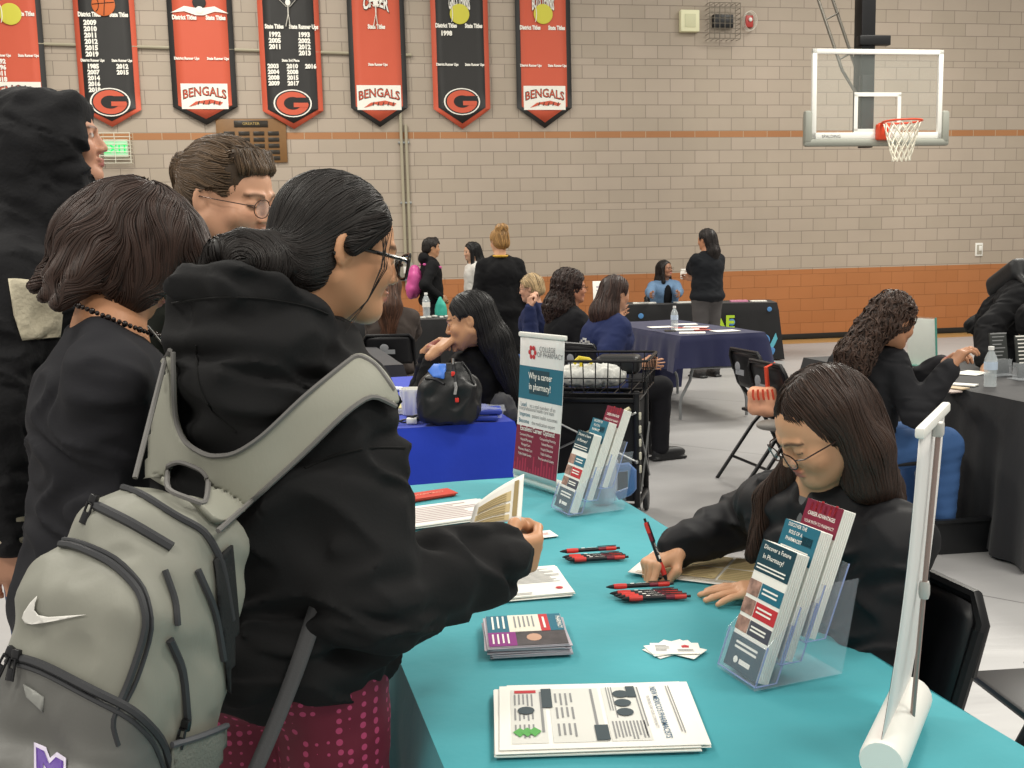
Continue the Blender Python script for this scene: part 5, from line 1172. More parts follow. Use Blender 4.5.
# curly woman at right
hf = Fr(W(893, 322, 4.62), rot(72, 20, 0))
fg = Fig('woman with curly brown hair, dark blazer and jeans seated at the right table', (1.60, 4.80), 78, sit=True, hgt=1.68, girth=1.25, lean=14, hair='35241b', skin='b07f60', shirt=('charcoal_blazer', '27272a'), pants=('blue_jeans', '3f5f8f'), h=.007, headfr=hf, hands=(W(941, 364, 4.75), W(950, 368, 4.55)), poles=(V(0, .2, -1), V(0, -.3, -1)))
S = Sdf(); fg.head.hair_cap(S, .016); f = hf; S.cap(f(0, -.05, .0), f(-.0, -.10, -.08), .078, .07, .03); S.cap(f(0, -.10, -.08), f(.0, -.14, -.2), .068, .075, .03); S.cap(f(0, -.14, -.2), f(.0, -.09, -.38), .075, .04, .03)
S.post = lambda d, X, Y, Z: d-.007*vnoise((X*15, Y*15, Z*12), 3)-.003*vnoise((X*44, Y*44, Z*40), 4)
fg.hair_obj(S, h=.007, groove=0, ns=3500, wavy=(30., 5.5), sr=.0016, soff=.006, sn=14, sstep=.010, rough=.55)
for i in (0, 1): fg.hand(i, palm=V(0, 0, -1), fist=.25)
fg.build_top('blazer', loose=1.8, folds=.005); fg.build_body(fine=[(hf.o, .13, .004)], h=.006); fg.build_bottom(folds=.004); fg.build_shoes()
# bending man at the far right
hf = Fr(W(1034, 326, 5.75), rot(180, 60, 0))
fg = Fig('person in a black hooded sweatshirt bending over the right table', (*W(1008, 300, 6.35)[:2],), 176, hgt=1.68, girth=1.25, lean=66, hair='14110f', shirt=('black_hoodie', '17171a'), pants=('dark_jeans', '1d1e22'), h=.010, headfr=hf, hands=(W(1040, 366, 5.5), W(985, 362, 5.7)), poles=(V(.6, 0, -.5), V(-1, 0, -.3)))
def hd_(S):
    S.ell(hf(0, -.02, .03), V(.1, .115, .115), hf.M, .03); S.ell(hf(0, .085, -.03), V(.06, .05, .075), hf.M, .01, sub=True)
S = Sdf(); fg.head.hair_cap(S, .006); fg.hair_obj(S)
fg.build_top('hoodie', hood=True, loose=3, extra=hd_, folds=.008); fg.build_body(); fg.build_bottom(); fg.build_shoes()
T = fg.tor; S = Sdf(); S.box(T(0, -.20, .25), V(.15, .07, .18), T.M, .05, .02)
for x in (-.11, .11): S.chain([T(x, -.16, .40), T(x, -.0, .515), T(x, .12, .36)], [.024, .024, .024], .01)
S.chain([T(-.05, -.2, .42), T(-.05, -.2, .47), T(.05, -.2, .47), T(.05, -.2, .42)], [.012]*4, .005)
o = sdf_obj('backpack', S, mat('black_nylon', '18191b', .55, bump=(60, .2)), None, .009); tag(o, 'black backpack worn by the person bending over the table', 'backpack')

# ------------------------------------------------------------------ foreground people
def onpx(sd, pts, off=0.):
    D = np.array([ray(*p) for p in pts]); return sd.cast(EYE, D, off, 110)
def inpoly(P, poly):
    x, y = P[:, 0], P[:, 1]; c = np.zeros(len(P), bool); n = len(poly)
    for i in range(n):
        (x0, y0), (x1, y1) = poly[i], poly[(i+1) % n]
        if y0 == y1: continue
        m = ((y0 > y) != (y1 > y)) & (x < (x1-x0)*(y-y0)/(y1-y0)+x0); c ^= m
    return c
def smooth_poly(poly, it=2):
    P = np.array(poly, float)
    for _ in range(it): P = np.concatenate([np.stack([.75*P+.25*np.roll(P, -1, 0), .25*P+.75*np.roll(P, -1, 0)], 1).reshape(-1, 2)])
    return [tuple(p) for p in P]
def patch(name, sd, poly, off, m, parent, th=.004, step=2.5, hole=None, smooth=True):
    """a shaped piece of cloth lying on a sculpted surface: triangulated, with thickness"""
    from mathutils.geometry import delaunay_2d_cdt
    if smooth: poly = smooth_poly(poly)
    P = np.array(poly); lo, hi = P.min(0), P.max(0)
    g = np.array([(x, y) for x in np.arange(lo[0], hi[0], step) for y in np.arange(lo[1], hi[1], step)]).reshape(-1, 2)
    if len(g): g = g[inpoly(g, poly)]
    pts = [tuple(p) for p in poly]; edges = [(i, (i+1) % len(poly)) for i in range(len(poly))]
    if hole:
        if smooth: hole = smooth_poly(hole)
        g = g[~inpoly(g, hole)]; k = len(pts); pts += [tuple(p) for p in hole]; edges += [(k+i, k+(i+1) % len(hole)) for i in range(len(hole))]
    pts += [tuple(p) for p in g]
    v, e, f, *_ = delaunay_2d_cdt([Vector(p) for p in pts], edges, [], 0, 1e-5)
    v = np.array([tuple(p) for p in v]); f = np.array([q for q in f if len(q) == 3]); c = v[f].mean(1); keepm = inpoly(c, poly)
    if hole: keepm &= ~inpoly(c, hole)
    f = f[keepm]; W_, ok = onpx(sd, v, off); f = f[ok[f].all(1)]
    o = np_mesh(name, W_, f[:, ::-1], m, parent)
    if th: md = o.modifiers.new('solid', 'SOLIDIFY'); md.thickness = th; md.offset = 0
    return o
def line_on(mb, sd, pts, off, r, n=6, sub=4, flat=1.):
    P = np.array(pts, float); q = []
    for i in range(len(P)-1):
        for j in range(sub): q.append(P[i]+(P[i+1]-P[i])*j/sub)
    q.append(P[-1]); q = np.array(q)
    for _ in range(2): q[1:-1] = .5*q[1:-1]+.25*(q[:-2]+q[2:])
    W_, ok = onpx(sd, q, off); W_ = W_[ok]
    if len(W_) > 2: mb.tube(W_, r, n, flat=flat)

# ---- the writing woman
hf = Fr(W(823, 426, 1.85), rot(-101, 30, -6))
wr_r, wr_l = G(676, 549, TZ+.055), G(782, 588, TZ+.03)
fg = Fig('person with long brown hair and glasses in a black jacket, writing at the teal table', (.655, 1.95), -118, sit=True, hgt=1.60, girth=.92, lean=9, hsc=.885, hair='2c1c14', skin='d3a07c', shirt=('black_jacket', '151517'), pants=('black_trousers', '141418'), h=.006, headfr=hf, lips='bd7468', open_eyes=False, chub=.15, hands=(wr_l, wr_r), poles=(V(.2, -.6, -.5), V(.15, .9, -.25)))
PENTIP = G(667, 582, TZ+.004)
q = fg.k
hd = fg.hfr(1, palm=V(.45, .1, -1), dirv=V(-.8, -.5, -.30)); fg.hands_done[1] = True
hand(fg.body, hd, 1, curl=[.75, .95, 1.1, 1.2], spread=.04, s=.9, thumb=.9)
fl = fg.hfr(0, palm=V(0, 0, -1), dirv=V(-1, .12, -.02)); fl = Fr(V(*fl.o[:2], TZ+.026), fl.M); fg.hands_done[0] = True
hand(fg.body, fl, -1, curl=[.12, .1, .12, .16], spread=.25, s=.93, thumb=.3)
fg.build_body(fine=[(hf.o, .135, .003), (hd.o+V(-.06, 0, 0), .10, .003)], h=.007)
def collar(S):
    T = fg.tor; S.ell(T(0, .10, .50), V(.032, .065, .085), T.M, .012, sub=True)
fg.build_top('jacket', loose=1.9, folds=.008, h=.006, foldscale=7.5, extra=collar, m=mat('jacket_shell', '1c1c1f', .62, bump=(90, .12, .001), spec=.28))
S = Sdf(); T = fg.tor; S.ell(T(0, .005, .33), V(.11, .088, .15), T.M, .02); S.cap(T(0, 0, .38), T(0, .0, .43), .07, .058, .02); sdf_obj('undershirt', S, fabric('heather_grey', '6a6b6d'), fg.root, .006)
fg.build_bottom(); fg.build_shoes(); fg.glasses(m=mat('tortoise_frame', '2a1a14', .2), r=.0016, w=.024, hgt=.019, drop=-.006)
S = Sdf(); fg.head.hair_cap(S, .008, ears=False); f = hf
far = [f(.072, .0, .02), f(.083, .02, -.08), W(770, 500, 2.0), W(752, 556, 1.97)]
S.chain(far, [.03, .030, .028, .012], .02); S.chain([f(.06, -.03, .02), W(800, 500, 2.02), W(780, 570, 2.0)], [.04, .035, .012], .02)
near = [f(-.055, -.02, .04), f(-.070, -.03, -.05), W(870, 478, 1.82), W(898, 508, 1.85)]
S.chain(near, [.033, .038, .042, .015], .025); S.chain([f(0, -.05, .0), f(0, -.05, -.07), W(878, 492, 1.97), W(890, 540, 1.98)], [.060, .052, .042, .02], .03)
for i in range(7): S.cap(W(846+7*i, 478, 1.86), W(858+7.5*i, 508-2*i, 1.86), .022, .004, .012)
S.ell(f(.0, .115, -.025), V(.070, .068, .112), f.M, .008, sub=True)
def comb(P, t):
    L = (P-f.o) @ f.M; sd = np.tanh(L[:, 0]/.012)[:, None]; top = np.clip((L[:, 2]-.0)/.09, 0, 1)[:, None]
    return V(0, 0, -1)+top*sd*f.M[:, 0]*2.0+top*f.M[:, 1]*.0-f.M[:, 2]*.5+V(.25, 0, 0)*(L[:, 0] < 0)[:, None]+.1*np.stack([vnoise((P[:, 0]*9, P[:, 1]*9, P[:, 2]*9), k) for k in (1, 2, 3)], 1)
fg.hair_obj(S, h=.0045, groove=.0009, freq=420, rough=.42, ns=9000, dirf=comb, sn=24, sstep=.012, sr=.0007, soff=.0012)
rg = np.random.default_rng(3); mb = MB()      # loose strands at the temple and the curtain
for i in range(0):
    a = f(.066+rg.normal()*.006, .035+rg.normal()*.012, .02); b = W(762+rg.normal()*9, 490, 1.99); c = W(742+rg.normal()*12, 556+rg.normal()*12, 1.97)
    mb.tube([a, (a+b)/2+V(-.012, 0, .0), b, c], [.001, .001, .0009, .0004], 4)
# pen in her hand
tip = PENTIP; top = W(640, 506, 2.17); d_ = unit(top-tip); pf = frame(tip+d_*.071, d_, z=(0, -.3, 1)); pen(pf, 'ballpoint pen in the writing woman\'s right hand')
# badge
m = MB(); c = fg.tor(.03, .135, .30); 

# ---- student with the grey backpack
yaw = 25
hf = Fr(W(337, 251, 1.55), rot(64, 14, -3))
GP = V(-.355, 1.50, 0)
wr = W(500, 562, 1.56)
fg = Fig('person in a black hoodie and maroon trousers, dark hair in a bun, holding papers', GP, yaw, hgt=1.57, girth=.94, lean=3, shw=.80, shz=-.028, hsc=.93, hair='16110f', skin='c8946f', shirt=('black_hoodie_fleece', '1f1f20'), pants=('maroon', '6b1a30'), h=.006, headfr=hf, lips='b06a62', hands=(None, wr), poles=(None, V(-.25, -.5, -1)), open_eyes=True, chub=.1)
GIRL = fg
d_ = unit(fg.wr[1]-fg.elb[1]); hfr_ = fg.hfr(1, palm=V(-.9, .3, .25), dirv=V(.6, .6, -.02)); fg.hands_done[1] = True
hand(fg.body, hfr_, 1, curl=[.75, .85, .95, 1.0], spread=.05, s=.93, thumb=.8)
fg.build_body(fine=[(hf.o, .13, .004), (hfr_.o+V(.04, .04, 0), .09, .003)], h=.007)
def hoodie(S):
    T = fg.tor
    S.ell(T(.0, -.075, .46), V(.112, .072, .080), T.M, .03)
    S.ell(T(0, -.05, .40), V(.10, .10, .10), T.M, .04)
    S.chain([T(-.100, -.07, .50), T(-.103, .02, .475), T(-.05, .09, .41)], [.034, .036, .026], .025); S.chain([T(.085, -.07, .485), T(.085, .02, .445), T(.04, .08, .39)], [.030, .028, .022], .025)
    S.chain([T(-.100, -.085, .515), T(-.06, -.125, .535), T(.02, -.13, .54), T(.075, -.10, .52), T(.09, -.04, .49)], [.020]*5, .015)
    S.ell(T(0, -.02, .56), V(.085, .075, .07), T.M, .012, sub=True)
    e, w, a = fg.elb[1], fg.wr[1], fg.shd[1]
    S.chain([a, e], [.062, .070], .04); S.cap(e, e+(w-e)*.7, .070, .058, .03)
    for i, t_ in enumerate((.25, .42, .58, .74, .9)):     # bunched sleeve rings
        c = e+(w-e)*t_; u = unit(w-e); z = unit(np.cross(u, V(0, 0, 1))); y = np.cross(u, z); r = .060-.012*t_
        c2 = c+u*.008*math.sin(i*2.); S.cap(c2+z*.014-y*.01, c2-z*.014+y*.012, r, r-.002, .012)
    c = w-(w-e)*.0; S.cap(w-unit(w-e)*.045, w-unit(w-e)*.004, .043, .040, .008)
    S.ell(fg.pel(0, -.0, -.01), V(.165, .145, .075), fg.pel.M, .03)
fg.build_top('hoodie', loose=1.8, hem=-.05, folds=.012, h=.006, foldscale=8, extra=hoodie)
mb = MB()
line_on(mb, fg.top, [(172, 303), (215, 297), (262, 298), (310, 306), (345, 322)], .0005, .0016)
line_on(mb, fg.top, [(305, 468), (335, 455), (370, 447), (405, 448)], .0005, .0018)
line_on(mb, fg.top, [(196, 345), (198, 385), (210, 410), (236, 432)], .0005, .0016)
mb.build('seams', mat('black_seam', '060606', .9), fg.root)
def pattern_mat():
    m = mat('maroon_floral', '6d1b33', .7, bump=(90, .2, .001)); nt = m.node_tree; b = nt.nodes['Principled BSDF']; L = nt.links.new; N = nt.nodes.new
    tc = N('ShaderNodeTexCoord'); v = N('ShaderNodeTexVoronoi'); v.inputs['Scale'].default_value = 62; v.inputs['Randomness'].default_value = .15; L(tc.outputs['Object'], v.inputs['Vector'])
    r = N('ShaderNodeMath'); r.operation = 'LESS_THAN'; r.inputs[1].default_value = .30; L(v.outputs['Distance'], r.inputs[0])
    mx = N('ShaderNodeMixRGB'); mx.inputs[1].default_value = lin('681a30')+(1,); mx.inputs[2].default_value = lin('b5436c')+(1,); L(r.outputs[0], mx.inputs[0]); L(mx.outputs[0], b.inputs['Base Color']); return m
fg.build_bottom('patterned_trousers', loose=1.3, m=pattern_mat(), h=.008); fg.build_shoes()
fg.glasses(m=mat('black_frame', '14120f', .2), r=.0030, w=.026, hgt=.021, drop=-.004, square=True)
S = Sdf(); fg.head.hair_cap(S, .009); f = hf
bc = f(-.0, -.125, -.035)
S.ell(f(0, -.05, -.035), V(.062, .05, .045), f.M, .02)
coil = [bc+f.M @ (V(math.cos(a)*.012, -.005+.02*math.sin(a)*0, 0)) for a in (0,)]
bn = W(252, 264, 1.47)
S.ell(bn, V(.052, .040, .036), rot(20, 0, 0), .012)
pts = [bn+V(.050*math.cos(a), .01*math.sin(2*a), .026*math.sin(a)) for a in np.linspace(.4, 5.9, 9)]; S.chain(pts, [.020, .021, .022, .022, .021, .02, .019, .017, .012], .006)
S.cap(W(285, 262, 1.50), W(225, 282, 1.46), .020, .012, .01); S.cap(W(225, 275, 1.47), W(198, 290, 1.46), .014, .005, .01)
for x in (-1, 1): S.cap(f(x*.07, .04, .045), f(x*.078, .0, .0), .014, .010, .012)
root_b = W(275, 262, 1.50)
def comb2(P, t):
    D = root_b-P; r = np.linalg.norm(D, axis=1)[:, None]; sw = np.cross(P-bn, V(0, 1, .1)); sw /= np.maximum(1e-6, np.linalg.norm(sw, axis=1))[:, None]
    near = np.clip(1.4-np.linalg.norm((P-bn)/V(1.2, 1, 1), axis=1)/.055, 0, 1)[:, None]; return (D/r)*(1-near)+sw*near*1.2
fg.hair_obj(S, h=.0045, groove=.0007, freq=460, rough=.40, ns=9000, dirf=comb2, sn=14, sstep=.009, sr=.0006, soff=.0012)
mb = MB(); rg = np.random.default_rng(5)
for i in range(9): a = f(.079, .045+rg.normal()*.006, .04); mb.tube([a, f(.083, .05+rg.normal()*.004, -.02), f(.078+rg.normal()*.003, .035, -.07), f(.07+rg.normal()*.006, .01, -.105-.02*rg.random())], [.0006, .0006, .0005, .0002], 4)
for i in range(14): a = rg.uniform(-2.6, 2.6); p0 = bn+V(-.045+.03*rg.normal()*.3, 0, rg.normal()*.015); mb.tube([p0, p0+V(-.02+.01*rg.normal(), 0, -.008), p0+V(-.045+.015*rg.normal(), .0, -.022+.008*rg.normal())], [.0006, .0005, .0002], 4)
mb.build('loose_strands', mat('loose_hair_dark', '1a1411', .45), fg.root)
# papers she holds
def quad_page(name, pts, label, parent=None, th=.0008, bend=.0):
    a, b, c, d = pts; P = [[(a*(1-u)+b*u)*(1-v)+(d*(1-u)+c*u)*v+V(0, 0, 1)*bend*math.sin(math.pi*u) for u in np.linspace(0, 1, 9)] for v in np.linspace(0, 1, 9)]
    o = MB().grid(P).build(name, M_paper, parent, solid=th); 
    if label: tag(o, label, 'paper')
    return o, P
o, P = quad_page('held_form', [W(475, 505, 1.70), W(524, 474, 1.66), W(521, 521, 1.60), W(468, 530, 1.64)], 'white form with tan print held up in the student\'s hand', bend=.004)
def prt(P, t, nm, mt, L, off=.0012):
    m = MB(); n = unit(np.cross(P[0][1]-P[0][0], P[1][0]-P[0][0])); n = n if n @ (EYE-P[0][0]) > 0 else -n
    def at(u, v): a = min(7, int(u*8)), min(7, int(v*8)); i, j = a; s_, t_ = u*8-i, v*8-j; return (P[j][i]*(1-s_)+P[j][i+1]*s_)*(1-t_)+(P[j+1][i]*(1-s_)+P[j+1][i+1]*s_)*t_+n*off
    for u0, u1, v0, v1 in L: m.grid([[at(u, v) for u in np.linspace(u0, u1, 5)] for v in np.linspace(v0, v1, 4)])
    m.build(nm, mt, t)
prt(P, o, 'tan_boxes', mat('tan_form_ink', 'cdb98a', .7), [(.12, .78, .28, .52), (.1, .78, .58, .78), (.1, .78, .84, .97)]); prt(P, o, 'print_lines', mat('brown_ink', 'a08c60', .7), [(.14, .7, v, v+.02) for v in np.arange(.32, .96, .06)]+[(.84, .93, .1, .9)], .002)
o, P = quad_page('held_page', [W(497, 573, 1.58), W(513, 571, 1.60), W(497, 598, 1.60), W(482, 602, 1.58)], 'white page hanging below the student\'s fist'); prt(P, o, 'print_lines', M_inkgrey, [(.3, .5, .1, .3)], .001)

# ---- grey backpack
BP = Fr(V(-.495, 1.235, .925), rot(yaw+180, -14, -5)); B = Sdf()
B.box(BP(0, -.02, 0), V(.108, .080, .25), BP.M, .07, .02); B.ell(BP(0, .035, .12), V(.098, .06, .12), BP.M, .04)
B.box(BP(0, .065, -.03), V(.108, .055, .20), BP.M, .05, .02); B.box(BP(.0, .10, -.16), V(.10, .045, .11), BP.M, .04, .015)
B.post = lambda d, X, Y, Z: d-.0045*vnoise((X*6, Y*6, Z*7), 3)-.0025*(1-2*np.abs(vnoise((X*9, Y*9, Z*6), 9)))
M_nyl = mat('grey_ripstop', '8a8a80', .55, bump=(240, .25, .001), var=(6, .05), stretch=(1, 1, .25)); M_nyl2 = mat('dark_grey_nylon', '646461', .5, bump=(200, .2, .001)); M_zip = mat('zip_tape', '36373a', .6); M_pipe = mat('piping_grey', '55565a', .55)
t = empty('backpack', BP.o, 'large grey backpack with a white swoosh worn by the student in front', 'backpack')
sdf_obj('main_body', B, M_nyl, t, .006)
lowp = [(12, 660), (40, 668), (90, 695), (130, 712), (158, 735), (172, 800), (0, 800), (-20, 720), (2, 668)]
patch('lower_pocket', B, lowp, .004, M_nyl2, t, .006, 5)
m = MB()
line_on(m, B, [(30, 545), (70, 543), (112, 562), (140, 590), (148, 625), (130, 680), (112, 720), (118, 745)], .004, .0045)
line_on(m, B, [(36, 541), (72, 538), (117, 557), (146, 588), (154, 628), (137, 682), (119, 715), (124, 748)], .003, .0028)
line_on(m, B, [(8, 655), (40, 663), (92, 690), (134, 710), (162, 738), (174, 775)], .007, .0050)
line_on(m, B, [(6, 661), (40, 671), (90, 698), (130, 718), (154, 742), (166, 775)], .007, .0030)
line_on(m, B, [(104, 482), (140, 492), (175, 515), (205, 530), (222, 560), (232, 620)], .003, .0045)
line_on(m, B, [(95, 505), (130, 522), (172, 547)], .003, .0060)
line_on(m, B, [(165, 570), (176, 600), (178, 625)], .003, .004); line_on(m, B, [(170, 640), (184, 670), (188, 720)], .003, .005)
line_on(m, B, [(198, 570), (216, 610), (224, 660)], .003, .0045)
m.build('zip', M_zip, t)
def pull(px, L=.03, ang=.2):
    P, ok = onpx(B, [px], .008); p = P[0]; f = Fr(p, rot(yaw+180, -14, -5) @ rot(0, 0, math.degrees(ang)))
    m = MB(f); m.box((0, .002, 0), (.012, .007, .014), .002); m.tube([(-.004, .006, -.004), (-.005, .008, -L), (.005, .008, -L), (.004, .006, -.004)], .0018, 6, closed=True); m.box((0, .008, -L*.75), (.009, .004, L*.5), .0015); m.build('zip_pull', mat('gunmetal', '3b3b3d', .3, metal=.8), t)
pull((95, 500), .03, -.15); pull((12, 652), .03, -.3); pull((18, 655), .028, .1); pull((187, 725), .026, 0)
sw = [(37, 596), (30, 603), (24, 612), (22, 618), (25, 623), (32, 624.5), (44, 623), (60, 620), (86, 614.5), (64, 616), (48, 617), (38, 615), (34, 610), (35, 603)]
patch('swoosh_print', B, sw, .003, mat('print_white', 'eceae4', .5), t, .0008, 2, smooth=False)
patch('tab', B, [(24, 684), (44, 697), (43, 712), (27, 697)], .008, mat('tab_grey', '8c8d89', .5), t, .003, 4, smooth=False)
for poly, mt, off in (([(34, 742), (46, 747), (50, 758), (57, 752), (66, 758), (66, 790), (34, 790)], mat('print_lilac', 'd8d0e4', .5), .0095), ([(36, 747), (44, 751), (49, 764), (56, 757), (63, 761), (63, 790), (56, 790), (56, 768), (50, 775), (43, 763), (43, 790), (37, 790)], mat('print_purple', '5b3a94', .5), .011)):
    patch('letter_print', B, poly, off, mt, t, .0006, 3, smooth=False)
patch('mesh_pocket', B, [(172, 745), (200, 735), (236, 722), (240, 800), (170, 800)], .012, mat('mesh_fabric', '6d7069', .7, bump=(300, .8, .002)), t, .003, 4, smooth=False)
m = MB(); line_on(m, B, [(172, 745), (200, 737), (236, 722)], .014, .004); m.build('pocket_binding', M_pipe, t)
patch('back_padding', B, [(214, 560), (232, 545), (240, 640), (252, 800), (238, 800), (228, 690)], .004, mat('black_mesh', '1e1f20', .8, bump=(250, .6, .002)), t, .004, 4, smooth=False)
# yoke and straps
M_strap = mat('strap_grey', '96968a', .6, bump=(260, .3, .001), stretch=(1, 1, .3))
yoke = [(171, 347), (152, 385), (140, 423), (134, 474), (165, 480), (195, 502), (222, 530), (263, 491), (304, 454), (345, 413), (372, 394), (398, 408), (394, 388), (376, 364), (357, 353), (340, 367), (304, 396), (262, 437), (234, 455), (208, 457), (184, 443), (174, 419), (173, 380)]
hole = [(168, 466), (180, 461), (202, 470), (209, 480), (206, 505), (190, 499), (166, 490)]
SK = Sdf(); SK.p = GIRL.top.p+[B.p[0]]
patch('shoulder_yoke', SK, yoke, .014, M_strap, t, .010, 3, hole=hole, smooth=True)
m = MB(); r_ = .0036
line_on(m, SK, [(173, 352), (174, 419), (184, 443), (208, 457), (234, 455), (262, 437), (304, 396), (340, 367), (357, 354), (376, 364), (394, 390)], .019, r_)
line_on(m, SK, [(218, 531), (263, 491), (304, 454), (345, 413), (372, 394), (396, 406)], .019, r_); line_on(m, SK, [(170, 350), (152, 385), (140, 423), (135, 478)], .018, r_)
line_on(m, SK, hole[:]+[hole[0]], .019, r_); m.build('strap_binding', mat('binding_grey', '6e6c6a', .6), t)
a, b, c = W(322, 592, 1.385), W(290, 680, 1.33), W(246, 790, 1.27); mb = MB()
mb.grid([[p+V(.014, .004, .006)*s_ for s_ in (-1, -.3, .3, 1)] for p in [a*(1-u)+c*u+V(.01, 0, .01)*math.sin(u*3) for u in np.linspace(0, 1, 12)]]); mb.build('webbing_strap', mat('webbing', '4c4c4e', .6, bump=(400, .4, .001)), t, solid=.002)
a = BP(-.06, -.09, .22); b = GIRL.tor(-.10, -.09, .33)

# ---- person with short fluffy hair and bead necklace
hf = Fr(W(134, 252, 1.80), rot(60, 34, 8))
fg = Fig('person with short fluffy brown hair, a bead necklace and a black tee looking down', (-.715, 1.72), 66, hgt=1.58, girth=.93, lean=6, hsc=.92, hair='2e1f19', skin='c08a66', shirt=('black_tee_cotton', '26262a'), pants=('black_trousers', '141418'), h=.008, headfr=hf, hands=(None, W(150, 640, 1.75)))
S = Sdf(); f = hf; fg.head.hair_cap(S, .018, ears=False); S.ell(f(0, -.045, -.015), V(.092, .088, .09), f.M, .03); S.ell(f(0, .03, .045), V(.085, .085, .065), f.M, .03)
for x in (-1, 1): S.ell(f(x*.075, .01, -.03), V(.025, .055, .06), f.M, .02)
rg = np.random.default_rng(11)
for i in range(26):
    a = rg.uniform(-2.4, 2.4); p = f(.075*math.sin(a), -.048-.036*math.cos(a)*1., -.045+.02*rg.normal()); S.cap(p, p+f.M @ V(.02*math.sin(a), -.02, -.055-.02*rg.random()), .020, .006, .012)
for i in range(8): p = f(-.05+.1*rg.random(), .085, .06); S.cap(p, p+f.M @ V(.01*rg.normal(), .035, -.05-.02*rg.random()), .018, .005, .012)
crown = f(.01, -.05, .13)
def fluff(P, t):
    D = P-crown; D = D-f.M[:, 2]*(D @ f.M[:, 2])[:, None]; D /= np.maximum(1e-6, np.linalg.norm(D, axis=1))[:, None]
    return D*.8-f.M[:, 2]*.9+.7*np.stack([vnoise((P[:, 0]*8, P[:, 1]*8, P[:, 2]*8), k) for k in (1, 2, 3)], 1)
fg.hair_obj(S, h=.005, groove=.0016, freq=240, rough=.55, ns=10000, dirf=fluff, sn=12, sstep=.009, sr=.0008, soff=.0025)
fg.build_body(fine=[(hf.o, .13, .005)]); fg.build_top('tee_shirt', loose=1.7, folds=.010, h=.007, foldscale=7, collar=False); fg.build_bottom(); fg.build_shoes()
m = MB(); nb = fg.neckb
for i in range(54):
    a = 2*math.pi*i/54; m.ball(nb+fg.tor.M @ V(.074*math.sin(a), .010+.074*math.cos(a), .022-.026*math.cos(a)), .0042 if i % 3 else .0055, 8)
m.build('bead_necklace', mat('dark_beads', '1f1512', .25), fg.root)
m = MB(); T = fg.tor; m.tube([T(.055, .05, .47), T(.05, .11, .40), T(.03, .13, .30)], .006, 6, flat=.3); m.build('lanyard', mat('grey_lanyard', '8b8a86', .6), fg.root)

# ---- person with glasses and fringe
hf = Fr(W(229, 199, 2.20), rot(112, 12, 2))
fg = Fig('person with wire glasses, curly fringe and hair tied back standing behind the group', (-.66, 2.24), 95, hgt=1.70, girth=1.15, lean=2, hsc=.95, hair='4d3c2b', skin='d6a283', shirt=('dark_olive_top', '20231e'), pants=('black_trousers', '141418'), h=.009, headfr=hf, chub=.9, open_eyes=False, lips='c07b72')
S = Sdf(); f = hf; fg.head.hair_cap(S, .011); S.ell(f(0, -.12, .045), V(.028, .03, .035), f.M, .012); S.cap(f(0, -.13, .03), f(0, -.125, -.03), .018, .008, .01)
for i in range(9):
    x = -.052+.013*i; S.cap(f(x, .045, .098), f(x+.006*math.sin(i*2), .080-abs(x)*.35, .072+.005*math.sin(i*3)), .012, .007, .010)
tie = f(0, -.12, .045)
def comb3(P, t):
    L = (P-f.o) @ f.M; D = tie-P; D /= np.maximum(1e-6, np.linalg.norm(D, axis=1))[:, None]; fr_ = (L[:, 1] > .05)[:, None]; return D*(~fr_)+(f.M[:, 1]*.5-f.M[:, 2])*fr_+.2*np.stack([vnoise((P[:, 0]*14, P[:, 1]*14, P[:, 2]*14), k) for k in (1, 2, 3)], 1)
fg.hair_obj(S, h=.005, groove=.0014, freq=330, rough=.55, ns=5000, dirf=comb3, sn=11, sstep=.010, sr=.0008, soff=.0012)
fg.build_body(fine=[(hf.o, .13, .0035)]); fg.build_top('top', loose=2, hood=True); fg.build_bottom(); fg.build_shoes(); fg.glasses(m=mat('wire_frame', '5b4a44', .25, metal=.7), r=.0011, w=.024, hgt=.019)

# ---- hooded person at the left edge
hf = Fr(W(56, 142, 2.38), rot(76, -6, 0))
fg = Fig('tall person with the hood up in a black waffle sweatshirt with a cream sleeve band', (-1.10, 2.38), 78, hgt=1.79, girth=1.1, lean=1, hsc=.86, hair='1a1412', skin='cf9a7e', shirt=('black_waffle', '171719'), pants=('blue_jeans_dark', '2d4263'), h=.009, headfr=hf, open_eyes=True, hands=(None, W(8, 540, 2.15)), poles=(None, V(-.6, -.6, -.4)))
def hood3(S):
    f = hf; S.ell(f(0, -.038, -.0), V(.108, .120, .124), f.M, .03); S.cap(f(0, -.06, -.05), f(0, -.07, -.15), .095, .10, .04)
    S.chain([f(-.08, .045, -.01), f(-.05, .052, .07), f(.05, .052, .07), f(.08, .045, -.01), f(.07, .04, -.09)], [.022]*5, .02); S.ell(f(0, .14, -.02), V(.082, .068, .12), f.M, .012, sub=True); S.cap(f(-.04, .03, -.14), f(.04, .03, -.14), .05, .05, .03)
fg.build_top('hooded_sweatshirt', loose=2.2, folds=.009, h=.007, extra=hood3, m=mat('waffle_knit', '242426', .85, bump=(130, .6, .003), spec=.2))
fg.build_body(fine=[(hf.o, .13, .0045)]); fg.build_bottom(m=mat('denim_dark', '2b4166', .75, bump=(300, .3, .001))); fg.build_shoes()
patch('sleeve_band', fg.top, [(8, 279), (55, 277), (64, 300), (60, 337), (22, 340), (14, 315)], .004, mat('cream_waffle', 'cfc6ae', .85, bump=(130, .8, .003)), fg.root, .004, 4, smooth=False)
S = Sdf(); e, w = fg.elb[1], fg.wr[1]; u = unit(w-e); S.cap(w-u*.04, w+u*.0, .05, .047, .01); sdf_obj('cuff', S, mat('cream_waffle', 'cfc6ae', .85), fg.root, .007)

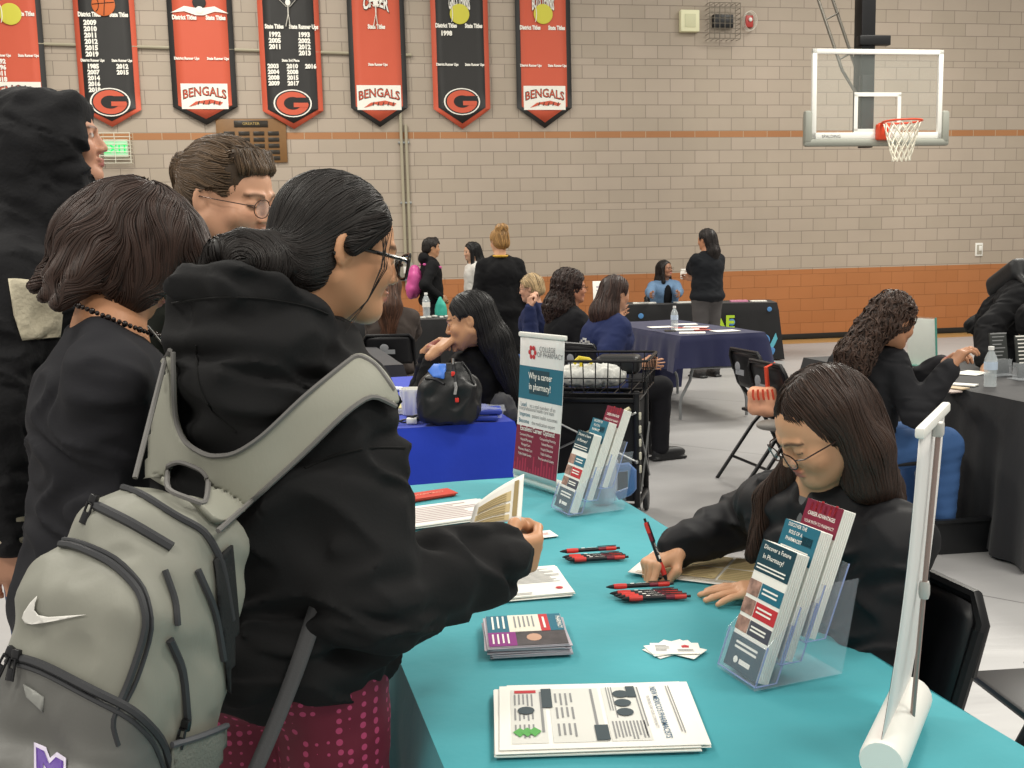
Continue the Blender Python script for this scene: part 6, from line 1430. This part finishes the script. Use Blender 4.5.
# ------------------------------------------------------------------ bottles, bags, cart and the rest
def bottle(p, label, s=1., label_m=None, cap='e9e9e6'):
    t = empty('water_bottle', p, label, 'bottle'); f = Fr(np.array(p)+V(0, 0, .002)); q = s
    pr = [(.010, 0), (.030, .001), (.032, .01), (.030, .03), (.032, .05), (.030, .075), (.0325, .085), (.0325, .135), (.030, .15), (.018, .178), (.0125, .186), (.0125, .198)]
    MB(f).lathe([(a*q, b*q) for a, b in pr], 20).build('bottle_body', mat('pet_shell', 'dfe7ea', .08, alpha=.38, spec=.8), t)
    MB(f).lathe([(.0335*q, .09*q), (.0335*q, .13*q)], 20, caps=False).build('bottle_label', label_m or mat('bottle_label', 'c3d3e6', .5), t)
    MB(f).lathe([(.0145*q, .192*q), (.0145*q, .21*q)], 16).build('cap', mat('cap_'+cap, cap, .4), t); return t
TOP = lambda x, y, z=.742: G(x, y, z)
bottle(TOP(674.5, 330), 'clear water bottle standing on the navy table', 1.0)
bottle(TOP(990, 387), 'clear water bottle with a blue label on the right black table', .95)
bottle(FL(.83, .3, .742), 'white bottle on the black table in front of the boy', 1.35, mat('white_label', 'e6e4dd', .5))
bottle(BLUE(-.20, .9, .742), 'clear bottle with white cap behind the black and blue bag', 1.)
def blob_bag(name, label, cat, prims, m, h=.008, post=None, parts=()):
    S = Sdf()
    for p in prims: getattr(S, p[0])(*p[1:])
    if post: S.post = post
    o = sdf_obj(name, S, m, None, h); tag(o, label, cat)
    for nm, fn, mt in parts: mb = MB(); fn(mb); mb.build(nm, mt, o)
    return o, S
# black and blue bag on the blue table
c = W(449, 384, 4.32); c[2] = .742+.125; c = c-V(0, 0, 0); R = rot(12)
o, S = blob_bag('lunch_bag', 'black and blue zip bag on the blue table in front of the woman in black', 'bag', [('box', c-V(0, 0, .02), V(.125, .09, .095), R, .05, .02), ('ell', c+V(.0, 0, .04), V(.10, .07, .09), R, .03), ('cap', c+V(-.05, 0, .10), c+V(.05, 0, .11), .022, .022, .02)], mat('black_bag_nylon', '17181a', .45, bump=(50, .3)), .006, lambda d, X, Y, Z: d-.008*(1-2*np.abs(vnoise((X*7, Y*7, Z*5), 6))))
patch('blue_panel', S, [(428, 371), (439, 358), (448, 362), (444, 379), (433, 377)], .003, mat('bag_blue', '3f74cf', .5), o, .003, 2, smooth=False)
m = MB(); line_on(m, S, [(452, 359), (455, 375), (457, 403)], .004, .006); line_on(m, S, [(425, 378), (436, 379), (444, 384)], .004, .005); line_on(m, S, [(462, 362), (470, 372), (474, 384)], .004, .005); m.build('zip', M_black, o)
m = MB()
for px in ((453, 374), (457, 400)): P, k = onpx(S, [px], .008); m.box(P[0], (.016, .008, .02), .004)
m.build('red_tag', mat('tag_red', 'd8382f', .4), o)
m = MB(); P, k = onpx(S, [(455, 387)], .01); m.tube([P[0]+V(0, 0, .02), P[0]+V(.004, -.004, 0), P[0]+V(-.002, -.002, -.03)], .007, 6); P, k = onpx(S, [(453, 362)], .01); m.tube([P[0]+V(0, 0, .015), P[0]+V(.0, -.004, -.01)], .006, 6); m.build('keychain', M_chrome, o)
# ribbed white cup
p = TOP(413, 414, .742); f = Fr(p, rot(5)); t = empty('pencil_cup', p, 'ribbed white plastic cup at the front of the blue table', 'cup')
prof = []; mb = MB(f); n = 64; vs = []
for z, s in ((0, .040), (.003, .042), (.105, .052), (.108, .054), (.118, .054), (.118, .050), (.006, .038)):
    vs.append([((s*(1+(.05 if (j % 4 < 2 and .003 <= z <= .105 and s > .04) else 0)))*(abs(math.cos(a))**.5)*np.sign(math.cos(a)), (s*(1+(.05 if (j % 4 < 2 and .003 <= z <= .105 and s > .04) else 0)))*(abs(math.sin(a))**.5)*np.sign(math.sin(a)), z) for j, a in enumerate(np.linspace(0, 2*math.pi, n+1)[:-1])])
mb.grid(vs, closed=True); mb.add([(0, 0, .006)]+vs[-1], [(0, 1+(j+1) % n, 1+j) for j in range(n)]); mb.build('cup', mat('ribbed_white', 'e4e3de', .5), t)
# blue folded cloth in plastic
for i, (x, y, w, a) in enumerate(((468, 421, .30, 4), (474, 415, .27, -3))):
    p = TOP(x, y, .742+.022*i)+V(0, .05, .011); f = Fr(p, rot(a)); t = empty('wrapped_cloth', p, ['lower clear plastic packet of folded blue cloth on the blue table', 'upper clear plastic packet of folded blue cloth on the blue table'][i], 'packet', 'wrapped blue cloths')
    MB(f).box((0, 0, 0), (w-.03, .15, .018), .008).build('cloth', mat('folded_blue', '2b3f9e', .7, bump=(30, .4)), t)
    P = [[(x_, y_, .011+.004*math.sin(38*x_+9*y_)+.003*math.sin(70*y_+20*x_)) for y_ in np.linspace(-.09, .09, 14)] for x_ in np.linspace(-w/2, w/2, 26)]; MB(f).grid(P).build('wrap', mat('film', 'e3e8f4', .08, alpha=.3, spec=1.), t)
# cables and small dark items
p = TOP(412, 424, .742); m = MB(); r = random.Random(2)
for i in range(5): c = p+V(r.uniform(-.05, .05), r.uniform(.0, .05), .008+.005*i); m.tube([c+V(.03*math.cos(a)*(1+.3*math.sin(3*a)), .022*math.sin(a), .004*math.sin(2*a)) for a in np.linspace(0, 6.28, 15)[:-1]], .004, 6, closed=True)
o = m.build('charging_cable', M_black); tag(o, 'coiled black cables beside the ribbed white cup', 'cable')
m = MB(); m.box(p+V(-.0, -.0, .014), (.045, .03, .026), .004); m.box(p+V(.0, -.016, .014), (.03, .004, .016), .001); tag(m.build('power_adapter', M_white), 'small white power adapter in the coiled cables', 'adapter')
# things along the blue table
p = BLUE(-.52, .95, .742); t = empty('water_jug', p, 'blue sports water bottle on the far left of the blue table', 'bottle'); f = Fr(p)
MB(f).lathe([(.04, 0), (.048, .006), (.048, .06), (.043, .075), (.048, .09), (.048, .13), (.03, .16), (.022, .165), (.022, .18)], 24).build('bottle_body', mat('jug_blue', '1d3bd6', .25), t)
MB(f).lathe([(.024, .178), (.024, .2), (.012, .205), (.010, .22)], 16).build('cap', mat('jug_cap', 'c8d2ee', .4), t)
m = MB(f); m.lathe([(.0485, .098), (.0485, .106)], 24, caps=False); m.lathe([(.0485, .040), (.0485, .046)], 24, caps=False); m.build('print', mat('jug_print', '8fa2ee', .4), t)
for (px, py, Y, w, d, h, nm, lb, ct, mt) in ((398, 372, 4.75, .2, .26, .018, 'paper_pile', 'pile of white papers under the yellow folder on the blue table', 'papers', M_paper),):
    p = W(px, py, Y); p[2] = .742; t, ff = tilt_stack(nm, lb, ct, Fr(p, rot(-14)), w, d, 6, .004, mt, ang=4, seed=3)
o = MB(Fr(p+V(.0, .0, .0275), rot(-20))).box((0, 0, 0), (.2, .25, .004), .001).build('yellow_folder', mat('manila', 'e6dca0', .7)); tag(o, 'pale yellow folder on top of the papers on the blue table', 'folder')
p = W(378, 368, 4.3); p[2] = .742; f = Fr(p+V(0, 0, .004), rot(-35, -20)); t = empty('leaflet_stand', p, 'pale blue leaflet propped upright beside the blue bottle', 'leaflet'); MB(f).box((0, 0, .075), (.07, .012, .15), .003).build('card', mat('pale_blue_card', 'b9d6e6', .5), t)
m = MB(f); m.ball((0, -.007, .07), (.022, .001, .045), 12); m.build('print', mat('card_pink', 'd7b7c4', .5), t)
m = MB(); r = random.Random(5)
p = TOP(396, 392, .742)
for i in range(5): c = p+V(r.uniform(-.05, .02), r.uniform(-.02, .05), .012); m.ball(c, (.025, .018, .013), 8, rot(r.uniform(0, 180)))
tag(m.build('tissue_wad', mat('tissue', 'e6e9ec', .8, bump=(60, .5))), 'crumpled white tissue left of the ribbed cup', 'tissue', kind='stuff')
# grey jacket on the chair by the banner
c = W(503, 409, 4.75); blob_bag('grey_jacket', 'dark grey jacket hung over the chair beside the woman in black', 'jacket', [('ell', c, V(.055, .06, .07), None, .03), ('cap', c+V(-.02, -.03, .04), c+V(.05, -.02, -.02), .03, .025, .03)], mat('grey_fleece', '3c3c40', .85), .010, lambda d, X, Y, Z: d-.012*(1-2*np.abs(vnoise((X*8, Y*8, Z*8), 5))))
ORD = ['first', 'second', 'third', 'fourth', 'fifth', 'sixth', 'seventh', 'eighth', 'ninth', 'tenth', 'eleventh', 'twelfth']
# far left black table: little giveaways
FLx = FL
r = random.Random(8); white = mat('giveaway_white', 'dad9d2', .6)
for i in range(12):
    x = .55+.075*i+r.uniform(-.01, .01); o = MB(Fr(FLx(x, .18+.1*(i % 3), .753), rot(r.uniform(0, 90)))).box((0, 0, 0), (.06, .04, .022), .008).build('giveaway_box', white); tag(o, 'small white giveaway before the boy, '+ORD[i]+' from the left of its row', 'giveaway', 'white giveaways before the boy')
p = FLx(.08, .35, .742); t = empty('lotion_bottle', p, 'cream coloured bottle at the left end of the black table', 'bottle'); MB(Fr(p)).lathe([(.04, 0), (.045, .01), (.045, .17), (.02, .2), (.02, .23)], 16).build('bottle_body', mat('cream_bottle', 'd9d5b8', .5), t)
# papers and things on the navy table
def sheet(p, a, w, d, label, m=M_paper, grp=None, th=.003, name='paper_sheet', cat='paper'):
    o = MB(Fr(V(*p)+V(0, 0, th/2), rot(a))).box((0, 0, 0), (w, d, th), 0).build(name, m, smooth=False); return tag(o, label, cat, grp)
for i, (x, y, a) in enumerate(((.2, .22, 10), (.52, .25, -15), (.30, .55, 5), (.5, .8, 20), (.22, .95, -10), (.55, 1.15, 0))):
    sheet(NV(x, y, .743), a, .22, .16, 'white leaflet spread on the navy table, '+ORD[i]+' counting from its near edge', grp='leaflets on the navy table')
for i, (x, y) in enumerate(((.38, .4), (.45, .62), (.30, .75))):
    sheet(NV(x, y, .747), 30*i, .14, .08, 'small reddish card on the navy table, '+ORD[i]+' from its near edge', mat('card_red', 'b4544a', .6), 'red cards on the navy table', name='red_card', cat='card')
sheet(NV(.12, .5, .743), 5, .10, .17, 'black phone lying on the navy table edge', M_black, name='phone', cat='phone')
# white easel sign and papers on the far dotted table
fs = Fr(W(604, 305, 12.75)*V(1, 1, 0)+V(0, 0, .742), rot(-8, 8)); t = empty('table_sign', fs.o, 'white upright sign with a figure on the far dotted table', 'sign')
MB(fs).box((0, 0, .17), (.26, .012, .34), .003).build('panel', M_paper, t); m = MB(fs); m.rect(-.09, .09, .26, .275, -.008); m.rect(-.09, .0, .22, .228, -.008); m.build('print_lines', mat('mauve_ink', 'a79aac', .6), t, smooth=False)
m = MB(fs); m.rect(.03, .1, .02, .13, -.008); m.ball((.06, -.009, .19), (.028, .001, .034), 10); m.rect(.035, .085, .12, .16, -.0085); m.build('figure_print', mat('photo_dark_ink', '4a4547', .6), t, smooth=False)
MB(fs).box((0, .09, .14), (.02, .008, .28), .002, rot(0, -25)).build('strut', M_white, t)
for i, (x, a) in enumerate(((.5, 4), (1.05, -6), (1.35, 10))): sheet(FB(x, .3, .743), a, .3, .2, 'white papers on the far dotted table, '+ORD[i]+' pile from its left end', grp='papers on the dotted table', th=.012)
sheet(FB(fw-.45, .3, .743), 4, .22, .16, 'pink leaflet on the right of the far dotted table', mat('pink_paper', 'd68fae', .6), th=.02); sheet(FB(fw-.2, .3, .743), 4, .2, .16, 'white leaflet at the right end of the far dotted table', th=.012)
# right table things
def small_rack(fr, label, top, printm):
    t = empty('brochure_holder', fr.o, label, 'brochure holder'); f2 = Fr(fr(0, .02, .01), fr.M @ rot(0, 10))
    MB(f2).box((0, .0, .11), (.10, .012, .22), .002).build('leaflets', mat('dark_leaflet', top, .5), t); m = MB(f2)
    for i in range(7): m.rect(-.04, .035-.01*(i % 3), .195-.02*i, .201-.02*i, -.0075)
    m.rect(-.05, .05, .212, .219, -.0075); m.build('lettering', printm, t, smooth=False)
    MB(fr).box((0, .03, .045), (.115, .05, .085), .003).build('pocket', mat('rack_acrylic', 'dfe5ea', .05, alpha=.3, spec=.9), t); MB(fr).box((0, .03, .003), (.125, .11, .005), .001).build('base', mat('rack_acrylic', 'dfe5ea', .05, alpha=.3, spec=.9), t)
p = TOP(1003, 376); small_rack(Fr(p, rot(-12)), 'acrylic holder of dark leaflets beside the right bottle', '2f3230', M_inkgrey)
p = TOP(1029, 380); small_rack(Fr(p, rot(-12)), 'acrylic holder cut by the right frame edge, purple leaflets', '3f3a78', M_paper)
p = TOP(922, 366); fs = Fr(p, rot(66, -4)); t = empty('sign_holder', p, 'acrylic sign holder with a pale sheet in front of the curly haired woman', 'sign'); MB(fs).box((0, 0, .14), (.21, .004, .28), .001).build('sheet', M_paper, t); MB(fs).box((0, -.004, .145), (.22, .003, .29), .001).build('acrylic_front', mat('edge_green', 'd5e8e0', .1, alpha=.12), t); m = MB(fs); m.box((.112, -.001, .145), (.004, .012, .29)); m.box((0, 0, .004), (.22, .07, .005)); m.build('edge', mat('edge_teal', '5f9e90', .2), t)
for i, (x, y, a, mt, lb) in enumerate(((952, 388, 60, mat('beige_card', 'c0ab8b', .6), 'beige card on the right table by the woman\'s forearm'), (961, 385, 40, M_paper, 'white card on the right table near the bottle'), (945, 391, 70, mat('phone_case', 'b8a7a0', .4), 'pale phone on the right table by the woman\'s forearm'))):
    sheet(TOP(x, y, .743), a, .15, .07, lb, mt, th=.006, name=('card', 'card', 'phone')[i], cat=('card', 'card', 'phone')[i])
sheet(TOP(972, 373, .743), -40, .2, .14, 'white sheet on the right table under the bending person\'s hand', th=.002)
# under the right table
p = G(958, 545, 0); f = Fr(p, rot(-8)); t = empty('storage_bin', f.o, 'black plastic storage bin on the floor under the right table', 'bin')
m = MB(f); P = []
for z, a, b in ((.0, .19, .13), (.16, .215, .15), (.16, .23, .165), (.175, .23, .165), (.175, .205, .14), (.012, .18, .12)):
    P.append([(x*a, y*b, z) for x, y in ((-1, -.8), (-.9, -1), (.9, -1), (1, -.8), (1, .8), (.9, 1), (-.9, 1), (-1, .8))])
m.grid(P, closed=True); m.add([p_ for p_ in P[-1]], [tuple(range(8))]); m.build('bin', mat('bin_black', '1b1c1e', .35), t); m = MB(f); m.box((.235, 0, .15), (.02, .12, .03), .006); m.box((-.235, 0, .15), (.02, .12, .03), .006); m.build('handle', M_black, t)
def film_bag(name, label, c, r, mt, seed): blob_bag(name, label, 'plastic bag', [('ell', V(*c), V(*r), None, .03), ('ell', V(*c)+V(r[0]*.6, 0, -r[2]*.2), V(*r)*.7, None, .03)], mt, .010, lambda d, X, Y, Z: d-.014*(1-2*np.abs(vnoise((X*7, Y*7, Z*7), seed))))
p = G(975, 542, 0); film_bag('plastic_bag', 'crumpled clear grey plastic bag on the black bin', p+V(.05, .25, .24), (.14, .08, .08), mat('cloudy_film', '8f8a82', .25, alpha=.55), 4)
p = G(1020, 548, 0); film_bag('plastic_bag', 'clear plastic bag with blue print at the right edge floor', p+V(.03, .1, .12), (.13, .09, .10), mat('cloudy_film', '8f8a82', .25, alpha=.55), 6)
film_bag('blue_packet', 'blue packet inside the plastic bag at the right edge', p+V(.03, .04, .05), (.07, .04, .025), mat('packet_blue', '2b5ecb', .4), 7)
# orange bag on the chair
c = W(762, 401, 5.45); o, S = blob_bag('tote_bag', 'small orange and pink bag hanging on the sideways chair', 'bag', [('box', c, V(.075, .045, .075), rot(10), .03, .01), ('ell', c+V(.03, 0, -.02), V(.06, .05, .07), None, .02)], mat('peach_bag', 'e0a483', .55), .007, lambda d, X, Y, Z: d-.004*vnoise((X*12, Y*12, Z*10), 3))
m = MB()
for i in range(5): m.tube([c+V(-.06+.025*i, -.052, .07), c+V(-.062+.027*i, -.056, .035), c+V(-.055+.026*i, -.054, .015)], .006, 5)
m.tube([c+V(.03, 0, .07), c+V(.02, .0, .18), c+V(.06, 0, .20), c+V(.10, 0, .10), c+V(.10, 0, -.02)], .012, 6); m.build('handle', mat('coral_strap', 'd2492f', .5), o)
c = W(772, 425, 5.4); blob_bag('cap', 'grey cushion like pouch below the orange bag', 'pouch', [('ell', c, V(.085, .06, .03), rot(0, 0, 0), .02)], mat('grey_pouch', '8f8a84', .6), .008)

# folding shopping cart
CX, CY = W(592, 430, 5.55)[:2]; CF = Fr((CX, CY, 0), rot(14)); t = empty('utility_cart', CF.o, 'black folding cart with a wire basket on top behind the pharmacy banner', 'cart')
hx, hy = .27, .2
for x in (-hx, hx):
    for y in (-hy, hy): MB(CF).box((x, y, .40), (.03, .03, .66), .006).build('frame_post', M_blackm, t)
m = MB(CF)
for z in (.12, .68):
    for s in (-1, 1): m.box((0, s*hy, z), (2*hx, .022, .022), .004); m.box((s*hx, 0, z), (.022, 2*hy, .022), .004)
m.build('frame_rail', M_blackm, t)
m = MB(CF); P = []
for z, k in ((.66, 1.), (.5, .98), (.3, .95), (.14, .93)): P.append([(x*hx*k, y*hy*k, z) for x, y in ((-1, -1), (-.3, -1.03), (.3, -.98), (1, -1), (1.02, -.3), (.98, .3), (1, 1), (.3, 1.02), (-.3, .98), (-1, 1), (-1.02, .3), (-.98, -.3))])
m.grid(P, closed=True); m.add(P[-1], [tuple(range(12))]); m.build('fabric_body', mat('black_cart_cloth', '131315', .8), t)
m = MB(CF)
for a, b in (((-hx, -hy-.02, .62), (hx, -hy-.02, .36)), ((-hx, -hy-.02, .36), (hx, -hy-.02, .62)), ((hx+.02, -hy, .5), (hx+.02, hy, .2)), ((hx+.02, -hy, .2), (hx+.02, hy, .5))): m.tube([a, b], .006, 6)
for x, z in ((0, .49), (-hx, .62), (hx, .36)): m.ball((x, -hy-.025, z), .012, 8)
m.build('scissor_brace', mat('brace_silver', 'a9abab', .3, metal=.8), t)
m = MB(CF); d0, d1 = V(.0, -hy-.04, .50), V(.24, -hy-.04, .645); m.tube([d0, d1], .013, 6); m.build('pull_bar', mat('pull_yellow', 'c9c2a0', .4, metal=.3), t)
m = MB(CF)
for z in (.72, .80, .89):
    k = 1+.06*(z-.72)/.17; m.tube([(x*(hx+.04)*k, y*(hy+.04)*k, z) for x, y in ((-1, -.9), (-.93, -1), (.93, -1), (1, -.9), (1, .9), (.93, 1), (-.93, 1), (-1, .9))], .0075 if z > .85 else .004, 6, closed=True)
for i in range(11):
    x = -1+.2*i
    for s in (-1, 1): m.tube([(x*(hx+.04), s*(hy+.04), .72), (x*(hx+.04)*1.06, s*(hy+.04)*1.06, .89)], .0035, 5)
for i in range(7):
    y = -1+i/3
    for s in (-1, 1): m.tube([(s*(hx+.04), y*(hy+.04), .72), (s*(hx+.04)*1.06, y*(hy+.04)*1.06, .89)], .0035, 5)
for i in range(9): x = (-1+.25*i)*(hx+.04); m.tube([(x, -hy-.04, .72), (x, hy+.04, .72)], .0035, 5)
m.build('wire_basket', M_blackm, t)
for x in (-hx, hx):
    for y in (-hy, hy):
        m = MB(CF); m.lathe([(.02, -.014), (.055, -.014), (.06, -.006), (.06, .006), (.055, .014), (.02, .014)], 18, (x, y, .06), R=np.array([[0., 0, 1], [1, 0, 0], [0, 1, 0]])); m.build('wheel', mat('wheel_rubber', '26262a', .5), t)
m = MB(CF); m.lathe([(.005, -.016), (.03, -.016), (.03, .016), (.005, .016)], 14, (hx, -hy, .06), R=np.array([[0., 0, 1], [1, 0, 0], [0, 1, 0]])); m.build('hub', mat('hub_blue', '3a56b8', .4), t)
m = MB(CF)
for i in range(5): m.box((hx+.018, -hy-.01, .60-.07*i), (.012, .02, .04), .004)
m.build('clips', mat('clip_cream', 'c9c6b2', .4), t)
c = CF(-.02, -.03, .79); blob_bag('cloth_bag', 'crumpled white cloth bag inside the wire basket', 'bag', [('ell', c, V(.19, .12, .055), None, .03), ('ell', c+V(.1, -.03, .0), V(.10, .09, .05), None, .03)], mat('white_cotton', 'c9c9c4', .85), .010, lambda d, X, Y, Z: d-.014*(1-2*np.abs(vnoise((X*9, Y*9, Z*9), 5))))
c = CF(-.03, -.08, .86); m = MB(); m.tube([c+V(-.05, 0, .0), c+V(-.02, .0, .03), c+V(.03, 0, .02), c+V(.05, 0, .0)], .012, 7); m.tube([c+V(-.01, 0, .02), c+V(-.01, -.01, -.05)], .010, 7); tag(m.build('yellow_strap', mat('yellow_strap', 'dcc52a', .5)), 'bright yellow strap on the cloth bag in the basket', 'strap')
c = CF(.14, .08, .84); blob_bag('black_pouch', 'black bag lying in the back of the wire basket', 'bag', [('box', c, V(.12, .09, .05), rot(14), .03, .01)], mat('black_bag_nylon', '17181a', .45), .010)
